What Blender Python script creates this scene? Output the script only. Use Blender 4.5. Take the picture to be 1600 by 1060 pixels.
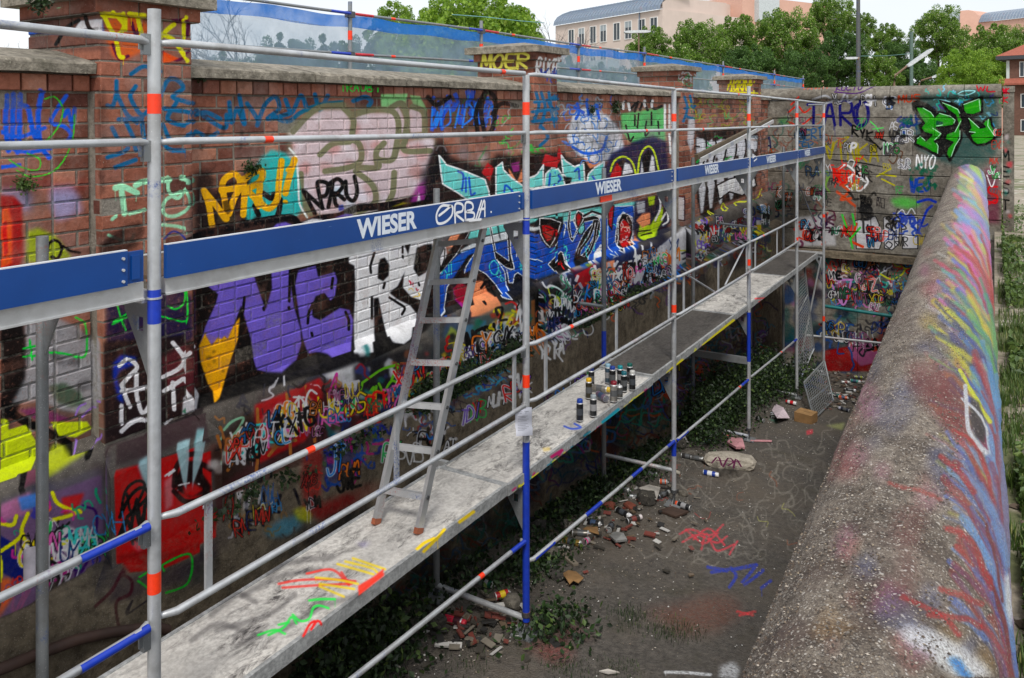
import bpy, bmesh, math, random
import numpy as np
from mathutils import Vector, Matrix, Euler
R = random.Random(7)
NR = np.random.RandomState(5)
sc = bpy.context.scene
for o in list(bpy.data.objects):
    bpy.data.objects.remove(o)

# ------------------------------------------------------------------ camera, world, sun, exposure
PSI = 0.5427; F = 1250.0; CX = 800.0; CY = 189.4
SN, CS = math.sin(PSI), math.cos(PSI)
cam_d = bpy.data.cameras.new('camera')
cam = bpy.data.objects.new('camera', cam_d); sc.collection.objects.link(cam)
cam.location = (0, 0, 0); cam.rotation_euler = (math.pi/2, 0, PSI)
cam_d.sensor_width = 36; cam_d.lens = F/1600*36; cam_d.shift_y = -(530-CY)/1600
cam_d.clip_start = .05; cam_d.clip_end = 2000
sc.camera = cam

world = bpy.data.worlds.new('World'); sc.world = world; world.use_nodes = True
wn = world.node_tree; wn.nodes.clear()
SUN_EL, SUN_AZ = math.radians(52), math.radians(150)
sky = wn.nodes.new('ShaderNodeTexSky'); sky.sky_type = 'NISHITA'; sky.sun_disc = False
sky.sun_elevation = SUN_EL; sky.sun_rotation = SUN_AZ; sky.air_density = 1.2; sky.dust_density = 3
bgn = wn.nodes.new('ShaderNodeBackground'); bgn.inputs['Strength'].default_value = .135
wo = wn.nodes.new('ShaderNodeOutputWorld')
wtc = wn.nodes.new('ShaderNodeTexCoord'); wns = wn.nodes.new('ShaderNodeTexNoise')
wns.inputs['Scale'].default_value = 2.2; wns.inputs['Detail'].default_value = 5
wrmp = wn.nodes.new('ShaderNodeValToRGB')
wrmp.color_ramp.elements[0].position = .3; wrmp.color_ramp.elements[0].color = (5.2, 5.5, 5.9, 1)
wrmp.color_ramp.elements[1].position = .75; wrmp.color_ramp.elements[1].color = (6.8, 6.9, 7.0, 1)
wmx = wn.nodes.new('ShaderNodeMix'); wmx.data_type = 'RGBA'; wmx.inputs[0].default_value = .88
wn.links.new(wtc.outputs['Generated'], wns.inputs['Vector'])
wn.links.new(wns.outputs['Fac'], wrmp.inputs[0])
wn.links.new(sky.outputs[0], wmx.inputs[6]); wn.links.new(wrmp.outputs[0], wmx.inputs[7])
wn.links.new(wmx.outputs[2], bgn.inputs[0]); wn.links.new(bgn.outputs[0], wo.inputs[0])

sun_d = bpy.data.lights.new('sun', 'SUN'); sun_d.energy = 2.0; sun_d.angle = math.radians(14)
sun_d.color = (1, .96, .9)
sun = bpy.data.objects.new('sun', sun_d); sc.collection.objects.link(sun)
_sd = Vector((math.sin(SUN_AZ)*math.cos(SUN_EL), math.cos(SUN_AZ)*math.cos(SUN_EL), math.sin(SUN_EL)))
sun.rotation_euler = _sd.to_track_quat('Z', 'Y').to_euler()
sc.view_settings.view_transform = 'Standard'; sc.view_settings.look = 'None'
sc.view_settings.exposure = 0.38; sc.view_settings.gamma = 1; sc.view_settings.use_curve_mapping = False
sc.cycles.max_bounces = 6; sc.cycles.transparent_max_bounces = 12

# ------------------------------------------------------------------ pixel of the photograph <-> point of the place
def ray(px, py):
    xc, zc = (px-CX)/F, -(py-CY)/F
    return Vector((xc*CS-SN, xc*SN+CS, zc))
def onX(px, py, X): d = ray(px, py); return d*(X/d.x)
def onY(px, py, Y): d = ray(px, py); return d*(Y/d.y)
def onZ(px, py, Z): d = ray(px, py); return d*(Z/d.z)
def onD(px, py, D): return ray(px, py)*D
def onG(px, py, dz=0):      # on the sloping floor of the yard
    d = ray(px, py); # z = G0 - GS*(y-5.1)
    t = (-3.8+GS*5.1+dz)/(d.z+GS*d.y); return d*t
def proj(X, Y, Z):
    xc = X*CS+Y*SN; d = -X*SN+Y*CS
    d = np.maximum(d, .05) if isinstance(d, np.ndarray) else max(d, .05)
    return CX+F*xc/d, CY-F*Z/d
GS = .112
def gz(y): return -3.8-GS*(y-5.1)

# ------------------------------------------------------------------ objects
COL = sc.collection
def tag(o, label=None, cat=None, group=None, kind=None):
    if label: o['label'] = label
    if cat: o['category'] = cat
    if group: o['group'] = group
    if kind: o['kind'] = kind
    return o
def empty(name, loc=(0, 0, 0), rot=(0, 0, 0)):
    o = bpy.data.objects.new(name, None); COL.objects.link(o); o.location = loc; o.rotation_euler = rot
    o.empty_display_size = .1
    return o
def wmat(o):
    if o.parent is None: return o.matrix_basis.copy()
    return wmat(o.parent) @ o.matrix_parent_inverse @ o.matrix_basis
def setpar(o, p):
    o.parent = p
    if p is not None: o.matrix_parent_inverse = wmat(p).inverted()
class MB:
    def __init__(s): s.v = []; s.f = []; s.sm = []; s.mi = []
    def add(s, vs, fs, smooth=False, mi=0):
        b = len(s.v); s.v.extend([tuple(v) for v in vs])
        for f in fs: s.f.append(tuple(i+b for i in f)); s.sm.append(smooth); s.mi.append(mi)
        return s
    def box(s, a, b, mi=0, M=None):
        x0, y0, z0 = a; x1, y1, z1 = b
        vs = [Vector(p) for p in ((x0,y0,z0),(x1,y0,z0),(x1,y1,z0),(x0,y1,z0),(x0,y0,z1),(x1,y0,z1),(x1,y1,z1),(x0,y1,z1))]
        if M is not None: vs = [M @ v for v in vs]
        return s.add(vs, [(0,3,2,1),(4,5,6,7),(0,1,5,4),(1,2,6,5),(2,3,7,6),(3,0,4,7)], mi=mi)
    def tube(s, pts, r, n=12, cap=True, mi=0):
        pts = [Vector(p) for p in pts]; rings = []
        rr = r if isinstance(r, (list, tuple)) else [r]*len(pts)
        up = Vector((0, 0, 1))
        for i, p in enumerate(pts):
            t = (pts[min(i+1, len(pts)-1)]-pts[max(i-1, 0)]).normalized()
            a = t.cross(up)
            if a.length < .05: a = t.cross(Vector((1, 0, 0)))
            a.normalize(); b = t.cross(a).normalized()
            rings.append([p+(a*math.cos(2*math.pi*k/n)+b*math.sin(2*math.pi*k/n))*rr[i] for k in range(n)])
        vs = [v for g in rings for v in g]; fs = []
        for i in range(len(pts)-1):
            for k in range(n):
                fs.append((i*n+k, (i)*n+(k+1) % n, (i+1)*n+(k+1) % n, (i+1)*n+k))
        s.add(vs, fs, True, mi)
        if cap:
            s.add(rings[0], [tuple(range(n))], mi=mi); s.add(rings[-1], [tuple(reversed(range(n)))], mi=mi)
        return s
    def mesh(s, name, mats):
        me = bpy.data.meshes.new(name); me.from_pydata(s.v, [], s.f)
        for m in (mats if isinstance(mats, (list, tuple)) else [mats]): me.materials.append(m)
        me.polygons.foreach_set('use_smooth', s.sm); me.polygons.foreach_set('material_index', s.mi)
        me.update(); return me
    def obj(s, name, mats, parent=None, loc=None):
        o = bpy.data.objects.new(name, s.mesh(name, mats)); COL.objects.link(o)
        if loc is not None: o.location = loc
        if parent is not None: setpar(o, parent)
        return o
def fast_mesh(name, V, Fq, mats, mi=None, smooth=False):
    """V (n,3), Fq (m,k) numpy"""
    me = bpy.data.meshes.new(name); m, k = Fq.shape
    me.vertices.add(len(V)); me.vertices.foreach_set('co', np.asarray(V, np.float32).ravel())
    me.loops.add(m*k); me.loops.foreach_set('vertex_index', Fq.astype(np.int32).ravel())
    me.polygons.add(m); me.polygons.foreach_set('loop_start', np.arange(m, dtype=np.int32)*k)
    for x in (mats if isinstance(mats, (list, tuple)) else [mats]): me.materials.append(x)
    if mi is not None: me.polygons.foreach_set('material_index', mi.astype(np.int32))
    me.polygons.foreach_set('use_smooth', np.full(m, smooth))
    me.update(calc_edges=True); return me
def link(name, me, parent=None):
    o = bpy.data.objects.new(name, me); COL.objects.link(o)
    if parent is not None: setpar(o, parent)
    return o

# ------------------------------------------------------------------ materials
def sl(c):
    return tuple((x/12.92 if x <= .04045 else ((x+.055)/1.055)**2.4) for x in [v/255 for v in c])
class NT:
    def __init__(s, name):
        s.m = bpy.data.materials.new(name); s.m.use_nodes = True; s.t = s.m.node_tree; s.t.nodes.clear()
        s.out = s.t.nodes.new('ShaderNodeOutputMaterial'); s.b = s.t.nodes.new('ShaderNodeBsdfPrincipled')
        s.t.links.new(s.b.outputs[0], s.out.inputs[0])
    def n(s, ty, **kw):
        nd = s.t.nodes.new(ty)
        for k, v in kw.items():
            if k.startswith('_'): setattr(nd, k[1:], v)
            else: nd.inputs[k.replace('__', ' ')].default_value = v
        return nd
    def L(s, a, b): s.t.links.new(a, b)
    def pos(s): return s.n('ShaderNodeNewGeometry').outputs['Position']
    def obj(s): return s.n('ShaderNodeTexCoord').outputs['Object']
    def noise(s, scale, detail=4, rough=.6, vec=None, out='Fac', dist=0):
        nd = s.n('ShaderNodeTexNoise', Scale=scale, Detail=detail, Roughness=rough, Distortion=dist)
        s.L(vec if vec is not None else s.pos(), nd.inputs['Vector']); return nd.outputs[out]
    def vor(s, scale, vec=None, out='Distance', feature='F1', rnd=1):
        nd = s.n('ShaderNodeTexVoronoi', Scale=scale, Randomness=rnd, _feature=feature)
        s.L(vec if vec is not None else s.pos(), nd.inputs['Vector']); return nd.outputs[out]
    def ramp(s, fac, stops, interp='LINEAR'):
        nd = s.n('ShaderNodeValToRGB'); cr = nd.color_ramp; cr.interpolation = interp
        while len(cr.elements) < len(stops): cr.elements.new(.5)
        for e, (p, c) in zip(cr.elements, stops):
            e.position = p; e.color = (*c, 1) if isinstance(c, (tuple, list)) else (c, c, c, 1)
        s.L(fac, nd.inputs[0]); return nd.outputs[0]
    def mix(s, fac, a, b, mode='MIX'):
        nd = s.n('ShaderNodeMix', _data_type='RGBA', _blend_type=mode)
        for x, i in ((fac, 0), (a, 6), (b, 7)):
            if isinstance(x, bpy.types.NodeSocket): s.L(x, nd.inputs[i])
            elif i == 0: nd.inputs[0].default_value = x
            else: nd.inputs[i].default_value = (*x, 1)
        return nd.outputs[2]
    def math(s, op, a, b=None, clamp=False):
        nd = s.n('ShaderNodeMath', _operation=op, _use_clamp=clamp)
        for x, i in ((a, 0), (b, 1)):
            if x is None: continue
            if isinstance(x, bpy.types.NodeSocket): s.L(x, nd.inputs[i])
            else: nd.inputs[i].default_value = x
        return nd.outputs[0]
    def bump(s, h, strength=.4, dist=.01):
        nd = s.n('ShaderNodeBump', Strength=strength, Distance=dist); s.L(h, nd.inputs['Height'])
        s.L(nd.outputs[0], s.b.inputs['Normal'])
    def col(s, c): 
        if isinstance(c, bpy.types.NodeSocket): s.L(c, s.b.inputs['Base Color'])
        else: s.b.inputs['Base Color'].default_value = (*c, 1)
    def rough(s, r):
        if isinstance(r, bpy.types.NodeSocket): s.L(r, s.b.inputs['Roughness'])
        else: s.b.inputs['Roughness'].default_value = r
    def metal(s, v): s.b.inputs['Metallic'].default_value = v
def simple(name, c, rough=.6, metal=0, var=.25, scale=12, bump=0, lin=False):
    m = NT(name); c = c if lin else sl(c)
    k = m.noise(scale, 4, vec=m.obj())
    m.col(m.mix(m.ramp(k, [(.35, 0), (.7, 1)]), tuple(x*(1-var) for x in c), tuple(min(1, x*(1+var*.6)) for x in c)))
    m.rough(rough); m.metal(metal)
    if bump: m.bump(k, bump, .01)
    return m.m

# ------------------------------------------------------------------ paint: strokes on a sheet the size of the photograph, then laid
# onto the real surfaces (each texel is a point of the place; the sheet is read where that point is seen)
CSCL = 1.5
FONT = {  # strokes in a 0..1 x 0..1 cell (y down)
'A':[[(0,1),(.5,0),(1,1)],[(.2,.6),(.8,.6)]],'B':[[(0,1),(0,0),(.8,.1),(.8,.4),(0,.5)],[(0,.5),(1,.6),(.9,1),(0,1)]],
'C':[[(1,.15),(.5,0),(0,.4),(.2,.9),(1,.9)]],'D':[[(0,1),(0,0),(.8,.2),(.9,.7),(0,1)]],'E':[[(1,0),(0,.05),(0,.95),(1,1)],[(0,.5),(.8,.5)]],
'F':[[(1,0),(0,.05),(0,1)],[(0,.5),(.8,.45)]],'G':[[(1,.1),(.3,0),(0,.6),(.4,1),(1,.8),(1,.5),(.5,.5)]],'H':[[(0,0),(0,1)],[(1,0),(1,1)],[(0,.5),(1,.5)]],
'I':[[(.5,0),(.5,1)]],'J':[[(.8,0),(.8,.8),(.3,1),(0,.7)]],'K':[[(0,0),(0,1)],[(1,0),(0,.5),(1,1)]],'L':[[(0,0),(0,1),(.9,.95)]],
'M':[[(0,1),(.1,0),(.5,.7),(.9,0),(1,1)]],'N':[[(0,1),(.05,0),(.95,1),(1,0)]],'O':[[(.5,0),(0,.4),(.3,1),(.9,.8),(.9,.2),(.5,0)]],
'P':[[(0,1),(0,0),(.9,.15),(.8,.5),(0,.55)]],'R':[[(0,1),(0,0),(.9,.1),(.8,.45),(0,.5),(1,1)]],'S':[[(1,.05),(.2,0),(.1,.4),(.9,.6),(.8,1),(0,.95)]],
'T':[[(0,0),(1,0)],[(.5,0),(.5,1)]],'U':[[(0,0),(.05,.8),(.5,1),(.9,.8),(1,0)]],'V':[[(0,0),(.5,1),(1,0)]],'W':[[(0,0),(.25,1),(.5,.3),(.75,1),(1,0)]],
'X':[[(0,0),(1,1)],[(1,0),(0,1)]],'Y':[[(0,0),(.5,.5),(1,0)],[(.5,.5),(.4,1)]],'Z':[[(0,0),(1,0),(0,1),(1,1)]],'!':[[(.5,0),(.4,.7)],[(.4,.95),(.42,1)]],
'.':[[(.4,.95),(.45,1)]],' ':[], '2':[[(0,.2),(.5,0),(1,.3),(0,1),(1,1)]],'3':[[(0,0),(1,.1),(.4,.45),(1,.7),(0,1)]],'Q':[[(.5,0),(0,.4),(.3,1),(.9,.8),(.9,.2),(.5,0)],[(.6,.7),(1,1)]]}
def cat(pts, k=7):
    P = np.array(pts, float)
    if len(P) < 3: return P
    Q = np.vstack([2*P[0]-P[1], P, 2*P[-1]-P[-2]]); out = []
    for i in range(1, len(Q)-2):
        p0, p1, p2, p3 = Q[i-1:i+3]
        for t in np.linspace(0, 1, k, endpoint=False):
            out.append(.5*((2*p1)+(-p0+p2)*t+(2*p0-5*p1+4*p2-p3)*t*t+(-p0+3*p1-3*p2+p3)*t**3))
    out.append(Q[-2]); return np.array(out)
class Canvas:
    def __init__(s, x0=0, y0=0, x1=1600, y1=1060, scl=CSCL):
        s.x0, s.y0, s.k = x0, y0, scl
        s.w, s.h = int((x1-x0)*scl), int((y1-y0)*scl)
        s.a = np.zeros((s.h, s.w, 4), np.float32)
        s.rg = np.random.RandomState(3)
    def _put(s, bx, m, c, al):
        x0, y0, x1, y1 = bx; m = np.clip(m, 0, 1)*al
        A = s.a[y0:y1, x0:x1]; cc = np.array(c, np.float32)/255
        m = m[..., None].astype(np.float32); oa = A[..., 3:4]
        na = m+oa*(1-m); A[..., :3] = np.where(na > 1e-4, (cc*m+A[..., :3]*oa*(1-m))/np.maximum(na, 1e-4), cc)
        A[..., 3:4] = na
    def _bb(s, P, pad):
        x0 = int(max(0, P[:, 0].min()-pad)); x1 = int(min(s.w, P[:, 0].max()+pad+1))
        y0 = int(max(0, P[:, 1].min()-pad)); y1 = int(min(s.h, P[:, 1].max()+pad+1))
        return (x0, y0, x1, y1) if x1 > x0 and y1 > y0 else None
    def _t(s, pts): return (np.array(pts, float)-[s.x0, s.y0])*s.k
    def line(s, c, w, pts, al=1, soft=.5, curve=True, halo=True):
        if halo and w >= 2.6 and soft < 2:
            s.line(c, w+1, pts, al*.16, 2.6, curve, False)
            if w >= 4 and s.rg.rand() < .16:
                i = s.rg.randint(len(pts)); x, y = pts[i]; s.line(c, 1.3, [(x, y), (x+.3, y+s.rg.uniform(8, 26))], al*.8, .5, False, False)
        P = s._t(cat(pts) if curve else pts); w = w*s.k/2; sf = max(.6, soft*s.k)
        bb = s._bb(P, w+sf+1)
        if bb is None: return s
        X, Y = np.meshgrid(np.arange(bb[0], bb[2])+.5, np.arange(bb[1], bb[3])+.5)
        D = np.full(X.shape, 1e9)
        for a, b in zip(P[:-1], P[1:]):
            d = b-a; q = d @ d+1e-9; lo = np.minimum(a, b)-w-sf-1; hi = np.maximum(a, b)+w+sf+1
            i0 = max(0, int(lo[0]-bb[0])); i1 = max(0, int(hi[0]-bb[0])+1); j0 = max(0, int(lo[1]-bb[1])); j1 = max(0, int(hi[1]-bb[1])+1)
            x, y = X[j0:j1, i0:i1], Y[j0:j1, i0:i1]
            if x.size == 0: continue
            t = np.clip(((x-a[0])*d[0]+(y-a[1])*d[1])/q, 0, 1)
            D[j0:j1, i0:i1] = np.minimum(D[j0:j1, i0:i1], np.hypot(x-a[0]-t*d[0], y-a[1]-t*d[1]))
        s._put(bb, (w-D)/sf+.5, c, al); return s
    def lines(s, c, w, *ps, al=1, soft=.5, curve=True):
        for p in ps: s.line(c, w, p, al, soft, curve)
        return s
    def poly(s, c, pts, al=1, soft=0, curve=False, out=None, ow=2):
        P0 = cat(list(pts)+[pts[0]], 5)[:-1] if curve else pts
        P = s._t(P0); pad = soft*s.k*2+1; bb = s._bb(P, pad)
        if bb is None: return s
        n = bb[2]-bb[0]; m = np.zeros((bb[3]-bb[1], n), np.float32)
        xs = np.arange(bb[0], bb[2])+.5
        for sub in (.25, .75):
            for j in range(m.shape[0]):
                y = bb[1]+j+sub; cr = []
                for a, b in zip(P, np.roll(P, -1, 0)):
                    if (a[1] <= y) != (b[1] <= y): cr.append(a[0]+(y-a[1])/(b[1]-a[1])*(b[0]-a[0]))
                cr.sort()
                for q in range(0, len(cr)-1, 2):
                    m[j] += .5*np.clip(np.minimum(xs+.5-cr[q], cr[q+1]-xs+.5), 0, 1)
        if soft:
            k = max(1, int(soft*s.k)); ker = np.ones(2*k+1)/(2*k+1)
            for _ in range(2):
                m = np.apply_along_axis(lambda v: np.convolve(v, ker, 'same'), 0, m)
                m = np.apply_along_axis(lambda v: np.convolve(v, ker, 'same'), 1, m)
        s._put(bb, m, c, al)
        if out: s.line(out, ow, list(P0)+[P0[0]], curve=False)
        return s
    def text(s, c, w, t, p0, p1, h0, h1=None, slant=0, gap=.25, jit=.06, al=1):
        h1 = h1 or h0; n = len(t); p0 = np.array(p0, float); p1 = np.array(p1, float)
        for i, ch in enumerate(t):
            for st in FONT.get(ch, []):
                q = []
                for (x, y) in st:
                    f = (i+x*(1-gap))/n; b = p0+(p1-p0)*f; h = h0+(h1-h0)*f
                    j = s.rg.uniform(-jit, jit, 2)*h
                    q.append((b[0]+slant*(1-y)*h+j[0], b[1]-(1-y)*h+j[1]))
                s.line(c, w, q, al, curve=len(q) > 2)
        return s
    def scrib(s, box, n, pal, w=(1.5, 5), size=(8, 30), seed=0, sh=0, al=.95, vert=False):
        r = np.random.RandomState(seed); x0, y0, x1, y1 = box
        for _ in range(n):
            u = r.rand(); x = x0+(x1-x0)*u; y = y0+(y1-y0)*r.rand()+sh*u; c = pal[r.randint(len(pal))]; L = r.uniform(*size)
            k = r.randint(3, 6); a = r.rand()*6.28 if not vert else 1.57+r.uniform(-.4, .4); pts = [(x, y)]
            for i in range(k):
                a += r.uniform(-1.9, 1.9) if not vert else (3.14+r.uniform(-.3, .3))
                pts.append((pts[-1][0]+math.cos(a)*L*.5, pts[-1][1]+math.sin(a)*L*.5))
            s.line(c, r.uniform(*w), pts, al*r.uniform(.75, 1))
        return s
    def blobs(s, box, n, pal, size=(8, 25), seed=0, sh=0, al=.8, soft=3):
        r = np.random.RandomState(seed); x0, y0, x1, y1 = box
        for _ in range(n):
            u = r.rand(); x = x0+(x1-x0)*u; y = y0+(y1-y0)*r.rand()+sh*u; L = r.uniform(*size)
            k = r.randint(5, 8); pts = [(x+math.cos(6.28*i/k)*L*r.uniform(.4, 1), y+math.sin(6.28*i/k)*L*r.uniform(.4, 1)) for i in range(k)]
            s.poly(pal[r.randint(len(pal))], pts, al*r.uniform(.6, 1), soft)
        return s
    def sample(s, px, py):
        x = (px-s.x0)*s.k-.5; y = (py-s.y0)*s.k-.5
        ok = (x > 0) & (y > 0) & (x < s.w-2) & (y < s.h-2)
        x = np.clip(x, 0, s.w-2); y = np.clip(y, 0, s.h-2); i = x.astype(int); j = y.astype(int)
        fx = (x-i)[..., None]; fy = (y-j)[..., None]; A = s.a
        P = A.copy() if False else A
        def g(jj, ii):
            q = P[jj, ii].copy(); q[..., :3] *= q[..., 3:4]; return q
        v = (g(j, i)*(1-fx)+g(j, i+1)*fx)*(1-fy)+(g(j+1, i)*(1-fx)+g(j+1, i+1)*fx)*fy
        v[..., :3] /= np.maximum(v[..., 3:4], 1e-4); v[~ok] = 0
        g_ = v[..., :3].mean(-1, keepdims=True); v[..., :3] = np.clip((g_+(v[..., :3]-g_)*1.16-.5)*1.12+.51, .03, .95)
        return v.astype(np.float32)
def to_image(name, arr):
    h, w, _ = arr.shape
    im = bpy.data.images.new(name, w, h, alpha=True); im.alpha_mode = 'CHANNEL_PACKED'
    im.pixels.foreach_set(np.ascontiguousarray(arr, np.float32).ravel()); im.update(); im.pack()
    return im
def img_uv(m, im, au, av, u0, u1, v0, v1):
    """au, av: axis vectors dotted with world position"""
    p = m.pos(); cs = []
    for ax, a, b in ((au, u0, u1), (av, v0, v1)):
        d = m.n('ShaderNodeVectorMath', _operation='DOT_PRODUCT'); m.L(p, d.inputs[0]); d.inputs[1].default_value = ax[:3]
        off = ax[3] if len(ax) > 3 else 0
        cs.append(m.math('MULTIPLY', m.math('SUBTRACT', d.outputs['Value'], a-off), 1/(b-a)))
    cb = m.n('ShaderNodeCombineXYZ'); m.L(cs[0], cb.inputs[0]); m.L(cs[1], cb.inputs[1])
    t = m.n('ShaderNodeTexImage', _image=im, _extension='CLIP'); m.L(cb.outputs[0], t.inputs[0])
    return t.outputs['Color'], t.outputs['Alpha']

# ---- the long wall
K = (18, 18, 20); W = (222, 222, 226); TEAL = (12, 98, 135); BLU = (38, 98, 200); OLV = (122, 122, 98); VIO = (118, 102, 190)
CY2 = (122, 205, 200); DB = (18, 84, 172); RED = (178, 22, 30); PCH = (228, 150, 112); YG = (190, 205, 40); GLD = (226, 166, 14)
MINT = (160, 216, 182); GRN = (30, 190, 70); NAVY = (22, 28, 66); MAG = (160, 50, 130); ORG = (225, 95, 35)
cw = Canvas(0, -20, 1240, 1060)
# general grime and old paint, lower zones
DARK = [(40, 42, 50), (55, 50, 62), (35, 55, 60), (70, 55, 60), (30, 34, 60), (60, 58, 55)]
cw.blobs((0, 640, 360, 900), 40, DARK, (20, 50), 1, al=.6, soft=6)
cw.blobs((340, 660, 700, 760), 60, DARK+[(110, 60, 50), (90, 80, 75)], (14, 34), 2, sh=-170, al=.7, soft=4)
cw.blobs((690, 500, 1200, 560), 90, DARK+[(120, 90, 80), (60, 90, 120)], (8, 26), 3, sh=-150, al=.7, soft=3)
cw.blobs((420, 850, 1230, 900), 70, [(40, 38, 44), (50, 46, 44), (30, 40, 46)], (16, 40), 4, sh=-330, al=.55, soft=6)
# left panel, upper
cw.poly((150, 155, 190), [(0, 296), (40, 290), (50, 305), (46, 330), (20, 335), (0, 325)], .6, 6)
cw.poly((160, 162, 200), [(78, 292), (112, 289), (122, 305), (128, 330), (110, 338), (88, 345), (80, 320)], .7, 5)
cw.poly((165, 60, 60), [(0, 265), (60, 268), (140, 280), (140, 300), (0, 300)], .2, 6)
cw.poly((150, 24, 30), [(0, 306), (22, 307), (34, 320), (37, 400), (30, 420), (0, 420)], .95, 2)
cw.poly((232, 100, 48), [(0, 330), (12, 322), (19, 345), (19, 412), (0, 420)], .95, 2)
cw.poly((190, 30, 34), [(3, 350), (10, 345), (12, 395), (6, 402)], .9, 1)
cw.poly((150, 165, 30), [(42, 362), (60, 357), (84, 368), (92, 376), (112, 402), (70, 412), (40, 410)], .9, 3)
cw.lines(K, 4, [(72, 398), (76, 382), (84, 376), (93, 380), (96, 392), (90, 404), (80, 402)], [(98, 385), (110, 392), (125, 395)])
cw.lines(BLU, 8, [(10, 150), (9, 200), (13, 236)], [(20, 147), (20, 195), (18, 232)], [(30, 148), (30, 205), (27, 238)], [(66, 143), (60, 178), (63, 226), (76, 246)], [(32, 165), (44, 170), (50, 200), (60, 228)])
cw.lines(BLU, 6, [(0, 206), (30, 214), (70, 200)], [(0, 226), (40, 238), (78, 232)], [(104, 150), (86, 176), (80, 192), (100, 198), (111, 212), (96, 228)], [(100, 182), (106, 172), (112, 196), (116, 170), (113, 200)], [(0, 262), (30, 258)])
cw.lines((70, 180, 60), 2.5, [(70, 155), (86, 152), (98, 170), (90, 200), (70, 222)], [(14, 250), (34, 262), (58, 266), (62, 250), (42, 240)], [(116, 180), (114, 215), (100, 250), (84, 268)], [(25, 266), (45, 276), (72, 273), (92, 262)])
# left panel, lower
cw.poly(K, [(0, 505), (36, 500), (42, 545), (42, 600), (26, 650), (0, 660)], .97, 2)
cw.poly((158, 158, 162), [(40, 508), (90, 498), (128, 515), (152, 540), (156, 630), (132, 646), (96, 640), (60, 625), (18, 632), (40, 590)], .93, 3)
cw.blobs((50, 520, 150, 620), 16, [(105, 105, 110), (190, 190, 195), (60, 60, 62)], (6, 20), 11, al=.6, soft=3)
cw.poly((60, 80, 62), [(75, 604), (100, 598), (126, 615), (134, 632), (112, 636), (90, 630)], .8, 3)
cw.poly((120, 50, 100), [(28, 640), (60, 636), (110, 654), (104, 668), (60, 660)], .85, 2)
cw.lines(GRN, 3, [(118, 496), (132, 505), (136, 522)], [(75, 551), (100, 553), (128, 559), (135, 548), (136, 528)], [(36, 545), (60, 540)], [(36, 558), (58, 556)], [(46, 532), (50, 562)])
cw.lines(K, 14, [(0, 632), (40, 660), (90, 684), (132, 716)], curve=True)
cw.poly(YG, [(0, 655), (13, 656), (13, 672), (40, 664), (56, 688), (60, 738), (24, 746), (0, 738)], .97, 1)
cw.poly(YG, [(78, 660), (136, 659), (143, 670), (118, 684), (92, 682)], .97, 1)
cw.poly((170, 180, 50), [(84, 694), (118, 700), (130, 716), (104, 730), (76, 746), (58, 742)], .95, 2)
cw.poly((120, 70, 90), [(22, 746), (60, 738), (62, 752), (30, 766)], .8, 2)
cw.lines((150, 120, 190), 3, [(118, 688), (130, 704), (150, 694), (156, 684)], [(118, 650), (124, 636), (134, 630)], [(128, 652), (140, 640), (152, 634)])
cw.lines(K, 10, [(0, 742), (30, 760), (40, 790)])
cw.poly((96, 92, 104), [(0, 782), (160, 730), (168, 770), (0, 830)], .7, 4)
cw.poly((120, 96, 130), [(0, 800), (158, 742), (166, 870), (110, 910), (0, 968)], .9, 2)
cw.poly((186, 120, 160), [(0, 790), (48, 768), (44, 802), (0, 815)], .9, 3)
cw.poly((70, 130, 205), [(28, 778), (60, 770), (64, 790), (34, 798)], .9, 2)
cw.poly((22, 36, 110), [(0, 836), (20, 848), (34, 880), (58, 898), (26, 908), (0, 892)], .95, 1)
cw.poly((170, 50, 130), [(58, 886), (88, 866), (112, 896), (92, 918), (68, 912)], .95, 2)
cw.poly((225, 225, 228), [(84, 830), (106, 822), (124, 830), (130, 850), (120, 872), (102, 864), (90, 850)], .9, 2)
cw.poly((190, 40, 40), [(96, 778), (132, 770), (124, 790), (100, 806)], .9, 2)
cw.poly((230, 110, 50), [(0, 905), (16, 902), (22, 930), (8, 950), (0, 948)], .8, 3)
cw.lines((66, 30, 100), 4, [(112, 830), (96, 850), (104, 880), (126, 892), (142, 860), (136, 830)], [(130, 790), (150, 800), (150, 840)])
cw.lines((224, 218, 30), 6, [(0, 818), (20, 820), (26, 806)], [(44, 802), (34, 830), (44, 848), (58, 842), (63, 812)], [(0, 862), (24, 846), (36, 834)], [(82, 770), (90, 786), (110, 796), (126, 800)], [(84, 812), (108, 806), (124, 798)], [(94, 850), (130, 840)], [(0, 870), (2, 890), (0, 908)])
cw.scrib((0, 780, 160, 900), 26, [(200, 60, 150), W, (40, 160, 120), (60, 60, 160), (230, 120, 60), K], (2, 5), (8, 22), 21)
# pillar above the coping (side and front)
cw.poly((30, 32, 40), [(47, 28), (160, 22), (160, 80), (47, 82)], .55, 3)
cw.poly(W, [(116, 48), (126, 33), (160, 30), (160, 54), (140, 54), (112, 54)], .95, .5)
cw.lines(K, 6, [(88, 70), (105, 44), (124, 32)], [(134, 26), (140, 44), (152, 54)])
cw.poly((52, 98, 180), [(47, 45), (115, 47), (150, 52), (150, 58), (47, 52)], .95, .5)
cw.poly((120, 130, 200), [(160, 30), (164, 55), (160, 56)], .8, 1)
cw.poly((225, 105, 35), [(170, 30), (210, 25), (232, 40), (226, 80), (190, 96), (176, 88), (164, 52)], .75, 3)
cw.lines((90, 26, 70), 5, [(176, 70), (186, 92), (200, 88)], [(206, 36), (212, 54), (220, 40)], [(254, 82), (276, 94), (300, 84)], [(272, 34), (298, 34), (298, 60)])
cw.poly((230, 95, 35), [(254, 80), (280, 92), (264, 98), (253, 98)], .9, 1)
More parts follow.
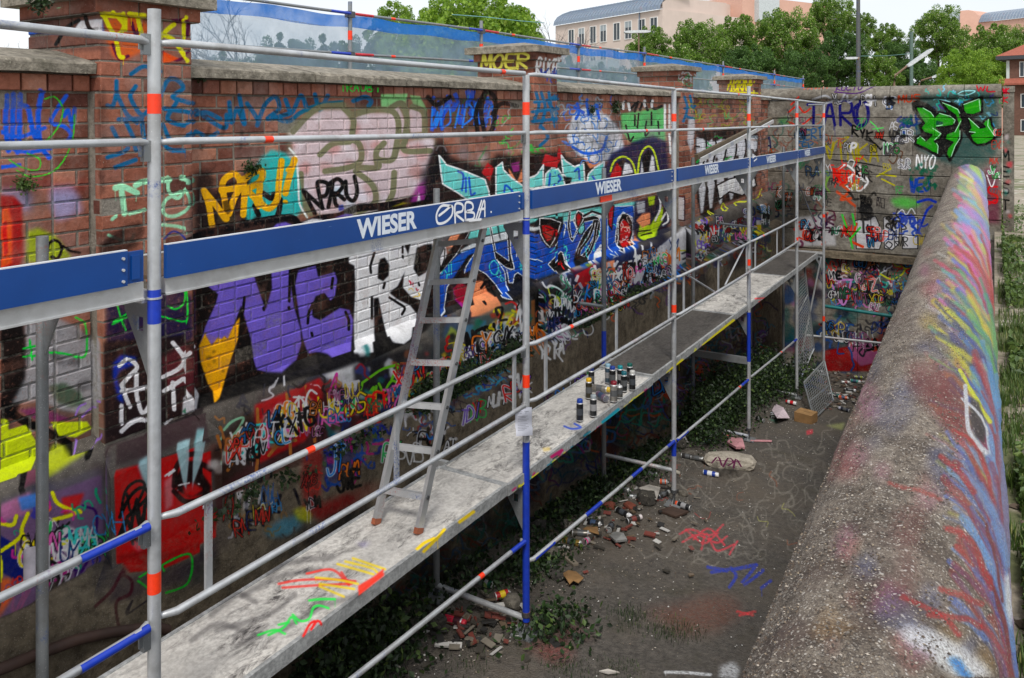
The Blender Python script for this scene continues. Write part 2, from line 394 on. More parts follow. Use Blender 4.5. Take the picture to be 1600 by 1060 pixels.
cw.lines((232, 215, 20), 7, [(163, 26), (175, 50), (184, 54), (194, 40), (180, 22)], [(160, 24), (192, 26)], [(180, 54), (186, 86), (192, 90)], [(196, 24), (196, 46)], [(205, 24), (228, 26)], [(215, 26), (222, 60)], [(246, 34), (246, 60), (262, 46), (272, 38)], [(246, 52), (270, 62), (290, 90), (298, 98)], [(298, 34), (288, 36), (288, 66)])
# pilaster one
cw.lines(TEAL, 7, [(182, 127), (181, 150), (176, 166), (168, 165)], [(183, 148), (198, 178), (214, 192)], [(212, 135), (204, 152), (222, 180), (238, 164)], [(185, 187), (222, 186)], [(221, 186), (226, 226)], [(250, 150), (262, 126), (276, 125), (286, 138), (270, 152), (302, 162)], [(256, 170), (300, 176)], [(276, 160), (262, 186), (286, 196), (302, 190)], [(175, 200), (190, 224), (216, 220)], [(254, 195), (270, 222), (302, 210)], [(168, 246), (190, 239), (200, 232)], [(180, 262), (212, 250)], [(205, 116), (226, 104), (250, 112)], [(196, 190), (208, 215), (212, 235)], [(240, 200), (262, 232), (290, 236)])
cw.poly((40, 30, 28), [(150, 140), (166, 140), (166, 240), (150, 240)], .6, 4)
cw.poly((26, 22, 24), [(152, 268), (162, 262), (164, 300), (154, 310)], .6, 3)
cw.lines(MINT, 9, [(180, 294), (192, 292), (214, 302)], [(190, 300), (194, 334)], [(212, 290), (226, 284), (264, 281)], [(240, 285), (236, 322)], [(284, 278), (300, 282)])
cw.lines(MINT, 5, [(262, 277), (264, 300), (278, 310), (294, 294), (302, 318), (276, 337), (256, 334), (258, 314), (282, 300)], [(175, 343), (181, 338)], [(202, 335), (226, 328)], [(254, 352), (276, 354), (296, 360)], [(170, 368), (190, 376)], [(205, 375), (210, 366)])
cw.poly(K, [(150, 385), (172, 370), (196, 352), (218, 345), (226, 360), (214, 386), (190, 398), (150, 402)], .85, 3)
cw.lines((30, 60, 130), 3, [(256, 374), (270, 362), (284, 368), (292, 378)])
cw.poly((20, 24, 64), [(164, 464), (306, 452), (309, 520), (280, 534), (240, 528), (166, 545)], .94, 3)
cw.poly((34, 26, 30), [(160, 535), (312, 522), (316, 655), (162, 700)], .95, 2)
cw.poly((96, 44, 50), [(252, 560), (300, 530), (312, 550), (308, 600), (262, 610)], .8, 3)
cw.lines(GRN, 3, [(182, 473), (189, 498), (196, 517)], [(177, 503), (196, 492), (203, 480), (192, 474)], [(176, 507), (202, 494)], [(262, 455), (275, 448), (288, 455), (287, 474), (275, 483), (262, 479)], [(297, 446), (299, 480), (295, 498), (285, 503), (265, 498), (252, 495)])
cw.poly((26, 60, 160), [(176, 568), (188, 555), (214, 558), (210, 570), (188, 580), (182, 590), (192, 620), (194, 632), (184, 624), (176, 590)], .95, 2)
cw.lines(W, 7, [(186, 572), (200, 562), (214, 574), (202, 588), (190, 602)], [(190, 602), (196, 618), (203, 636)], [(213, 585), (214, 618), (223, 646), (237, 628)], [(190, 612), (240, 604)], [(190, 634), (190, 662)], [(190, 674), (205, 661), (222, 656), (246, 664)], [(254, 590), (280, 576), (287, 560), (270, 536)], [(256, 612), (286, 592)], [(302, 542), (287, 558), (292, 582)], [(272, 640), (270, 598)], [(288, 592), (308, 618)], [(254, 668), (268, 658)])
cw.poly((210, 210, 214), [(286, 622), (304, 605), (313, 622), (312, 644), (296, 652), (284, 650)], .92, 1)
cw.poly((24, 90, 60), [(284, 644), (296, 632), (296, 650)], .7, 1)
cw.poly((62, 44, 50), [(160, 706), (322, 655), (336, 676), (176, 738)], .8, 2)
cw.poly((176, 16, 24), [(178, 740), (334, 690), (338, 838), (262, 872), (182, 882)], .97, 1)
cw.poly((150, 200, 205), [(214, 726), (234, 718), (238, 740), (241, 792), (232, 778)], .8, 2)
cw.poly((150, 200, 205), [(276, 698), (292, 692), (290, 730), (288, 768), (284, 740)], .85, 1.5)
cw.poly((150, 200, 205), [(304, 680), (324, 676), (312, 712), (300, 768), (302, 720)], .85, 1.5)
cw.poly((205, 170, 175), [(256, 752), (272, 740), (270, 790), (258, 800)], .6, 2)
cw.lines(K, 4, [(188, 808), (196, 768), (214, 752), (226, 760), (206, 800), (198, 772)], [(206, 820), (214, 780), (220, 812), (232, 776)], [(190, 840), (200, 815), (214, 846), (222, 815)])
cw.lines(K, 8, [(272, 760), (276, 730), (292, 712), (318, 710), (334, 718)], [(272, 768), (290, 784), (318, 778), (332, 760)], al=.8, soft=2)
cw.lines(W, 3, [(258, 744), (272, 734)], [(278, 766), (290, 758), (298, 752)], [(316, 782), (328, 772)], [(309, 757), (310, 756)])
cw.poly((70, 60, 70), [(180, 884), (262, 874), (338, 842), (340, 868), (262, 905), (178, 925)], .7, 4)
cw.lines((40, 180, 60), 3.5, [(224, 886), (246, 874), (246, 908), (222, 892)], [(262, 876), (262, 864), (302, 850), (298, 896), (264, 912)])
cw.lines((74, 20, 40), 5, [(158, 928), (182, 906), (196, 884), (212, 890), (210, 910), (190, 922), (194, 955)], al=.8)
cw.lines((40, 36, 50), 3, [(206, 940), (214, 920), (206, 938), (244, 918)], al=.8)
# panel one, upper
cw.lines(TEAL, 7, [(306, 180), (322, 176), (344, 186)], [(306, 172), (330, 190), (352, 200), (354, 180)], [(358, 160), (362, 192), (370, 170), (382, 194), (374, 150)], [(386, 162), (396, 176), (404, 190)], [(402, 196), (414, 164), (430, 152), (436, 170), (418, 186), (452, 178)], [(446, 156), (456, 176), (470, 150), (480, 172)], [(306, 206), (326, 214), (340, 208)], [(425, 182), (450, 190), (470, 176), (500, 164), (534, 160)], [(492, 148), (500, 172), (512, 150)], [(552, 158), (570, 152), (580, 158), (576, 166)])
cw.lines(K, 6, [(314, 232), (328, 200)], [(344, 222), (350, 198)], [(376, 230), (378, 206)], al=.5, soft=3)
cw.text((40, 200, 80), 2, 'RAUB', (542, 143), (584, 143), 12)
cw.lines((40, 200, 80), 2, [(536, 134), (536, 143)], [(590, 138), (590, 144)])
cw.poly((150, 214, 150), [(595, 148), (636, 147), (634, 162), (612, 166), (596, 170)], .85, 1)
cw.poly((150, 214, 150), [(640, 149), (656, 151), (668, 172), (664, 186), (648, 170)], .7, 1)
BUB = (208, 192, 198)
cw.poly(OLV, [(448, 205), (470, 178), (498, 162), (536, 158), (560, 168), (600, 168), (640, 158), (668, 176), (672, 215), (690, 222), (688, 268), (664, 310), (600, 328), (552, 345), (486, 345), (462, 330), (452, 250)], .55, 4)
cw.poly(BUB, [(456, 208), (480, 184), (505, 172), (536, 172), (548, 190), (548, 215), (562, 224), (566, 255), (585, 285), (586, 318), (560, 332), (500, 336), (474, 318), (462, 270)], .9, 2)
cw.poly(BUB, [(552, 186), (580, 176), (614, 178), (622, 200), (616, 244), (640, 220), (678, 216), (680, 250), (664, 292), (640, 308), (596, 316), (588, 290), (560, 250), (556, 215)], .9, 2)
cw.poly(BUB, [(640, 172), (652, 168), (662, 186), (662, 206), (642, 208), (638, 190)], .85, 1)
cw.poly(BUB, [(606, 170), (622, 166), (634, 190), (630, 208), (618, 208)], .8, 1)
cw.blobs((455, 180, 680, 320), 46, [(190, 130, 125), (225, 222, 228), (165, 120, 115), (230, 225, 230)], (6, 20), 31, al=.55, soft=3)
cw.blobs((470, 290, 580, 335), 14, [(215, 215, 225), (180, 205, 215)], (8, 18), 32, al=.6, soft=3)
cw.lines(OLV, 9, [(458, 206), (480, 182), (500, 168), (536, 164)], [(536, 168), (552, 186), (550, 212)], [(550, 180), (582, 172), (614, 175), (623, 200), (616, 246)], [(612, 168), (628, 162), (636, 186), (634, 208)], [(645, 167), (662, 176), (664, 206)], [(534, 215), (560, 224), (564, 250), (545, 262), (508, 268)], [(500, 242), (520, 225), (546, 222)], [(590, 262), (588, 238), (600, 224)], [(588, 250), (612, 250), (622, 228)], [(556, 268), (582, 290), (586, 316), (562, 332)], [(560, 262), (590, 262), (590, 248)], [(636, 210), (632, 235), (672, 236)], [(616, 270), (614, 300), (606, 318)], [(470, 272), (472, 310), (486, 334)])
cw.poly(K, [(664, 150), (748, 148), (752, 204), (672, 206)], .6, 5)
cw.scrib((668, 156, 772, 204), 46, [(32, 92, 196), (40, 110, 220)], (2.5, 4.5), (12, 30), 33, vert=True)
cw.text((50, 130, 230), 3, 'WOIDRA', (672, 200), (774, 196), 34, slant=.15)
cw.lines((16, 16, 18), 7, [(668, 152), (682, 164), (702, 152)], [(746, 206), (744, 176), (758, 145), (774, 158), (770, 200), (756, 212)], [(770, 178), (784, 162), (808, 166)], [(758, 140), (752, 175), (757, 208)], al=.9, soft=1)
cw.scrib((770, 180, 832, 270), 22, [(40, 170, 70), (60, 190, 90)], (1.5, 2.5), (6, 16), 34, al=.8)
cw.blobs((690, 200, 820, 250), 20, [(210, 205, 210), (120, 110, 115), (190, 150, 145)], (5, 14), 35, al=.35, soft=3)
# teal and gold block
cw.poly((22, 22, 26), [(303, 268), (326, 266), (340, 282), (330, 300), (350, 285), (400, 275), (412, 250), (420, 240), (400, 330), (455, 340), (470, 350), (500, 338), (470, 372), (303, 380)], .92, 4)
cw.poly((84, 76, 60), [(340, 330), (372, 338), (368, 350), (338, 350)], .7, 2)
cw.poly((56, 172, 170), [(384, 300), (396, 268), (408, 246), (424, 234), (446, 240), (462, 258), (470, 300), (472, 328), (462, 340), (430, 346), (400, 338), (388, 352), (382, 330)], .97, 2)
cw.lines(K, 8, [(410, 302), (424, 310), (428, 304)], [(438, 312), (436, 330), (430, 345)], [(398, 322), (404, 336)])
cw.lines((224, 232, 226), 3, [(452, 232), (462, 246), (466, 280), (468, 318), (480, 340)], [(344, 357), (358, 353), (368, 356)])
cw.lines(GLD, 10, [(318, 298), (326, 320), (332, 356)], [(320, 300), (338, 322), (352, 342)], [(354, 342), (352, 318), (347, 296)], [(346, 298), (350, 282), (364, 272), (374, 280), (372, 292), (348, 298)], [(358, 334), (366, 310), (376, 292)], [(380, 336), (382, 300), (380, 280)], [(380, 282), (396, 270), (410, 268), (406, 284), (386, 296)], [(388, 300), (398, 310), (404, 322)], [(406, 290), (406, 314), (420, 326), (433, 312), (436, 284), (440, 252)], [(446, 302), (450, 284), (460, 250)])
cw.lines(GLD, 6, [(445, 315), (447, 316)], [(449, 266), (462, 252)])
cw.poly(K, [(348, 315), (356, 312), (362, 330), (356, 336), (350, 330)], .6, 1)
# black NRRU tag, violet tips, black swoosh
cw.lines(K, 6, [(492, 334), (478, 306), (476, 300), (504, 326)], [(504, 326), (496, 290), (500, 284), (512, 288), (510, 304), (500, 308)], [(513, 324), (518, 300), (520, 284)], [(516, 286), (528, 280), (536, 290), (526, 304)], [(522, 302), (524, 318), (527, 322)], [(526, 302), (538, 312)], [(540, 284), (542, 306), (552, 314), (558, 300), (554, 276)], soft=1)
cw.poly((30, 60, 150), [(528, 322), (536, 320), (538, 328), (530, 330)], .9, 1)
cw.lines((20, 18, 22), 11, [(300, 372), (330, 362), (380, 352), (430, 342), (458, 342), (470, 352), (500, 342), (530, 338), (558, 326), (600, 322), (640, 314), (682, 300)])
cw.poly(VIO, [(424, 358), (432, 350), (446, 347), (458, 352), (460, 362), (424, 366)], .95, .5)
cw.poly(VIO, [(330, 374), (360, 366), (400, 362), (402, 370), (330, 378)], .95, .5)
cw.poly(VIO, [(524, 340), (540, 334), (552, 336), (552, 344), (520, 346)], .95, .5)
cw.poly(W, [(470, 348), (488, 342), (506, 343), (490, 350)], .95, .5)
cw.poly(W, [(566, 334), (590, 328), (596, 334), (568, 342)], .9, .5)
cw.poly((150, 62, 140), [(640, 318), (652, 292), (668, 278), (682, 280), (684, 320)], .92, 3)
cw.poly(W, [(650, 320), (655, 300), (658, 318)], .9, .6)
cw.lines(K, 3, [(664, 316), (668, 306), (676, 312)])
cw.poly((150, 140, 20), [(610, 324), (630, 316), (646, 318), (640, 326)], .8, 1)
cw.poly((40, 38, 44), [(655, 270), (680, 250), (690, 228), (700, 240), (690, 300), (660, 290)], .7, 5)
# big black ground of the violet and white letters
cw.poly((16, 16, 19), [(303, 372), (420, 362), (560, 336), (692, 306), (700, 470), (690, 500), (640, 535), (560, 572), (470, 592), (400, 616), (312, 646), (310, 600)], .98, 1)
cw.poly((34, 34, 40), [(420, 590), (560, 556), (560, 566), (420, 604)], .5, 3)
def Q(ox, oy, s, pts): return [(ox+x/s, oy+y/s) for x, y in pts]
q = lambda *p: Q(0, 250, 1.996, p)
cw.poly(VIO, q((645,385),(700,370),(790,352),(800,385),(828,468),(848,400),(846,345),(905,335),(908,400),(918,460),(938,530),(940,575),(925,625),(880,655),(830,662),(800,655),(790,620),(782,560),(765,500),(752,455),(735,500),(712,560),(690,600),(640,592),(622,580),(640,520),(672,450),(680,420),(650,395)), .98, .4)
cw.poly(VIO, q((930,345),(985,330),(992,365),(1045,350),(1052,375),(1045,425),(1030,440),(1012,415),(985,425),(972,455),(978,492),(1000,500),(1060,462),(1090,468),(1102,500),(1098,560),(1088,605),(1060,612),(1020,600),(985,600),(960,605),(945,560),(935,500),(926,440),(920,390)), .98, .4)
cw.lines(K, 4, q((762,430),(758,470),(752,495)), q((905,345),(903,400),(902,440)), q((1038,370),(1034,400)), q((975,450),(962,480),(960,510)), q((1078,475),(1088,500),(1088,530)), q((822,462),(823,468)), q((901,460),(902,466)), q((972,540),(974,548)), curve=False)
cw.lines((150, 136, 216), 1.2, q((700,390),(690,430)), q((800,560),(802,640)), q((950,420),(948,470)), al=.5)
cw.poly(GLD, q((620,582),(640,540),(690,560),(720,530),(748,490),(742,560),(715,640),(690,728),(676,740),(650,705),(625,630)), .96, .8)
cw.poly(VIO, q((640,545),(650,520),(700,520),(735,500),(710,560),(690,540),(660,580)), .9, .8)
cw.blobs((322, 540, 352, 590), 6, [(80, 70, 26), (196, 170, 70), (150, 110, 20)], (3, 8), 41, al=.6, soft=1.5)
WH = (228, 229, 233)
cw.poly(WH, q((1088,302),(1110,290),(1170,285),(1260,262),(1275,300),(1268,340),(1240,395),(1215,415),(1240,435),(1280,455),(1300,480),(1298,520),(1280,560),(1260,575),(1225,570),(1205,545),(1190,500),(1172,440),(1165,430),(1168,520),(1165,600),(1105,610),(1103,500),(1108,400),(1105,330),(1088,322)), .98, .4)
cw.poly(K, q((1185,310),(1200,305),(1215,330),(1212,360),(1195,378),(1178,370),(1180,335)), 1, .3)
cw.lines(K, 3.6, q((1168,290),(1156,330),(1157,352)), q((1215,430),(1240,446),(1262,462),(1254,482)), q((1160,430),(1160,495)), q((1200,385),(1196,400)))
cw.poly(K, q((1168,432),(1180,430),(1192,490),(1204,545),(1200,570),(1172,570)), 1, .3)
cw.poly(WH, q((1280,262),(1340,245),(1385,250),(1395,300),(1370,360),(1335,395),(1312,438),(1282,428),(1256,398),(1262,345)), .98, .4)
cw.poly(K, q((1300,275),(1325,265),(1347,262),(1350,300),(1330,350),(1305,365),(1290,340)), 1, .3)
cw.lines(K, 3, q((1256,262),(1256,290)), q((1256,300),(1257,306)), q((1380,270),(1372,320),(1352,360)), q((1306,385),(1308,392)))
cw.blobs((556, 385, 640, 410), 8, [(190, 190, 196), (205, 200, 190)], (5, 12), 42, al=.4, soft=2)
cw.scrib((636, 440, 656, 462), 5, [(180, 40, 60), (220, 180, 60)], (1, 2), (4, 8), 49)
# cyan and blue burner
cw.poly((18, 20, 24), [(670, 250), (682, 224), (690, 218), (704, 246), (760, 262), (776, 240), (800, 244), (870, 236), (900, 250), (946, 246), (946, 330), (830, 350), (700, 372), (688, 320), (664, 310)], .94, 3)
cw.poly((176, 40, 46), [(752, 270), (762, 254), (772, 262), (766, 284)], .95, 1)
cw.poly((176, 40, 46), [(846, 256), (852, 240), (868, 246), (874, 230), (880, 246), (868, 262), (852, 260)], .95, 1)
cw.poly(PCH, [(794, 262), (800, 270), (808, 284), (816, 262), (818, 284), (806, 288), (796, 276)], .95, .6)
cw.poly((150, 60, 130), [(798, 256), (812, 252), (812, 268), (802, 270)], .9, 1)
cw.poly(PCH, [(912, 248), (922, 240), (940, 244), (938, 258), (922, 264)], .9, 1)
for P in ([(686, 243), (692, 250), (698, 258), (720, 265), (758, 281), (764, 300), (766, 312), (732, 314), (716, 302), (692, 288), (689, 270)],
          [(775, 306), (775, 262), (785, 254), (787, 266), (800, 279), (818, 291), (818, 312)], [(828, 296), (828, 281), (840, 272), (849, 258), (849, 292)],
          [(851, 292), (853, 272), (862, 263), (872, 264), (880, 276), (884, 294)], [(877, 243), (884, 252), (898, 261), (912, 255), (914, 284), (892, 286), (880, 272)],
          [(917, 284), (920, 272), (930, 262), (944, 253), (944, 282)]):
    cw.poly(CY2, P, .98, .4, out=(230, 238, 240), ow=2.5)
cw.lines((34, 96, 190), 3, [(716, 268), (724, 274), (722, 298)], [(728, 278), (728, 300)], [(733, 278), (736, 304), (742, 302)], [(788, 300), (790, 290), (798, 296), (802, 302)], [(860, 272), (858, 290)], [(868, 270), (876, 280), (866, 290)], [(898, 268), (904, 264), (906, 280)], [(926, 276), (930, 282)])
cw.poly(K, [(879, 276), (894, 278), (892, 286), (884, 286)], 1, .3)
cw.poly(CY2, [(700, 392), (730, 378), (760, 352), (835, 340), (945, 322), (1000, 314), (1000, 330), (945, 340), (835, 362), (760, 372), (720, 400)], .95, 1)
cw.poly((214, 220, 224), [(712, 402), (760, 366), (835, 352), (945, 336), (950, 344), (860, 356), (835, 366), (762, 382), (716, 412)], .95, 1)
cw.poly((20, 86, 176), [(690, 440), (720, 404), (762, 380), (838, 364), (862, 350), (910, 344), (946, 342), (1000, 322), (1002, 380), (988, 405), (960, 412), (944, 404), (928, 425), (916, 428), (902, 402), (888, 430), (866, 452), (840, 446), (798, 468), (780, 440), (772, 410), (752, 402), (716, 450), (700, 500), (686, 496), (684, 460)], .97, 1)
cw.poly((40, 110, 200), [(700, 420), (730, 396), (760, 388), (740, 410), (710, 440)], .7, 3)
cw.lines(K, 7, [(764, 356), (770, 390), (786, 410), (798, 420)], [(790, 350), (796, 385), (800, 420), (796, 444)], [(736, 400), (722, 420), (706, 440)])
cw.line(K, 14, [(714, 462), (726, 434), (744, 424), (764, 430), (782, 450), (790, 464)])
cw.line(WH, 2.5, [(728, 424), (742, 410), (764, 418), (784, 436), (794, 462), (800, 468), (784, 464), (772, 440)])
cw.lines(WH, 2.2, [(770, 380), (776, 402), (796, 408), (798, 384)], [(806, 440), (810, 426), (818, 432)], [(790, 420), (804, 420), (808, 410)], [(692, 492), (700, 452), (716, 428), (744, 392)])
cw.lines((90, 200, 200), 2, [(764, 416), (768, 408), (776, 412), (774, 424), (766, 424)], [(776, 428), (780, 424), (784, 432), (778, 434)], [(700, 425), (702, 438)], [(708, 412), (708, 430)], [(818, 410), (822, 424), (814, 416)])
cw.poly(K, [(843, 342), (858, 342), (874, 346), (871, 366), (862, 384), (856, 388), (848, 374), (842, 356)], 1, .3, out=WH, ow=2)
cw.poly(RED, [(848, 353), (866, 356), (862, 370), (856, 378), (850, 366)], 1, .3)
cw.poly(K, [(896, 345), (902, 330), (912, 334), (912, 350), (902, 360)], 1, .3, out=WH, ow=1.6)
cw.poly(RED, [(900, 344), (904, 335), (909, 340), (906, 352)], 1, .3)
cw.line(WH, 8, [(912, 344), (932, 342), (934, 362), (922, 388), (908, 404), (903, 396), (916, 366), (930, 350)])
cw.line(K, 5, [(912, 344), (932, 342), (934, 362), (922, 388), (908, 404), (903, 396), (916, 366), (930, 350)])
cw.poly(K, [(856, 412), (872, 400), (880, 396), (884, 412), (882, 430), (868, 420)], 1, .3, out=WH, ow=2)
cw.poly(RED, [(868, 410), (880, 406), (880, 414)], .9, .5)
cw.poly((150, 30, 36), [(948, 328), (958, 320), (957, 356), (950, 350)], .95, .5)
cw.poly(K, [(960, 384), (960, 352), (970, 336), (984, 334), (992, 350), (988, 375), (976, 396)], 1, .3, out=WH, ow=2)
cw.poly((160, 26, 34), [(966, 380), (968, 352), (976, 344), (986, 352), (980, 380), (970, 392)], .95, 1)
cw.scrib((968, 355, 988, 388), 8, [(228, 200, 190), WH], (1, 2), (4, 10), 43)
cw.lines(WH, 2, [(838, 345), (836, 372), (850, 400), (842, 404)], [(876, 348), (884, 352), (880, 370), (874, 384)], [(884, 398), (888, 424), (896, 430)], [(830, 386), (848, 396)], [(828, 438), (846, 436), (862, 452)], [(950, 360), (962, 396), (958, 404)])
cw.lines((90, 205, 205), 2, [(862, 384), (866, 396), (860, 392)], [(880, 382), (886, 390), (882, 400)], [(912, 380), (924, 362)], [(930, 375), (928, 392)], [(846, 418), (848, 420)])
cw.scrib((832, 340, 1000, 420), 18, [K, (14, 60, 140)], (1.5, 2.5), (6, 16), 44, al=.5)
cw.poly((210, 215, 225), [(846, 446), (870, 440), (884, 446), (862, 456)], .9, 1)
# the burner again in its true outlines, over the first coats
q = lambda *p: Q(680, 320, 5.89, p)
BL = (20, 84, 172)
cw.poly((16, 17, 20), q((20,620),(330,230),(500,150),(1178,60),(1178,760),(860,860),(700,900),(560,900),(40,1020)), .9, 1)
cw.poly(CY2, q((300,320),(330,235),(480,200),(810,150),(1178,70),(1178,110),(960,120),(880,190),(640,250),(450,290)), .96, .5)
cw.poly((216, 221, 225), q((225,430),(260,400),(450,300),(640,250),(960,200),(960,230),(640,330),(400,385),(250,450)), .96, .5)
cw.poly(BL, q((40,640),(210,460),(400,382),(540,362),(700,325),(810,300),(880,265),(960,270),(980,330),(1040,402),(1100,390),(1178,200),(1178,640),(1040,790),(930,690),(880,690),(810,660),(740,622),(715,720),(680,720),(655,640),(640,580),(670,800),(710,872),(630,862),(560,742),(480,652),(400,592),(340,602),(272,632),(262,600),(370,440),(300,470),(160,690),(110,760),(80,960),(40,1000)), .98, .3)
cw.poly((46, 118, 204), q((60,640),(200,480),(330,430),(220,560),(100,700)), .5, 2)
cw.poly((16, 17, 20), q((500,200),(516,200),(560,436),(680,520),(655,180),(684,180),(694,450),(728,580),(700,604),(640,572),(556,500),(536,400)), 1, .2, out=WH, ow=1.3)
cw.poly((16, 17, 20), q((566,180),(578,180),(604,330),(590,300)), 1, .2)
cw.lines(WH, 1.6, q((270,630),(285,565),(370,440)), q((380,590),(470,640),(560,740),(630,862),(712,875),(662,820),(640,620),(570,510)), q((650,580),(730,602),(700,450),(692,330)), q((660,600),(680,720),(715,720),(730,645),(760,625),(810,660)), q((750,480),(752,430),(810,480)), q((40,640),(200,450),(320,240)), q((160,690),(110,760),(80,970),(40,1000)), q((880,512),(940,505),(985,525)), q((930,688),(1000,740),(1050,792),(1110,740)), curve=False)
cw.poly((150, 36, 130), q((160,770),(290,740),(300,900),(240,935),(180,880)), .95, .5)
cw.poly(RED, q((190,750),(285,755),(275,850),(215,830)), .95, .4)
cw.lines(K, 2, q((200,780),(250,820),(280,790)), q((180,840),(240,880)))
cw.poly(PCH, q((370,702),(430,740),(420,800),(470,840),(530,900),(600,940),(570,1000),(330,990),(345,860)), .97, .5)
cw.lines(K, 3, q((380,740),(440,740),(500,800),(540,880)), q((440,850),(450,910),(480,870)), q((380,650),(430,700)))
cw.lines((84, 200, 196), 1.6, q((540,510),(500,560),(520,630),(570,640),(580,560),(545,515)), q((585,600),(560,640),(585,670),(606,640),(588,602)), q((612,665),(600,690),(620,712),(634,690),(614,667)), q((60,640),(80,600),(110,640),(105,680)), q((125,540),(128,650)), q((148,530),(150,640)), q((780,540),(800,600)), q((800,540),(785,600)), q((770,575),(808,568)))
cw.poly((16, 17, 20), q((230,255),(320,235),(230,400),(60,620),(40,590)), .97, .4)
cw.poly(PCH, q((120,290),(180,250),(240,250),(200,330),(150,400),(110,350)), .9, .8)
cw.poly((216, 216, 220), q((50,400),(90,410),(85,500),(50,590),(38,520)), .95, .5, out=K, ow=1.6)
q = lambda *p: Q(820, 320, 5.8875, p)
for P, I in ((q((140,125),(240,130),(332,165),(312,240),(270,330),(230,390),(188,350),(150,280),(135,200)), q((155,188),(225,190),(282,230),(245,318),(205,340),(168,275))),
             (q((465,100),(490,55),(530,80),(542,130),(520,180),(490,232),(463,170)), q((475,110),(492,75),(522,110),(508,175),(488,205))),
             (q((860,300),(858,160),(898,80),(955,90),(992,160),(992,270),(965,385),(880,400),(850,380)), q((875,290),(880,170),(910,130),(960,180),(980,250),(940,360),(880,390)))):
    cw.poly((16, 17, 20), P, 1, .2, out=WH, ow=1.6); cw.poly((176, 24, 34), I, .97, .3)
cw.lines(K, 1.2, q((190,210),(260,235)), q((180,260),(250,290)))
cw.poly(CY2, q((488,238),(542,152),(552,225),(525,278),(500,270)), .97, .2, out=K, ow=1.2)
cw.poly((16, 17, 20), q((408,60),(422,60),(415,200),(432,300),(448,308),(474,240),(486,250),(440,340),(420,320),(392,200)), 1, .2, out=WH, ow=1.2)
cw.lines(WH, 5, q((640,150),(668,150),(650,240),(640,335),(600,435),(550,495),(496,470),(510,415),(590,305),(632,205),(640,150)), q((540,110),(620,68),(720,100)), q((690,400),(618,500),(622,545),(660,640),(684,560),(655,520),(702,380)), curve=False)
cw.lines(K, 3, q((640,150),(668,150),(650,240),(640,335),(600,435),(550,495),(496,470),(510,415),(590,305),(632,205),(640,150)), q((540,105),(620,62),(720,95)), curve=False)
cw.poly((16, 17, 20), q((215,550),(330,430),(346,440),(372,540),(432,618),(340,655),(270,610)), 1, .2, out=WH, ow=1.6)
cw.lines(RED, 2, q((290,570),(330,520),(340,580)), q((310,550),(345,545)))
cw.poly((16, 17, 20), q((470,430),(500,480),(560,500),(612,500),(560,560),(450,592),(438,560)), 1, .2)
cw.poly((130, 26, 48), q((440,608),(592,588),(580,660),(500,732),(460,700)), .97, .4)
cw.poly((226, 214, 210), q((450,600),(520,575),(600,570),(590,592),(470,615)), .5, .6)
cw.poly((176, 192, 50), q((570,560),(622,548),(632,612),(604,600)), .97, .3)
cw.poly(BL, q((765,20),(1000,10),(1012,130),(980,110),(905,68),(855,125),(832,330),(855,400),(858,480),(800,462),(762,380)), .97, .3, out=WH, ow=1.4)
cw.poly((170, 30, 40), q((768,20),(822,10),(812,120),(800,230),(770,180)), .97, .3, out=K, ow=1.6)
cw.scrib((970, 345, 986, 385), 14, [(230, 206, 196), WH, PCH], (1, 1.8), (4, 12), 250)
cw.poly(PCH, q((1010,200),(1058,100),(1140,70),(1152,200),(1125,160),(1104,212),(1084,140),(1062,210),(1030,330),(1000,330)), .97, .4)
cw.poly((170, 192, 40), q((1060,245),(1100,205),(1230,170),(1258,20),(1276,60),(1242,220),(1180,300),(1110,326),(1070,312)), .98, .3, out=K, ow=1.4)
cw.poly((16, 17, 20), q((1140,20),(1240,0),(1232,100),(1172,130),(1140,60)), 1, .3)
cw.poly((170, 192, 40), q((1150,0),(1185,0),(1170,25),(1148,15)), .97, .3)
cw.lines(WH, 2.4, q((1190,140),(1215,90),(1230,20)), q((1260,160),(1290,130),(1292,190),(1262,195),(1256,160)), q((1150,120),(1170,150),(1180,120)))
cw.lines((84, 200, 196), 1.4, q((230,440),(260,420),(300,380),(280,470)), q((360,400),(380,380),(390,430),(360,440)), q((380,470),(410,460),(400,520),(380,500)), q((560,360),(600,420)), q((560,400),(570,480)), q((680,240),(690,290)), q((820,180),(840,200)), q((150,570),(152,576)))
cw.lines(K, 1.3, *[q((55+x % 3*6, y),(100+y % 40, y+3)) for x, y in ((0,300),(1,345),(2,400),(0,450),(1,520),(2,570),(0,600),(1,630))], curve=False, al=.8)

# ledge zone under the burner and face
cw.poly((150, 30, 60), [(708, 452), (718, 440), (732, 448), (730, 476), (714, 470)], .95, 1)
cw.poly(PCH, [(740, 440), (754, 438), (762, 456), (778, 464), (786, 486), (770, 492), (736, 496)], .96, 1)
cw.lines(K, 4, [(752, 450), (762, 440), (772, 462)], [(756, 470), (760, 476)])
cw.poly((90, 100, 98), [(734, 500), (784, 478), (800, 472), (806, 500), (740, 530)], .85, 2)
cw.blobs((690, 520, 830, 570), 44, [(225, 180, 40), (70, 140, 175), (190, 200, 70), (220, 220, 220), (40, 40, 44), (180, 60, 40), (40, 110, 90)], (6, 17), 45, sh=-50, al=.9, soft=1.5)
cw.text(K, 5, 'NERU', (731, 572), (792, 552), 50, 46, slant=-.1)
cw.scrib((690, 530, 830, 570), 22, [K, (220, 210, 40), W, (180, 40, 40), (40, 80, 160)], (2, 4), (8, 20), 46, sh=-50)
cw.lines(WH, 3, [(807, 500), (812, 484), (814, 520), (818, 500)], [(802, 520), (806, 534), (814, 512)])
cw.poly((10, 12, 14), [(832, 462), (880, 440), (884, 500), (838, 545)], .9, 2)
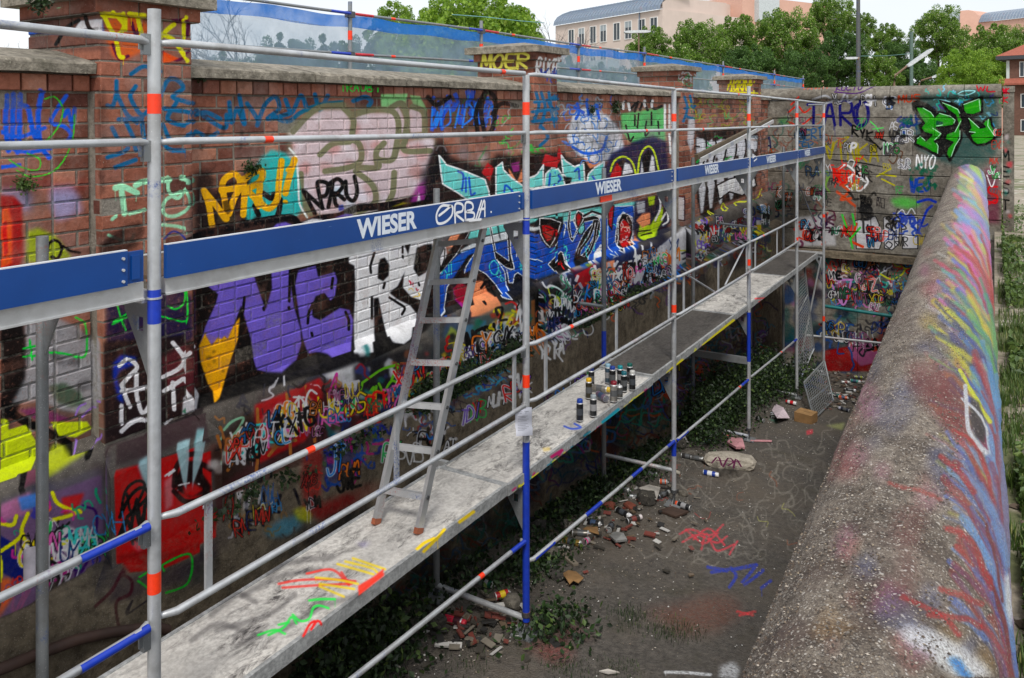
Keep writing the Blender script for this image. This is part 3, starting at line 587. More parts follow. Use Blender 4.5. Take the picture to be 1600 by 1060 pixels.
cw.poly((150, 100, 60), [(830, 470), (836, 468), (836, 530), (830, 534)], .8, 1)
cw.poly((64, 60, 64), [(830, 440), (870, 425), (892, 436), (846, 458)], .9, 2)
cw.poly(PCH, [(852, 478), (862, 466), (862, 490), (858, 512), (852, 500)], .9, 1)
cw.text(WH, 2, 'AHA', (866, 490), (884, 480), 24)
cw.scrib((845, 455, 885, 520), 12, [(190, 205, 60), WH, (60, 90, 140)], (1.5, 3), (6, 14), 47)
cw.poly((34, 36, 62), [(884, 430), (1046, 370), (1046, 425), (976, 458), (886, 505)], .85, 2)
cw.poly((200, 90, 40), [(888, 470), (902, 448), (902, 490), (892, 505)], .9, 1)
cw.poly((160, 28, 40), [(898, 430), (932, 412), (930, 440), (906, 452)], .92, 1)
cw.poly((180, 196, 50), [(932, 432), (944, 420), (938, 450), (930, 462)], .92, 1)
cw.poly(PCH, [(946, 410), (960, 406), (962, 440), (950, 450)], .9, 1)
cw.scrib((880, 440, 1040, 470), 40, [WH, (225, 225, 230), (170, 175, 190)], (1.6, 3), (8, 20), 48, sh=-60, vert=True)
cw.text(WH, 3, 'BEOAT', (966, 442), (1004, 420), 24, 22)
cw.lines(WH, 3, [(1004, 385), (1008, 440)], [(1018, 380), (1020, 430)], [(992, 385), (996, 430)])
cw.poly((190, 192, 200), [(1006, 405), (1040, 378), (1046, 372), (1046, 418), (1020, 430), (1008, 434)], .9, 1)
cw.text((90, 90, 60), 2, 'EXER', (1012, 424), (1036, 410), 16)
cw.poly((206, 206, 210), [(1046, 372), (1074, 354), (1086, 362), (1086, 398), (1046, 428)], .96, 1)
cw.poly(K, [(1074, 362), (1079, 358), (1081, 402), (1077, 405)], .9, .5)
cw.poly((190, 192, 198), [(1086, 350), (1100, 345), (1104, 380), (1088, 410)], .85, 1)
# panel two, upper
cw.lines(TEAL, 5, [(838, 145), (842, 165), (836, 185)], [(846, 145), (852, 170), (844, 200)], [(858, 145), (862, 175), (868, 198)], [(868, 150), (858, 160), (870, 178)], [(834, 175), (872, 170)], [(834, 190), (870, 186)], [(848, 200), (856, 215), (844, 228)], [(836, 160), (870, 155)])
cw.poly((214, 218, 226), [(896, 178), (912, 168), (930, 172), (950, 182), (966, 200), (976, 232), (956, 250), (930, 256), (900, 240), (886, 216)], .96, 1.5)
cw.lines((150, 156, 160), 2, *[[(x, 190), (x+3, 215), (x-2, 246)] for x in range(902, 972, 11)], al=.8)
cw.scrib((890, 160, 966, 240), 55, [(60, 110, 190), (90, 140, 205), (160, 165, 170)], (1.5, 2.5), (8, 18), 51, vert=False)
cw.lines((40, 100, 200), 4, [(902, 162), (905, 175), (900, 186)], [(916, 156), (920, 180)], [(898, 168), (912, 176)], [(932, 165), (936, 185)], [(895, 230), (915, 240), (940, 235), (948, 215)])
cw.poly((34, 34, 38), [(1003, 160), (1000, 150), (940, 200), (932, 260), (960, 250), (960, 210)], .3, 5)
cw.poly((96, 178, 112), [(970, 178), (1038, 168), (1040, 222), (1020, 214), (1000, 226), (984, 222), (972, 204)], .95, 1.5)
cw.lines(K, 2.5, [(978, 196), (984, 220), (990, 214)], [(998, 178), (996, 200)], [(1010, 190), (1008, 212), (1016, 204)], [(992, 180), (992, 196)], [(1018, 176), (1018, 196)], [(1028, 190), (1030, 210)])
cw.lines(K, 4, [(972, 170), (976, 158)], [(984, 172), (996, 160), (992, 174)], [(1000, 172), (1006, 160), (1012, 172)], [(1016, 158), (1022, 170), (1034, 166)])
cw.lines(WH, 4, [(974, 160), (974, 170)], [(982, 162), (984, 172)], [(1006, 158), (1008, 166)], [(1018, 158), (1019, 167)])
cw.poly((28, 34, 70), [(944, 262), (956, 240), (990, 222), (1020, 212), (1042, 222), (1046, 268), (1000, 280), (946, 290)], .95, 2)
cw.lines((190, 206, 60), 3, [(954, 268), (960, 252), (974, 245), (988, 254), (994, 274)], [(996, 274), (1001, 242), (1013, 229), (1023, 240), (1030, 270)])
cw.poly(K, [(957, 284), (962, 256), (974, 249), (986, 257), (992, 276)], .95, .5)
cw.poly((180, 30, 36), [(952, 278), (964, 254), (972, 264), (970, 278)], .95, .6)
cw.poly(WH, [(972, 274), (976, 254), (984, 256), (990, 270)], .95, .5)
cw.poly(K, [(1000, 275), (1004, 244), (1013, 233), (1022, 246), (1026, 268)], .95, .5)
cw.poly(WH, [(1014, 268), (1018, 242), (1022, 246), (1024, 268)], .95, .4)
cw.poly(WH, [(1000, 272), (1003, 250), (1006, 270)], .9, .4)
cw.lines(WH, 3, [(1039, 164), (1039, 205)], [(1046, 164), (1046, 200)], [(1052, 166), (1050, 196)], [(1046, 210), (1048, 240)])
cw.poly((24, 28, 50), [(992, 314), (1040, 300), (1050, 340), (1040, 376), (1000, 382), (988, 360)], .9, 2)
cw.poly((170, 195, 40), [(996, 368), (1000, 352), (1016, 352), (1028, 334), (1036, 322), (1036, 344), (1026, 362), (1012, 374), (1000, 374)], .97, .6)
cw.poly((170, 195, 40), [(1012, 308), (1024, 306), (1022, 320), (1014, 322)], .95, .6)
cw.poly(PCH, [(994, 345), (1004, 334), (1016, 332), (1016, 350), (1004, 356), (1000, 352)], .96, .6)
cw.poly((190, 192, 198), [(994, 316), (1008, 314), (1008, 332), (996, 334)], .85, 1)
cw.lines(WH, 3, [(1030, 305), (1032, 325), (1024, 345)], [(1034, 344), (1042, 332), (1044, 345), (1036, 352)])
cw.lines(K, 2, [(996, 362), (1016, 360)], [(1002, 368), (1018, 364)])
# panel three
cw.lines(TEAL, 4, [(1070, 152), (1074, 170), (1068, 190)], [(1078, 150), (1084, 172)], [(1070, 170), (1086, 166)], [(1072, 182), (1084, 186)])
cw.scrib((1088, 162, 1180, 200), 44, [(140, 150, 60), (90, 160, 100), (60, 110, 80), (170, 150, 50)], (1.2, 2.2), (5, 12), 61, al=.75)
cw.poly((196, 200, 206), [(1076, 186), (1085, 186), (1086, 206), (1080, 240), (1074, 220)], .7, 1)
cw.poly((204, 204, 208), [(1060, 308), (1070, 308), (1070, 345), (1060, 345)], .9, 1, out=(60, 30, 40), ow=2)
cw.poly(K, [(1086, 202), (1100, 205), (1150, 200), (1186, 208), (1184, 250), (1180, 300), (1150, 312), (1120, 322), (1108, 345), (1096, 342), (1088, 310)], .93, 1.5)
for i, x in enumerate((1090, 1104, 1119, 1136, 1152, 1167)):
    cw.poly((206, 208, 214), [(x, 222+i % 2*4), (x+9, 216), (x+14, 250), (x+13, 292-i*3), (x+9, 332-i*7), (x+5, 334-i*7), (x+1, 290), (x+3, 256)], .97, .5)
cw.poly((206, 208, 214), [(1088, 214), (1110, 222), (1150, 214), (1184, 212), (1183, 236), (1150, 244), (1110, 248), (1088, 240)], .9, 1)
cw.poly((206, 208, 214), [(1092, 256), (1130, 250), (1180, 246), (1181, 268), (1150, 276), (1112, 282), (1092, 280)], .9, 1)
cw.lines(K, 2.4, *[[(x, 206), (x+3, 232), (x-2, 262), (x+5, 300)] for x in (1101, 1116, 1132, 1148, 1163)])
cw.poly(WH, [(1120, 290), (1140, 280), (1178, 270), (1182, 290), (1160, 306), (1140, 300), (1124, 312)], .92, .8, out=K, ow=2)
cw.scrib((1090, 210, 1180, 250), 7, [(40, 160, 80), K], (1.5, 2.5), (4, 9), 62)
cw.lines((196, 200, 70), 2, [(1090, 342), (1100, 348), (1108, 344), (1106, 330), (1114, 336), (1124, 332), (1130, 318), (1136, 330), (1146, 322), (1150, 316), (1180, 312), (1190, 296)])
cw.scrib((1090, 350, 1190, 400), 60, [(60, 90, 150), (50, 120, 110), (30, 36, 70), (150, 110, 80), WH, (90, 60, 100)], (1.5, 3), (6, 14), 63, sh=-28)
cw.poly((60, 66, 150), [(1096, 375), (1102, 372), (1104, 392), (1096, 394)], .8, 1)
# pillars above the coping
cw.poly((40, 32, 30), [(748, 84), (835, 86), (835, 112), (748, 118)], .6, 2)
cw.text((224, 216, 110), 4.5, 'MOER', (752, 108), (828, 106), 22, jit=.04)
cw.text(WH, 3, 'RIKE', (838, 116), (872, 118), 24, slant=.1)
cw.scrib((840, 106, 872, 118), 6, [(30, 70, 150)], (2, 3), (5, 10), 64)
cw.text(GRN, 2, 'ACA', (848, 73), (863, 74), 8)
cw.scrib((1067, 114, 1085, 138), 14, [(190, 195, 200), (70, 150, 110)], (1, 2), (4, 9), 65)
cw.text((214, 206, 50), 2.5, 'HORNY.', (1137, 140), (1184, 144), 16, slant=.15)
cw.line((214, 206, 50), 2, [(1140, 143), (1184, 146)])
# plinth zone between the ledges
cw.poly((70, 30, 34), [(340, 686), (420, 640), (560, 592), (600, 600), (600, 650), (480, 712), (340, 790)], .85, 3)
cw.poly((58, 46, 40), [(336, 690), (392, 640), (400, 720), (340, 762)], .8, 3)
cw.lines(MINT, 4, [(350, 672), (362, 660), (380, 654), (372, 672), (356, 690), (350, 710)], [(354, 722), (358, 700)], al=.8)
cw.poly((170, 28, 34), [(398, 634), (450, 612), (500, 590), (506, 600), (500, 650), (476, 690), (440, 706), (400, 728)], .9, 2)
cw.poly((212, 205, 204), [(412, 650), (440, 628), (450, 660), (452, 690), (426, 700), (408, 690)], .85, 3)
cw.poly((206, 196, 200), [(462, 640), (486, 622), (498, 640), (482, 650), (466, 656)], .8, 2)
cw.lines((168, 112, 60), 5, [(344, 668), (352, 690), (366, 702), (376, 680), (386, 664)], [(356, 735), (376, 700), (384, 674), (392, 720)], [(360, 702), (384, 704)], [(402, 640), (404, 700), (400, 740)], [(448, 616), (452, 660), (454, 710)], [(478, 604), (486, 640), (492, 690)], [(450, 652), (470, 646), (488, 650)], [(420, 712), (440, 690), (462, 688)])
cw.poly((214, 214, 218), [(500, 588), (560, 566), (575, 580), (566, 600), (575, 630), (560, 650), (546, 640), (534, 600)], .85, 3)
cw.poly((30, 30, 36), [(552, 572), (630, 545), (650, 548), (648, 600), (640, 630), (620, 640), (566, 655), (556, 620)], .88, 3)
cw.blobs((560, 545, 650, 600), 16, [(40, 110, 110), (210, 215, 220), (60, 70, 130), (150, 90, 60)], (5, 13), 66, al=.8, soft=1.5)
cw.lines((190, 60, 150), 3, [(512, 620), (526, 584), (524, 606)], [(520, 622), (548, 620), (570, 646), (550, 640)], [(508, 656), (530, 666)])
cw.poly((180, 24, 36), [(524, 632), (536, 616), (543, 624), (540, 640), (532, 650)], .95, .6)
cw.lines((200, 200, 206), 5, [(536, 590), (546, 614), (560, 620)], [(540, 600), (560, 596)], [(552, 640), (556, 600)])
cw.lines((110, 180, 40), 4, [(566, 598), (596, 578), (622, 570)], [(566, 600), (564, 612), (576, 614), (584, 606), (574, 640), (584, 640), (588, 604)], [(592, 600), (600, 612), (612, 596), (624, 602), (626, 612)], [(622, 572), (612, 594)], [(594, 634), (610, 620), (628, 614)])
cw.scrib((340, 640, 560, 720), 40, [W, K, (150, 30, 40), (60, 60, 70), (170, 120, 70)], (2, 4), (8, 20), 67, sh=-90, al=.7)
cw.blobs((640, 540, 700, 640), 26, [(60, 60, 66), (120, 120, 110), (190, 60, 60), (60, 130, 90), (200, 200, 204)], (5, 14), 68, al=.8, soft=2)
cw.scrib((700, 590, 800, 640), 50, [(70, 170, 200), (30, 60, 140), (60, 150, 180), (40, 36, 50)], (1.6, 3), (8, 18), 69, sh=-50)
cw.blobs((690, 600, 810, 650), 20, [(24, 50, 110), (90, 60, 70), (60, 50, 60)], (7, 16), 70, sh=-50, al=.7, soft=3)
cw.scrib((640, 640, 700, 690), 40, [W, (30, 30, 34), (160, 40, 60), (40, 90, 150)], (1.6, 3), (6, 16), 71, sh=-10)
cw.scrib((830, 480, 980, 560), 90, [(40, 90, 110), WH, (100, 70, 120), (200, 100, 60), (30, 40, 90), (60, 130, 100)], (1.5, 3), (7, 17), 72, sh=-75)
cw.text(WH, 3, 'RIA', (848, 562), (878, 548), 22)
cw.lines(WH, 2.5, [(862, 540), (868, 528), (874, 538), (864, 544), (874, 560)])
cw.scrib((940, 450, 1080, 500), 70, [(60, 50, 90), (110, 80, 120), (120, 90, 50), (190, 100, 50), (150, 155, 160), (40, 44, 50)], (1.5, 3.2), (6, 15), 73, sh=-60)
cw.scrib((1070, 400, 1200, 440), 60, [(60, 60, 66), (200, 200, 205), (70, 60, 90), (190, 200, 60), (120, 60, 50)], (1.4, 2.6), (6, 13), 74, sh=-50)
# concrete foot of the wall
cw.poly((140, 24, 32), [(474, 706), (510, 690), (506, 720), (500, 790), (540, 770), (560, 780), (500, 812), (474, 800), (470, 750)], .8, 4)
cw.poly((130, 40, 40), [(486, 790), (560, 760), (600, 755), (560, 790), (500, 820)], .55, 6)
cw.poly((22, 44, 110), [(506, 720), (540, 700), (562, 696), (560, 740), (530, 752), (508, 756)], .6, 4)
cw.scrib((506, 700, 590, 760), 34, [(24, 50, 130), (170, 50, 120), (30, 80, 150)], (2.5, 4.5), (8, 20), 75, sh=-35)
cw.poly((80, 140, 160), [(412, 830), (440, 812), (470, 806), (474, 820), (450, 838), (424, 840)], .8, 4)
cw.poly((190, 190, 50), [(458, 800), (476, 792), (488, 804), (484, 818), (466, 814)], .85, 3)
cw.lines((28, 28, 40), 5, [(434, 790), (438, 774), (430, 796), (424, 790)], [(460, 766), (468, 790)], [(360, 800), (366, 830), (372, 800), (376, 832)], [(382, 790), (392, 820)], [(404, 800), (412, 780), (412, 810)], [(420, 800), (436, 802)])
cw.scrib((350, 780, 460, 830), 20, [(150, 110, 60), (60, 50, 50), W], (2, 4), (8, 16), 76, al=.6)
cw.scrib((830, 640, 1040, 760), 130, [(60, 66, 90), (120, 60, 50), (40, 90, 90), (120, 124, 130), (30, 50, 100), (90, 44, 90)], (1.8, 3.4), (10, 26), 77, sh=-70, al=.95)
cw.blobs((820, 680, 1000, 800), 40, [(24, 60, 80), (30, 80, 60), (34, 36, 60), (90, 50, 40)], (12, 30), 78, sh=-100, al=.85, soft=5)
cw.scrib((1040, 560, 1200, 640), 100, [(60, 50, 80), (110, 90, 130), (40, 80, 90), (80, 60, 60)], (1.5, 3), (8, 20), 79, sh=-90, al=.9)
cw.poly((190, 70, 26), [(1030, 600), (1047, 600), (1047, 626), (1032, 616)], .9, 1)
cw.poly((190, 70, 26), [(1084, 570), (1098, 568), (1098, 586), (1086, 586)], .8, 1)
cw.scrib((1180, 200, 1210, 420), 40, [(60, 80, 90), (110, 80, 60), (40, 90, 70)], (1.5, 3), (6, 14), 80, al=.6)

q = lambda *p: Q(0, 656, 2.165, p)
cw.poly((20, 8, 12), q((590,200),(630,140),(690,140),(724,190),(716,250),(640,262),(600,240)), .92, 1.5)
cw.poly((190, 22, 30), q((620,225),(652,212),(690,236),(655,262),(622,256)), .9, 2)
cw.poly((120, 8, 16), q((400,460),(520,430),(700,380),(730,330),(732,372),(520,450),(405,478)), .7, 3)
cw.poly((176, 206, 212), q((468,150),(500,130),(520,140),(522,262),(500,230)), .85, 1.5); cw.poly((176, 206, 212), q((594,92),(640,74),(640,130),(630,240),(618,210)), .85, 1); cw.poly((176, 206, 212), q((664,70),(706,40),(690,120),(656,212),(650,240),(652,150)), .85, 1)
cw.lines(W, 2.5, q((604,222),(640,214)), q((684,270),(704,250)), q((570,190),(592,172)), q((671,217),(674,218)))
cw.lines(K, 5, q((405,330),(440,260),(480,230),(500,260),(430,330)), q((440,400),(455,300),(480,380),(490,290)), q((400,400),(430,340),(450,420)))
cw.poly((230, 190, 195), q((440,420),(470,400),(500,420),(470,450)), .5, 3)
# older layers showing between the big pieces
def throw(cv, box, n, pal, seed, sh=0, size=(10, 22), w=4):
    r = np.random.RandomState(seed); x0, y0, x1, y1 = box
    for _ in range(n):
        u = r.rand(); x = x0+(x1-x0)*u; y = y0+(y1-y0)*r.rand()+sh*u; L = r.uniform(*size); c = pal[r.randint(len(pal))]
        k = r.randint(2, 4); sk = r.uniform(-.3, .3); G = list(FONT.keys())[:25]; q0 = []
        for i in range(k):
            for st in FONT[G[r.randint(len(G))]]:
                q0.append([(x+i*L*.62+(px_*.8+sk*(1-py_))*L*.8+r.uniform(-1, 1), y+(py_-.5)*L*1.3+i*sh/(x1-x0)*L*.62+r.uniform(-1, 1)) for px_, py_ in st])
        if r.rand() < .45:
            for q in q0: cv.line(K if r.rand() < .7 else W, w*.8+1.8, q, .9)
        for q in q0: cv.line(c, w*.62, q, .95)
cw.blobs((338, 690, 480, 740), 26, [(150, 40, 40), (190, 186, 184), (60, 60, 64), (120, 80, 50), (40, 80, 90)], (8, 18), 230, -60, .85, 2)
cw.blobs((500, 640, 690, 690), 40, [(40, 110, 110), (190, 190, 194), (40, 60, 120), (160, 50, 60), (40, 40, 46), (60, 130, 80)], (7, 15), 231, -70, .85, 2)
cw.blobs((690, 570, 830, 610), 36, [(50, 100, 150), (200, 170, 60), (60, 130, 90), (40, 40, 46), (180, 80, 60)], (6, 13), 232, -60, .85, 1.5)
cw.blobs((836, 500, 1050, 540), 70, [(40, 50, 100), (190, 100, 50), (150, 150, 158), (90, 50, 100), (36, 90, 90), (34, 34, 40)], (5, 12), 233, -100, .85, 1.5)
cw.blobs((1050, 420, 1200, 450), 40, [(60, 60, 90), (120, 90, 60), (150, 150, 156), (50, 100, 90)], (4, 9), 234, -70, .8, 1.5)
cw.blobs((560, 900, 830, 1000), 50, [(30, 44, 60), (40, 60, 50), (60, 44, 50), (44, 44, 48)], (14, 34), 235, -140, .8, 6)
cw.scrib((600, 860, 1040, 960), 120, [(70, 76, 84), (110, 60, 50), (40, 84, 90), (120, 122, 126), (40, 54, 96)], (1.8, 3.4), (10, 26), 236, sh=-220, al=.85)
cw.scrib((830, 660, 1040, 740), 110, [(60, 110, 170), (190, 90, 50), (170, 172, 178), (50, 140, 120), (150, 60, 120), (60, 70, 150)], (2, 3.6), (12, 30), 240, sh=-90, al=.8)
cw.scrib((600, 880, 830, 960), 40, [(60, 90, 120), (110, 112, 118), (90, 60, 60), (40, 100, 90)], (2, 4), (12, 34), 241, sh=-130, al=.7)
cw.scrib((1040, 570, 1200, 640), 60, [(120, 80, 150), (170, 172, 178), (60, 120, 140), (180, 90, 60)], (1.6, 3), (8, 20), 242, sh=-90, al=.8)
PALB = [(214, 40, 40), (40, 130, 210), (236, 206, 50), (60, 180, 100), (220, 110, 180), (234, 234, 238), (240, 130, 50), (130, 100, 200), (70, 200, 200), (20, 20, 24), (234, 234, 238)]
throw(cw, (345, 690, 480, 720), 9, PALB, 260, -70, (18, 30), 5.5); throw(cw, (486, 640, 690, 668), 14, PALB, 261, -72, (15, 26), 5)
throw(cw, (690, 560, 830, 590), 12, PALB, 262, -58, (13, 22), 4.4); throw(cw, (836, 490, 1046, 530), 22, PALB, 263, -100, (10, 18), 3.6)
throw(cw, (500, 730, 700, 770), 8, PALB, 264, -70, (14, 24), 4); throw(cw, (690, 640, 830, 670), 8, PALB, 265, -60, (12, 20), 3.6)
throw(cw, (1086, 352, 1190, 392), 12, PALB, 266, -30, (7, 13), 2.6); throw(cw, (0, 800, 158, 920), 8, PALB, 267, -40, (20, 34), 6)
throw(cw, (850, 620, 1040, 680), 18, PALB, 268, -80, (14, 26), 3.6)
cw.poly((40, 90, 160), [(880, 620), (960, 570), (962, 590), (884, 640)], .5, 4)
PALT = [(200, 60, 50), (60, 140, 190), (150, 50, 46), (50, 100, 150), (190, 170, 70), (50, 110, 84), (150, 96, 130), (206, 206, 210), (180, 110, 60), (80, 70, 120), (24, 24, 28), (24, 24, 28), (206, 206, 210), (30, 50, 100)]
throw(cw, (345, 690, 470, 740), 16, PALT, 201, -70); throw(cw, (480, 620, 680, 680), 26, PALT, 202, -60, (8, 18), 3)
throw(cw, (690, 560, 830, 600), 20, PALT, 203, -50, (8, 16), 3); throw(cw, (840, 500, 1040, 540), 34, PALT, 204, -90, (6, 14), 2.4)
throw(cw, (340, 770, 480, 850), 12, PALT, 205, -60, (10, 20), 3); throw(cw, (1090, 350, 1190, 400), 22, PALT, 206, -30, (4, 9), 1.8)
throw(cw, (900, 440, 1050, 470), 20, PALT, 207, -60, (6, 12), 2.2); throw(cw, (0, 850, 160, 930), 10, PALT, 208, -30, (12, 26), 4)
cw.scrib((306, 150, 460, 260), 10, [K, (60, 50, 50)], (2, 4), (10, 22), 209, al=.35); cw.scrib((690, 150, 830, 250), 14, [(60, 56, 60), (190, 186, 190), (60, 140, 90)], (1.6, 3), (8, 18), 210, al=.5)
cw.blobs((872, 150, 1070, 240), 12, [(170, 160, 160), (60, 60, 64)], (8, 18), 211, al=.35, soft=4)

# ---- the cross wall at the far end
cf = Canvas(1170, 110, 1600, 620, 2.0)
cf.blobs((1190, 400, 1420, 480), 60, [(40, 60, 60), (150, 100, 140), (60, 40, 60), (110, 40, 30), (170, 170, 175), (30, 90, 90)], (8, 20), 81, al=.85, soft=2)
cf.blobs((1190, 460, 1400, 580), 50, [(30, 90, 90), (130, 20, 30), (150, 100, 130), (40, 44, 60), (30, 70, 110)], (10, 26), 82, al=.85, soft=2)
cf.poly((140, 16, 28), [(1285, 548), (1330, 540), (1380, 548), (1376, 580), (1290, 580)], .95, 1)
cf.poly((160, 100, 140), [(1325, 536), (1376, 534), (1372, 566), (1345, 572), (1330, 556)], .9, 1)
cf.scrib((1288, 404, 1425, 480), 110, [(200, 120, 180), (190, 190, 50), (215, 215, 220), K, (180, 40, 40), (60, 160, 150), (30, 30, 80)], (1.5, 2.8), (6, 15), 83)
cf.text(K, 2, 'SMEAR', (1336, 422), (1376, 420), 14)
cf.lines((196, 140, 200), 3, [(1296, 436), (1318, 476), (1330, 440)], [(1310, 436), (1316, 474)], [(1306, 437), (1332, 437)])
cf.line((190, 196, 50), 2.5, [(1376, 428), (1392, 436), (1408, 430), (1414, 422)])
cf.text(K, 1.6, 'MANIACS', (1340, 456), (1380, 462), 9); cf.text(K, 1.6, 'CREW', (1346, 466), (1376, 470), 8)
cf.scrib((1290, 500, 1390, 545), 40, [(170, 60, 40), (30, 80, 140), WH, (40, 40, 50)], (2, 3.5), (8, 20), 84)
# white block letters over the ledge
cf.poly((200, 200, 204), [(1248, 340), (1300, 335), (1306, 384), (1244, 384)], .8, 1.5)
cf.poly((205, 205, 210), [(1336, 345), (1368, 338), (1374, 352), (1366, 368), (1378, 378), (1374, 390), (1338, 389)], .95, .6, out=K, ow=1.5)
cf.poly((205, 205, 210), [(1380, 340), (1390, 338), (1392, 362), (1398, 340), (1406, 342), (1404, 382), (1394, 391), (1382, 388)], .95, .6, out=K, ow=1.5)
cf.poly((205, 205, 210), [(1408, 342), (1434, 340), (1434, 352), (1434, 389), (1410, 389)], .95, .6, out=K, ow=1.5)
cf.scrib((1406, 340, 1440, 368), 16, [(30, 70, 170)], (2.5, 3.5), (8, 16), 85)
cf.scrib((1380, 338, 1408, 360), 10, [K], (2, 3), (6, 12), 86)
cf.text((90, 24, 90), 1.8, 'KAUPO', (1354, 380), (1384, 376), 12)
cf.line(K, 1.6, [(1384, 382), (1388, 378), (1394, 382), (1390, 388), (1384, 384)])
cf.lines((200, 70, 30), 4, [(1318, 340), (1330, 372), (1338, 350)], [(1330, 378), (1348, 386)])
cf.lines((60, 190, 70), 3, [(1316, 336), (1328, 372), (1332, 388)], [(1330, 372), (1344, 356)], [(1332, 335), (1336, 352)])
cf.scrib((1248, 338, 1304, 384), 16, [(90, 24, 60), (60, 20, 50), (200, 60, 40)], (2.5, 4), (8, 16), 87)
cf.text((70, 20, 60), 3, 'K', (1292, 352), (1306, 352), 16)
# tags in the middle
cf.text((30, 28, 96), 4.5, 'TARO', (1262, 196), (1364, 196), 32, 40, gap=.3, jit=.03)
cf.line((30, 28, 96), 5, [(1346, 160), (1334, 172), (1338, 192), (1350, 196), (1357, 180), (1352, 160), (1344, 158)])
cf.text(K, 3, 'RYK', (1332, 210), (1366, 222), 14)
cf.lines(K, 3, [(1352, 218), (1366, 224), (1376, 234)], [(1376, 218), (1384, 222), (1378, 232)])
cf.text((150, 140, 30), 3, 'VINKA', (1290, 248), (1376, 254), 26)
cf.line((150, 140, 30), 2, [(1288, 222), (1300, 236), (1306, 222), (1326, 214), (1316, 224)])
cf.line(K, 2, [(1300, 250), (1340, 254), (1384, 262)])
cf.lines((90, 60, 40), 2, [(1390, 246), (1394, 238), (1402, 244), (1396, 256), (1388, 250)], [(1396, 236), (1410, 238), (1404, 256)])
cf.lines((90, 200, 100), 1.6, [(1360, 190), (1370, 200), (1376, 214)], [(1364, 202), (1380, 200)], [(1368, 214), (1380, 210)])
cf.lines((190, 50, 30), 2.5, [(1232, 176), (1246, 166), (1256, 176), (1266, 170)], [(1230, 190), (1250, 196), (1268, 184)], [(1236, 164), (1248, 152)])
cf.poly((70, 130, 80), [(1216, 186), (1232, 182), (1234, 196), (1216, 194)], .7, 2)
cf.text((30, 90, 130), 2.5, 'SERT', (1248, 222), (1288, 214), 16)
cf.text((30, 90, 130), 2.2, 'SER', (1246, 236), (1272, 232), 11)
cf.text((30, 40, 80), 2.5, 'A', (1196, 236), (1208, 236), 22)
cf.scrib((1186, 180, 1290, 340), 70, [(60, 70, 90), (120, 60, 40), (40, 90, 80), (30, 30, 60), (170, 90, 60)], (1.6, 3), (7, 16), 88, al=.7)
cf.lines((170, 172, 178), 3, [(1270, 156), (1290, 150), (1300, 158), (1290, 162)], [(1304, 150), (1312, 160), (1320, 148)], [(1324, 150), (1326, 160), (1338, 152)], al=.8)
cf.text((74, 34, 96), 2, 'KULTO', (1306, 142), (1348, 140), 9)
cf.line((74, 34, 96), 2, [(1304, 144), (1340, 146), (1366, 134)])
cf.text((170, 80, 50), 2, 'TAVAT', (1252, 140), (1296, 138), 8, al=.8)
cf.text((60, 110, 160), 1.6, 'ARTS', (1208, 138), (1238, 136), 7)
cf.text((170, 70, 40), 2.4, 'MUS', (1404, 160), (1440, 158), 10)
# red, white and orange middle cluster
cf.text((204, 40, 30), 2.6, 'NERU', (1302, 282), (1345, 290), 18, 20)
cf.lines(WH, 3, [(1310, 264), (1322, 258), (1336, 270), (1326, 278)], [(1340, 268), (1356, 282), (1350, 294)])
cf.scrib((1304, 258, 1352, 296), 22, [WH, (204, 40, 30), (225, 90, 50)], (1.6, 2.6), (6, 14), 89)
cf.text(K, 2.4, 'RIPE', (1338, 274), (1364, 284), 14)
cf.lines((176, 170, 30), 2.4, [(1370, 276), (1392, 264)], [(1374, 272), (1400, 276)], [(1378, 280), (1398, 290)])
cf.lines((196, 84, 40), 4, [(1316, 290), (1326, 300), (1314, 312), (1330, 310)], [(1308, 300), (1336, 322)], al=.9)
cf.text(K, 4.5, 'YOB', (1344, 330), (1362, 336), 24)
cf.scrib((1338, 306, 1362, 340), 8, [K], (3, 4.5), (8, 14), 90)
cf.text((40, 36, 40), 1.4, 'RPEI', (1370, 322), (1384, 326), 14)
cf.poly((90, 180, 80), [(1392, 312), (1410, 308), (1430, 312), (1440, 320), (1420, 326), (1398, 322)], .8, 3)
cf.lines((200, 202, 206), 1.8, [(1402, 334), (1410, 328), (1416, 336), (1424, 326), (1430, 334)])
cf.lines((120, 160, 70), 3, [(1296, 300), (1290, 290), (1296, 276)], [(1272, 272), (1292, 268), (1290, 290)], al=.6)
cf.poly((60, 60, 60), [(1336, 318), (1362, 322), (1392, 330), (1380, 346), (1340, 342)], .5, 4)
cf.text((24, 70, 150), 3.5, 'WEJ', (1422, 300), (1456, 298), 20)
cf.lines((26, 60, 160), 4, [(1434, 316), (1450, 312), (1462, 316)], [(1440, 350), (1448, 330), (1456, 322)])
cf.text((30, 56, 110), 4, 'ALLE', (1412, 200), (1440, 192), 14, slant=-.2)
cf.scrib((1408, 184, 1436, 205), 8, [(20, 90, 80), (40, 60, 130)], (3, 4), (5, 10), 91)
cf.poly((16, 76, 74), [(1438, 150), (1486, 142), (1536, 138), (1558, 150), (1562, 200), (1558, 240), (1530, 262), (1500, 262), (1460, 250), (1430, 230), (1430, 196), (1450, 190), (1432, 172)], .8, 4)
cf.scrib((1450, 138, 1555, 200), 40, [(60, 130, 170), (40, 160, 150), (120, 170, 190), (20, 50, 90), (90, 60, 130)], (1.6, 3), (5, 13), 92)
cf.scrib((1420, 260, 1465, 300), 16, [(16, 90, 70)], (3, 5), (3, 7), 93)
cf.text(WH, 2.4, 'NYO', (1432, 262), (1462, 264), 20, slant=.1)
GR = (40, 136, 28)
g6 = lambda *p: Q(1400, 120, 6.625, p)
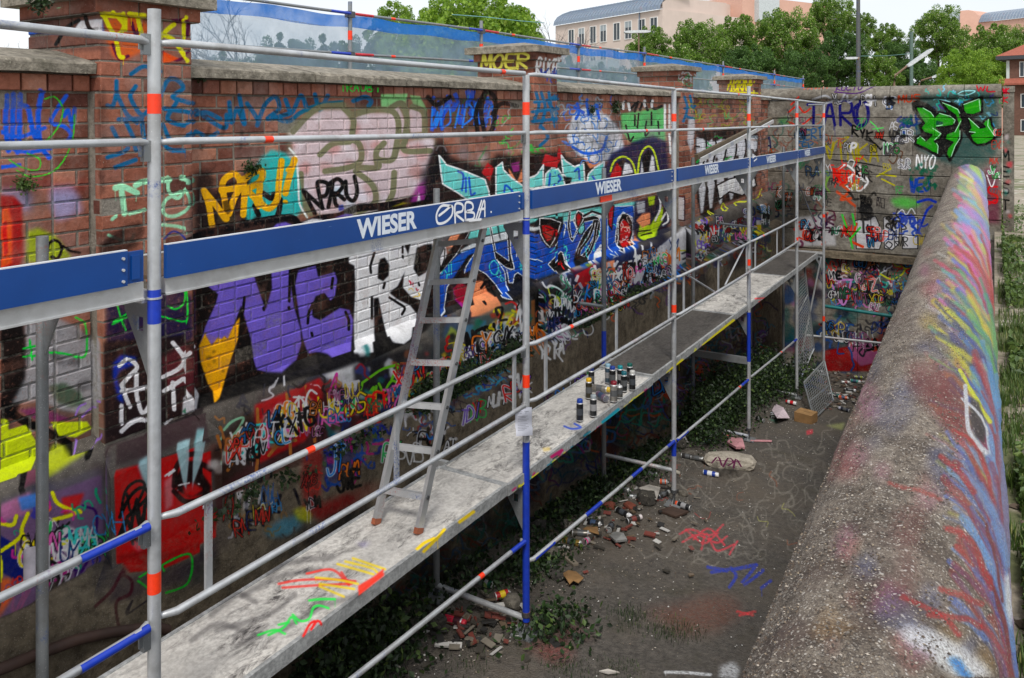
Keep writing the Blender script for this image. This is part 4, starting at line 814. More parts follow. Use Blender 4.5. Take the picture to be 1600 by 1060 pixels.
cf.poly((14, 16, 18), g6((160,270),(220,240),(330,280),(420,350),(520,370),(440,240),(560,255),(680,310),(700,260),(900,195),(905,390),(800,420),(740,400),(900,480),(990,410),(1000,500),(1060,600),(1010,680),(900,720),(800,700),(690,560),(690,640),(640,760),(560,890),(500,800),(450,840),(300,760),(180,710),(190,620),(260,590),(230,500),(270,470),(170,350)), .9, .8)
for P in (g6((200,310),(290,315),(380,370),(400,412),(440,375),(520,390),(600,430),(622,470),(590,508),(500,522),(420,528),(478,590),(460,640),(400,668),(440,700),(446,806),(380,788),(300,740),(200,698),(210,640),(250,607),(310,660),(370,602),(290,580),(254,530),(292,482),(240,410)),
          g6((462,257),(560,285),(650,325),(665,400),(692,450),(662,530),(672,600),(640,680),(600,780),(552,866),(517,800),(530,740),(585,680),(503,650),(520,590),(600,560),(640,490),(612,400),(540,350)),
          g6((694,287),(780,252),(888,218),(893,290),(883,368),(800,398),(720,388),(697,350)),
          g6((742,422),(800,450),(870,530),(920,520),(892,490),(920,450),(978,427),(990,500),(1038,590),(1008,650),(930,698),(840,708),(792,670),(762,600),(800,580),(742,560),(770,530))):
    cf.poly(GR, P, 1, .2, out=(10, 11, 12), ow=3)
cf.poly((14, 70, 60), g6((420,455),(490,470),(480,500),(410,500)), 1, .2)
cf.lines((80, 170, 40), 3, g6((230,340),(330,420),(420,440)), g6((300,540),(420,570)), g6((560,640),(620,620)), g6((720,330),(860,300)), g6((820,640),(960,620)), al=.5, soft=2)
cf.lines((176, 226, 190), 1.3, g6((280,325),(360,370),(390,412)), g6((450,380),(560,410),(612,450),(600,480)), g6((420,512),(482,500)), g6((380,535),(466,590),(400,655)), g6((220,642),(250,617),(300,660)), g6((420,690),(436,720),(430,795)), g6((480,270),(560,300),(640,340),(660,380)), g6((700,290),(860,230),(872,350)), g6((670,460),(610,575)), g6((662,560),(660,640),(610,720),(570,830)), g6((750,430),(860,530)), g6((955,440),(950,510),(1010,600)), g6((760,570),(822,578)), curve=False)
cf.lines((150, 200, 205), 1.6, g6((390,240),(430,230),(560,260)), g6((640,180),(700,150),(820,150),(740,190),(650,190)), g6((640,260),(660,220),(700,230)))
cf.blobs((1404, 190, 1436, 212), 8, [(18, 84, 74)], (2, 5), 226, al=.9, soft=.8); cf.blobs((1416, 250, 1462, 275), 12, [(18, 90, 72)], (2, 5), 227, al=.9, soft=.8)
cf.text((150, 20, 40), 2.5, 'WL', (1526, 142), (1560, 144), 8)
cf.poly((110, 30, 70), [(1538, 262), (1560, 262), (1562, 350), (1540, 350)], .7, 3)
cf.text((190, 24, 40), 3, 'S', (1545, 318), (1562, 318), 26)
cf.line(WH, 2, [(1542, 274), (1550, 292), (1558, 270), (1562, 280)])
cf.lines((190, 24, 40), 3, [(1540, 322), (1556, 312)])
throw(cf, (1285, 150, 1440, 340), 24, [(60, 150, 80), (170, 60, 46), (40, 40, 46), (90, 90, 96), (60, 90, 140), (170, 160, 60), (200, 200, 204)], 224, 0, (7, 14), 2); throw(cf, (1540, 150, 1562, 340), 8, [(60, 150, 80), (170, 60, 46)], 225, 0, (6, 10), 2); throw(cf, (1250, 350, 1430, 384), 14, PALT, 220, 0, (6, 13), 2.2); throw(cf, (1288, 404, 1420, 480), 34, PALT, 221, 0, (6, 13), 2.2); throw(cf, (1290, 490, 1385, 545), 12, PALT, 222, 0, (8, 16), 2.6); throw(cf, (1195, 170, 1290, 340), 22, [(60, 90, 120), (150, 80, 50), (60, 110, 80), (120, 60, 90)], 223, 0, (6, 12), 2)
# end pier
cf.text((190, 24, 60), 2, 'WK', (1567, 146), (1578, 146), 8); cf.text((190, 24, 60), 2, 'K', (1568, 160), (1577, 160), 8)
for i, ch in enumerate('MEST'): cf.text(K, 2.6, ch, (1566, 250+i*26), (1580, 252+i*26), 15, jit=.02)
cf.blobs((1565, 200, 1580, 340), 12, [(40, 120, 110), (220, 210, 215), (200, 60, 80)], (3, 8), 94, al=.7, soft=1.5)

# ---- the rounded coping beside the path
cc = Canvas(1120, 220, 1600, 1060, 1.8)
rr = np.random.RandomState(8)
def sweep(y0, y1, n_, pal, w=(3, 9), ln=(40, 90), back=(20, 60), al=.8, seed=0):
    r = np.random.RandomState(seed)
    for _ in range(int(n_*1.9)):
        y = r.uniform(y0, y1); ex = 1555-.06*(530-y)+2; b = min(r.uniform(*back), r.uniform(.2, .62)*(178-.48*(530-y))); L = r.uniform(*ln)
        cc.line(pal[r.randint(len(pal))], r.uniform(*w)*1.25, [(ex-b-4, y-L*.9), (ex-b*.6, y-L*.5), (ex-b*.22, y), (ex+1, y+L*.8)], al*r.uniform(.45, .9), 3.2)
LB = (120, 160, 205); PK = (212, 110, 180); YE = (195, 190, 60); RD = (165, 40, 44)
cc.blobs((1300, 560, 1560, 1050), 46, [(150, 44, 50), (120, 40, 46), (190, 150, 80), (90, 110, 160), (190, 110, 150)], (14, 46), 270, al=.32, soft=8)
cc.blobs((1440, 380, 1550, 600), 30, [(200, 180, 90), (90, 110, 180), (190, 100, 150), (160, 50, 60)], (8, 24), 271, al=.35, soft=5)
sweep(250, 560, 60, [(200, 180, 90), (90, 150, 190), (200, 110, 160), (210, 210, 205)], (2, 5), (30, 90), (20, 110), .55, seed=9)
sweep(560, 900, 40, [(90, 130, 180), (170, 60, 60), (180, 180, 80), (200, 200, 204)], (2, 6), (60, 120), (20, 120), .45, seed=10)
sweep(245, 330, 34, [(200, 205, 190), (190, 195, 90), (150, 190, 120), (120, 140, 200), (210, 160, 200)], (3, 7), (15, 40), (14, 60), seed=1)
sweep(330, 440, 44, [PK, (200, 130, 200), LB, (120, 190, 180), (200, 170, 90), (210, 90, 130)], (2, 7), (20, 60), (10, 70), seed=2)
cc.poly((206, 110, 175), [(1484, 348), (1510, 352), (1530, 368), (1524, 378), (1500, 366)], .6, 4)
cc.poly((206, 120, 185), [(1500, 315), (1515, 320), (1528, 345), (1518, 345)], .6, 4)
sweep(430, 560, 60, [RD, (180, 60, 90), PK, (90, 100, 190), (110, 160, 180), (200, 190, 90), (90, 150, 110)], (2, 6), (40, 100), (8, 90), seed=3)
sweep(540, 680, 50, [(60, 80, 160), YE, (90, 160, 110), (60, 110, 180), (200, 180, 80), (50, 60, 110)], (2, 8), (40, 110), (6, 110), seed=4)
cc.poly((180, 176, 60), [(1480, 550), (1505, 545), (1520, 560), (1510, 575), (1490, 570)], .6, 5)
cc.poly((60, 72, 120), [(1420, 540), (1450, 532), (1480, 550), (1490, 566), (1460, 560)], .4, 6)
cc.poly((110, 34, 44), [(1416, 562), (1470, 572), (1508, 596), (1514, 640), (1512, 690), (1480, 672), (1440, 630), (1420, 600)], .62, 8)
cc.poly((120, 34, 44), [(1460, 640), (1512, 650), (1510, 690), (1480, 672)], .6, 6)
sweep(640, 800, 26, [RD, (90, 150, 200), LB, (120, 40, 80), (150, 180, 210)], (3, 8), (60, 140), (2, 46), seed=5)
cc.line((200, 205, 60), 6, [(1500, 578), (1512, 600), (1528, 630), (1546, 660)], soft=2)
cc.line((205, 208, 214), 7, [(1508, 604), (1510, 640), (1514, 672), (1530, 696), (1552, 720)], soft=2)
cc.poly((36, 36, 42), [(1516, 622), (1528, 630), (1540, 660), (1538, 694), (1524, 680), (1516, 660)], .92, 2)
cc.line((205, 208, 214), 4, [(1502, 624), (1524, 642), (1540, 668), (1544, 700), (1550, 720)], soft=1.5)
cc.line(RD, 6, [(1490, 672), (1520, 692), (1540, 730), (1556, 800)], al=.8, soft=3)
cc.poly(LB, [(1544, 690), (1560, 690), (1572, 800), (1580, 900), (1570, 900), (1556, 800)], .75, 4)
sweep(800, 1060, 34, [RD, (90, 120, 180), LB, (150, 40, 50), (90, 110, 170)], (4, 10), (70, 170), (2, 100), seed=6)
cc.lines(RD, 9, [(1470, 715), (1500, 740), (1520, 770)], [(1478, 826), (1520, 850), (1548, 920)], [(1470, 920), (1500, 930), (1534, 944)], [(1410, 936), (1450, 950), (1480, 968), (1500, 990)], [(1452, 960), (1510, 966), (1534, 980)], al=.7, soft=4)
cc.poly((110, 36, 40), [(1400, 840), (1430, 832), (1436, 900), (1420, 960), (1404, 930)], .3, 9)
cc.poly((226, 228, 232), [(1404, 985), (1430, 978), (1470, 990), (1510, 1012), (1540, 1040), (1550, 1060), (1500, 1060), (1450, 1024), (1410, 1005)], .9, 7)
cc.poly((50, 130, 200), [(1482, 1026), (1500, 1030), (1520, 1060), (1500, 1060)], .9, 4)
cc.poly((226, 230, 234), [(1568, 900), (1577, 895), (1582, 960), (1578, 985), (1570, 950)], .95, 3)
cc.line((120, 24, 34), 7, [(1552, 920), (1570, 980), (1580, 1060)], al=.85, soft=3)
cc.line((110, 30, 40), 4, [(1540, 820), (1556, 880), (1566, 940)], al=.8, soft=2)
cc.lines((160, 60, 56), 7, [(1390, 754), (1420, 762), (1470, 780)], al=.6, soft=4)

# ---- platform boards of the scaffold
cd = Canvas(100, 380, 1300, 1060, 1.5)
SM = (70, 68, 70)
cd.lines(SM, 9, [(300, 1000), (340, 975), (380, 985)], [(330, 960), (372, 930), (400, 940)], [(340, 985), (420, 960), (460, 930)], [(380, 930), (440, 900), (500, 890)], [(420, 900), (450, 880), (520, 870)], [(440, 985), (500, 950), (560, 930)], [(370, 1010), (410, 990)], al=.55, soft=5)
cd.lines((226, 70, 60), 4, [(436, 912), (470, 906), (520, 905), (556, 908)], [(442, 918), (500, 914), (550, 912)], [(480, 896), (520, 890), (546, 914)], [(534, 894), (546, 912)], al=.85, soft=1)
cd.lines((222, 196, 40), 4, [(528, 881), (560, 890), (584, 897)], [(540, 877), (580, 887), (590, 894)], [(552, 872), (602, 889)], [(494, 902), (530, 906), (560, 912)], [(500, 912), (554, 920)], [(500, 916), (538, 932)], al=.85, soft=1)
cd.lines((50, 210, 90), 4, [(404, 992), (430, 984), (446, 990)], [(420, 992), (444, 980), (456, 964), (464, 974)], [(458, 960), (470, 970), (484, 966), (490, 950), (500, 946), (514, 950)], [(484, 938), (500, 936), (524, 936)], [(436, 976), (452, 972)], al=.9, soft=1)
cd.lines((34, 80, 170), 3, [(884, 664), (896, 668), (910, 666), (900, 660)], al=.9)
cd.poly((200, 180, 110), [(850, 698), (862, 696), (862, 702), (852, 704)], .7, 1)
cd.lines((210, 60, 60), 2.5, [(1180, 467), (1196, 466)], [(1186, 472), (1206, 466)], al=.8)
cd.poly((120, 110, 170), [(556, 848), (580, 846), (570, 856)], .4, 3)
# edge band: bits of colour on the outer face
E = [((404, 992), (404, 992), None)]
cd.poly((225, 60, 30), [(560, 915), (585, 900), (600, 888), (600, 900), (560, 932)], .95, .5)
cd.lines((205, 44, 40), 4, [(474, 994), (484, 976), (492, 970)], [(486, 984), (496, 970), (502, 976)])
cd.lines((222, 190, 20), 5, [(652, 858), (664, 848), (678, 842)], [(662, 862), (684, 840), (694, 828)], [(718, 816), (740, 800)])
for i in range(60):
    t = rr.rand(); 
    for (ax, ay, bx, by, dy) in ((800, 765, 1027, 596, 9), (1044, 586, 1150, 498, 7)):
        x = ax+(bx-ax)*t; y = ay+(by-ay)*t+rr.uniform(0, dy)
        pal = [(30, 30, 32), (200, 200, 60), (30, 130, 150), (170, 30, 110), (60, 60, 62), (210, 200, 60)]
        cd.line(pal[rr.randint(6)], rr.uniform(2, 4), [(x, y), (x+rr.uniform(2, 10), y-rr.uniform(1, 7))], .9)
cd.lines((210, 200, 40), 6, [(1044, 584), (1052, 576)], [(1058, 572), (1066, 564)], [(1100, 540), (1146, 502)])
cd.lines((30, 150, 170), 5, [(942, 660), (966, 640)])
cd.lines((180, 20, 110), 5, [(862, 714), (878, 704)])

# ---- chalk and spray on the yard floor
cg = Canvas(560, 560, 1420, 1060, 1.4)
cg.lines((206, 70, 86), 3, [(1062, 834), (1080, 828), (1110, 836), (1130, 820)], [(1066, 846), (1090, 836), (1120, 848), (1136, 838)], [(1084, 842), (1108, 826), (1132, 852)], [(1096, 858), (1104, 834), (1120, 860), (1150, 850)], [(1072, 828), (1100, 848), (1122, 832)], [(1140, 866), (1152, 846)], al=.75, soft=1)
cg.lines((44, 66, 160), 5, [(1106, 886), (1136, 892)], [(1112, 894), (1138, 890)], [(1142, 888), (1150, 900), (1140, 918)], [(1144, 890), (1180, 884)], [(1160, 910), (1182, 884)], [(1164, 914), (1192, 892)], [(1190, 920), (1204, 908)], al=.85, soft=1.5)
cg.poly((120, 66, 46), [(1000, 955), (1060, 946), (1110, 930), (1150, 936), (1160, 960), (1120, 985), (1060, 990), (1030, 970)], .4, 10)
cg.lines((206, 64, 70), 4, [(1152, 956), (1176, 962)], [(1156, 962), (1180, 956)], al=.7, soft=2)
cg.poly((150, 50, 50), [(820, 1010), (880, 1000), (900, 1030), (860, 1040)], .3, 8)
cg.poly((130, 60, 56), [(840, 970), (900, 980), (930, 1000), (880, 1000)], .3, 8)
cg.scrib((1040, 690, 1330, 880), 170, [(150, 146, 138), (165, 160, 150), (120, 116, 110)], (1, 3), (10, 34), 101, al=.3)
cg.scrib((1010, 700, 1300, 860), 14, [(190, 60, 60), (160, 90, 60), (190, 190, 110)], (1, 2), (10, 24), 102, al=.5)
cg.line((214, 216, 218), 5, [(1040, 1052), (1070, 1052), (1110, 1054)], al=.8, soft=1.5)
cg.poly((205, 206, 208), [(1126, 1040), (1146, 1032), (1156, 1044), (1150, 1060), (1124, 1060)], .8, 3)
cg.poly((196, 60, 80), [(1260, 674), (1270, 672), (1270, 678), (1260, 680)], .8, 1)
cg.poly((40, 110, 90), [(1200, 655), (1216, 654), (1214, 662)], .6, 1)
cg.poly((190, 196, 130), [(1290, 665), (1320, 660), (1316, 672)], .5, 2)

# ------------------------------------------------------------------ textures of paint
WX, PX, QX, FX = -4.2, -4.1, -4.05, -3.88     # wall face, pilaster face, plinth face, foot face
SH = .013                                      # the wall climbs gently with the slope of the ground above
PIL = [(2.53, 3.11), (7.24, 7.77), (11.86, 12.4), (16.1, 16.7)]
U0, U1, V0, V1 = -1.6, 18.4, -5.3, 1.1
def wall_texture():
    w, h = 3700, 1180
    u0_ = U0+(np.arange(w)+.5)/w*(U1-U0); u = np.where(u0_ < 1.98, 3.96-u0_, u0_); z = V0+(np.arange(h)+.5)/h*(V1-V0)
    U, Z = np.meshgrid(u, z); zr = Z-SH*(U-6)
    X = np.full(U.shape, WX)
    for a, b in PIL: X[(U > a) & (U < b)] = PX
    X[zr < -1.70] = QX; X[zr < -2.28] = FX
    for a, b in PIL: X[(U-.1 > a-.0) & (U-.1 < b+.05) & (zr < -1.72) & (zr > -2.6)] = -3.95
    Y = U-X-4.15
    for a, b in PIL:
        m = (zr > .30) & (U > a-.8) & (U <= a+.05)
        X[m] = (U-a-4.15)[m]; Y[m] = a
    px, py = proj(X, Y, Z); py = np.where(py > 1050, 2100-py, py)
    return to_image('wall_paint', cw.sample(px, py))
IMW = wall_texture(); del cw
def flat_texture(name, cv, w, h, f):
    a, b = np.meshgrid((np.arange(w)+.5)/w, (np.arange(h)+.5)/h)
    X, Y, Z = f(a, b); px, py = proj(X, Y, Z); return to_image(name, cv.sample(px, py))
FY = 17.7
IMF = flat_texture('cross_wall_paint', cf, 1000, 1300, lambda a, b: (-4.3+a*4.75, FY+0*a, -5.4+b*6.3)); del cf
DZ = -2.58
def dk(a, b):
    Y = .5+a*16.7; v = -3.6+b*.75; X = np.minimum(v, -2.96); return X, Y, DZ-np.maximum(v+2.96, 0)
IMD = flat_texture('deck_paint', cd, 2600, 120, dk); del cd
IMG = flat_texture('floor_paint', cg, 700, 2000, lambda a, b: (-4+a*3.9, 3+b*14.7, -3.8-GS*(3+b*14.7-5.1))); del cg
CA0 = (-.22, -1.5); CDX, CDZ, CRAD = -.0122, .0206, .3
def cap_pt(Y, th, r=CRAD):
    return (CA0[0]+CDX*Y+r*np.sin(th), Y, CA0[1]+CDZ*Y+r*np.cos(th))
TH0, TH1 = -1.9, 1.9; LY0, LY1 = math.log(1.2), math.log(18.0)
IMC = flat_texture('coping_paint', cc, 420, 2400, lambda a, b: cap_pt(np.exp(LY0+b*(LY1-LY0)), TH0+a*(TH1-TH0))); del cc

# ------------------------------------------------------------------ wall materials
def wear(m, al, lo=.28, hi=.42, scale=55, floor=.55):
    n = m.noise(scale, 5, .7); k = m.ramp(n, [(lo, floor), (hi, 1)]); f = m.ramp(m.noise(5, 4, .7), [(.3, .72), (.5, 1)])
    return m.math('MULTIPLY', m.math('MULTIPLY', al, k), f)
def mottle(m, c):   # hand-sprayed paint is never one flat tone
    n = m.noise(7, 4, .65); n2 = m.noise(60, 3, .6)
    m.b.inputs['Specular IOR Level'].default_value = .1
    c = m.mix(m.ramp(n, [(.32, .6), (.6, 0)]), c, (.74, .73, .74), 'MULTIPLY')
    return m.mix(m.ramp(n2, [(.35, .5), (.6, 0)]), c, (.8, .79, .78), 'MULTIPLY')
def brick_mat():
    m = NT('brick'); at = m.n('ShaderNodeAttribute', _attribute_name='bc')
    base = m.ramp(at.outputs['Fac'], [(0, sl((116, 72, 60))), (.25, sl((146, 90, 72))), (.5, sl((164, 106, 86))), (.75, sl((138, 90, 78))), (.92, sl((180, 124, 100))), (1, sl((104, 66, 58)))])
    n = m.noise(26, 5, .7); base = m.mix(m.ramp(n, [(.35, .8), (.62, 0)]), base, (.62, .58, .55), 'MULTIPLY')
    lime = m.noise(1.7, 5, .75); base = m.mix(m.ramp(lime, [(.46, 0), (.7, .4)]), base, sl((176, 160, 152)))
    soot = m.noise(1.1, 4, .7, dist=.6); base = m.mix(m.ramp(soot, [(.52, 0), (.7, .55)]), base, (.25, .23, .22), 'MULTIPLY')
    speck = m.noise(120, 2); base = m.mix(m.ramp(speck, [(.68, 0), (.74, .5)]), base, sl((200, 190, 180)))
    c, al = img_uv(m, IMW, (1, 1, 0, 4.15), (0, 0, 1), U0, U1, V0, V1)
    al = wear(m, al, .27, .42, 48, .45)
    m.col(m.mix(al, base, mottle(m, c))); m.rough(m.ramp(al, [(0, .9), (1, .6)]))
    b = m.math('ADD', m.math('MULTIPLY', m.noise(60, 5, .65), .7), m.math('MULTIPLY', m.noise(9, 3), .8)); m.bump(b, .55, .012)
    return m.m
def masonry_mat(name, c1, c2, paint=.8, scale=14, bump=.6, wearf=.5):
    m = NT(name); n = m.noise(scale, 6, .7); big = m.noise(1.6, 5, .7)
    base = m.mix(m.ramp(n, [(.32, 0), (.68, 1)]), sl(c1), sl(c2))
    base = m.mix(m.ramp(big, [(.42, .6), (.66, 0)]), base, (.45, .42, .4), 'MULTIPLY')
    peb = m.vor(90); base = m.mix(m.ramp(peb, [(.12, .55), (.22, 0)]), base, sl((170, 162, 150)))
    c, al = img_uv(m, IMW, (1, 1, 0, 4.15), (0, 0, 1), U0, U1, V0, V1)
    al = m.math('MULTIPLY', wear(m, al, .34, .55, 34, wearf), paint)
    m.col(m.mix(al, base, mottle(m, c))); m.rough(.85)
    m.bump(m.math('ADD', m.noise(38, 6, .75), m.math('MULTIPLY', m.noise(7, 4), 1.5)), bump, .03); return m.m
M_BRICK = brick_mat()
M_MORTAR = masonry_mat('mortar', (128, 122, 112), (162, 155, 144), .9, 30, .5, .4)
M_PLINTH = masonry_mat('rendered_plinth', (84, 80, 76), (112, 106, 100), 1, 20, .35, .9)
M_FOOT = masonry_mat('rough_foot_concrete', (88, 80, 68), (152, 139, 118), 1, 12, .8, .8)
def stone_mat(name, c1, c2, moss=.3):
    m = NT(name); n = m.noise(18, 6, .7); big = m.noise(2.4, 4, .7)
    base = m.mix(m.ramp(n, [(.35, 0), (.65, 1)]), sl(c1), sl(c2))
    base = m.mix(m.ramp(big, [(.45, 0), (.62, moss)]), base, sl((64, 62, 48)))
    lich = m.vor(28); base = m.mix(m.ramp(lich, [(.1, .5), (.18, 0)]), base, sl((185, 180, 160)))
    m.col(base); m.rough(.93); m.bump(m.math('ADD', n, m.math('MULTIPLY', m.noise(70, 4), .5)), .7, .02); return m.m
M_COPING = stone_mat('coping_stone', (96, 90, 80), (158, 150, 136), .45)
def cross_mat():
    m = NT('cross_wall_concrete'); n = m.noise(15, 6, .72); big = m.noise(1.5, 5, .7)
    at = m.n('ShaderNodeObjectInfo').outputs['Random']
    base = m.mix(m.ramp(n, [(.34, 0), (.66, 1)]), sl((116, 112, 105)), sl((168, 163, 152)))
    base = m.mix(m.ramp(big, [(.42, .75), (.64, 0)]), base, (.42, .38, .35), 'MULTIPLY')
    base = m.mix(m.math('MULTIPLY', at, .4), base, (.6, .58, .56), 'MULTIPLY')
    c, al = img_uv(m, IMF, (1, 0, 0), (0, 0, 1), -4.3, .45, -5.4, .9)
    al = wear(m, al, .3, .44, 40, .6); m.col(m.mix(al, base, mottle(m, c))); m.rough(.85)
    m.bump(m.math('ADD', n, m.math('MULTIPLY', m.noise(60, 4), .5)), .6, .03); return m.m
M_CROSS = cross_mat()
def cap_mat():
    m = NT('exposed_aggregate'); uv = m.n('ShaderNodeUVMap').outputs[0]
    pos = m.pos(); wob = m.n('ShaderNodeTexNoise', Scale=60, Detail=2); m.L(pos, wob.inputs['Vector'])
    wv = m.n('ShaderNodeVectorMath', _operation='SCALE'); m.L(wob.outputs['Color'], wv.inputs[0]); wv.inputs['Scale'].default_value = .012
    pv = m.n('ShaderNodeVectorMath', _operation='ADD'); m.L(pos, pv.inputs[0]); m.L(wv.outputs[0], pv.inputs[1]); pv = pv.outputs[0]
    fine = m.noise(170, 6, .8, vec=pv); mid = m.noise(34, 5, .7); n = m.noise(5, 5, .7)
    base = m.ramp(m.math('ADD', m.math('MULTIPLY', fine, .65), m.math('MULTIPLY', mid, .35)), [(.36, sl((62, 56, 51))), (.46, sl((106, 95, 85))), (.54, sl((140, 128, 114))), (.64, sl((180, 169, 155)))])
    base = m.mix(m.ramp(n, [(.40, .95), (.56, 0)]), base, (.42, .38, .36), 'MULTIPLY')
    base = m.mix(m.ramp(m.noise(2.2, 4, .6), [(.5, 0), (.66, .45)]), base, sl((100, 76, 70)))
    hs = []
    for sc_, thr, keep, amt in ((46, .2, .78, .9), (85, .22, .66, .9), (140, .26, .55, .75)):
        c = m.n('ShaderNodeTexVoronoi', Scale=sc_, Randomness=1); m.L(pv, c.inputs['Vector']); h = m.n('ShaderNodeSeparateColor'); m.L(c.outputs['Color'], h.inputs[0])
        spot = m.ramp(c.outputs['Distance'], [(thr, 1), (thr+.12, 0)]); on = m.ramp(h.outputs[0], [(keep, 0), (keep+.02, 1)])
        k = m.math('MULTIPLY', m.math('MULTIPLY', spot, on), amt); tone = m.ramp(h.outputs[1], [(0, sl((150, 138, 124))), (.6, sl((188, 178, 166))), (1, sl((226, 220, 212)))])
        base = m.mix(k, base, tone); hs.append(k)
    ti = m.n('ShaderNodeTexImage', _image=IMC, _extension='EXTEND'); m.L(uv, ti.inputs[0])
    al = m.math('MULTIPLY', ti.outputs['Alpha'], m.ramp(fine, [(.40, .3), (.54, .95)]))
    al = m.math('MULTIPLY', al, m.math('SUBTRACT', 1.0, m.math('MULTIPLY', hs[1], .5)))
    m.col(m.mix(al, base, m.mix(m.ramp(fine, [(.4, .6), (.55, 0)]), ti.outputs['Color'], (.55, .52, .5), 'MULTIPLY'))); m.rough(.85)
    hh = m.math('ADD', m.math('ADD', fine, m.math('MULTIPLY', mid, .6)), m.math('MULTIPLY', m.math('ADD', hs[0], hs[1]), .5)); m.bump(hh, .85, .014); return m.m
M_CAP = cap_mat()

# ------------------------------------------------------------------ the long brick wall
wall = empty('brick_wall', (0, 6, 0), (SH, 0, 0))
tag(wall, 'long red brick wall covered in layered graffiti behind the scaffold', 'wall')
def rawpar(o, p): o.parent = p; return o
def wobj(mb, name, mat, parent=wall):      # built in (X, Y-6, Z)
    o = mb.obj(name, mat); return rawpar(o, parent)
def brick_geo(L, h, dep, ch=.005):
    """front face looks to +X, length along Y, origin at the front lower left corner"""
    y0, y1, z0, z1 = 0, L, 0, h
    v = [(-dep, y0, z0), (-dep, y1, z0), (-dep, y1, z1), (-dep, y0, z1), (-ch, y0, z0), (-ch, y1, z0), (-ch, y1, z1), (-ch, y0, z1),
         (0, y0+ch, z0+ch), (0, y1-ch, z0+ch), (0, y1-ch, z1-ch), (0, y0+ch, z1-ch)]
    f = [(8, 9, 10, 11), (4, 5, 9, 8), (5, 6, 10, 9), (6, 7, 11, 10), (7, 4, 8, 11), (0, 1, 5, 4), (1, 2, 6, 5), (2, 3, 7, 6), (3, 0, 4, 7)]
    return v, f
JO = .011; PITCH = .0825; BH = PITCH-JO
BRICKS = []    # (X front, Y, Z, L, H, face) face 'x' looks +X, 'y' looks -Y
def lay(y0, y1, z0, n, X, pitch=PITCH, pil=False, seed=0):
    r = random.Random(seed)
    for k in range(n):
        z = z0+k*pitch; y = y0+JO/2; i = k % 2
        first = .118 if k % 2 else .243
        while y < y1-.03:
            L = first if first else (.118 if i % 2 else .243)
            first = None; i += 1
            if y+L > y1-JO*.4: L = y1-JO*.4-y
            if y1-JO-(y+L) < .05: L = y1-JO*.4-y
            if L > .02: BRICKS.append((X+r.uniform(-.004, .003)-(.02 if r.random() < .012 else 0), y, z+JO/2, L-JO*.2, pitch-JO, 'x'))
            y += L+JO
segs = [(-1.5, 2.53)]+[(PIL[i][1], PIL[i+1][0]) for i in range(3)]+[(16.7, 17.68)]
for i, (a, b) in enumerate(segs):
    lay(a, b, -1.70, 23, WX, seed=i)
    y = a+.006                                   # soldier course under the coping
    while y < b-.03:
        L = min(.12, b-.006-y); BRICKS.append((WX+.022, y, .205, L, .086, 'x')); y += L+JO
for i, (a, b) in enumerate(PIL):
    lay(a, b, -1.70, 23, PX, seed=20+i)
    lay(a, b, .2, 5, PX, .0845, seed=30+i)
    for k in range(5):                           # near side of the pillar above the coping
        z = .2+k*.0845+JO/2; x = PX-.006; j = k
        while x > -4.8:
            L = (.118 if j % 2 else .24); j += 1; L = min(L, x+4.8)
            if L > .03: BRICKS.append((x, a, z, L, BH, 'y'))
            x -= L+JO
    for k in range(1):                           # projecting course under the cap
        z = .2+5*.0845+.002; y = a-.035
        while y < b+.03: L = min(.243, b+.035-y); BRICKS.append((PX+.035, y, z, L, .08, 'x')); y += L+JO
        x = PX+.03
        while x > -4.83: L = min(.243, x+4.84); BRICKS.append((x, a-.036, z, L, .08, 'y')); x -= L+JO
def size_seen(b):
    X, y, z = b[0], b[1], b[2]
    zz = z+SH*(y-6)
    if y < 1.2: return 0
    px, py = proj(X, y, zz); p2, q2 = proj(X, y+.1, zz)
    if px < -5 or py < -5 or py > 1060 or px > 1300: return 0
    return (b[3]/.24)*abs(p2-px)
order = sorted(range(len(BRICKS)), key=lambda i: -size_seen(BRICKS[i]))
single = set(order[:290])
protos = {}
def brick_mesh(L, h, var):
    key = (round(L, 3), round(h, 3), var)
    if key not in protos:
        v, f = brick_geo(key[0], key[1], .06)
        me = bpy.data.meshes.new('brick'); me.from_pydata(v, [], f); me.materials.append(M_BRICK)
        at = me.attributes.new('bc', 'FLOAT', 'POINT'); at.data.foreach_set('value', [var/9]*len(v)); protos[key] = me
    return protos[key]
SV, SF, SB = [], [], []
# the four pillars and pilasters are parts of the wall, their loose bricks sub-parts
pil_parts = []
def core(mb, a, b, x0, x1, z0, z1): mb.box((x0, a-6, z0), (x1, b-6, z1))
for i, (a, b) in enumerate(PIL):
    mb = MB(); core(mb, a+.006, b-.006, -4.79, PX-.007, -1.72, .62); core(mb, a-.03, b+.03, -4.83, PX+.022, .62, .70)
    p = wobj(mb, 'pillar', M_MORTAR); pil_parts.append(p)
    c = MB()      # cap slab with a weathered top
    q = .1; x0, x1, y0, y1, z0 = -4.8-q, PX+q, a-q-6, b+q-6, .70
    xm, ym = (x0+x1)/2, (y0+y1)/2
    vs = [(x0, y0, z0), (x1, y0, z0), (x1, y1, z0), (x0, y1, z0), (x0, y0, z0+.07), (x1, y0, z0+.065), (x1, y1, z0+.07), (x0, y1, z0+.072),
          (xm-.12, ym-.05, z0+.125), (xm+.12, ym-.05, z0+.125), (xm+.12, ym+.05, z0+.125), (xm-.12, ym+.05, z0+.125)]
    c.add(vs, [(0, 3, 2, 1), (0, 1, 5, 4), (1, 2, 6, 5), (2, 3, 7, 6), (3, 0, 4, 7), (4, 5, 9, 8), (5, 6, 10, 9), (6, 7, 11, 10), (7, 4, 8, 11), (8, 9, 10, 11)])
    rawpar(c.obj('cap_slab', M_COPING), p)
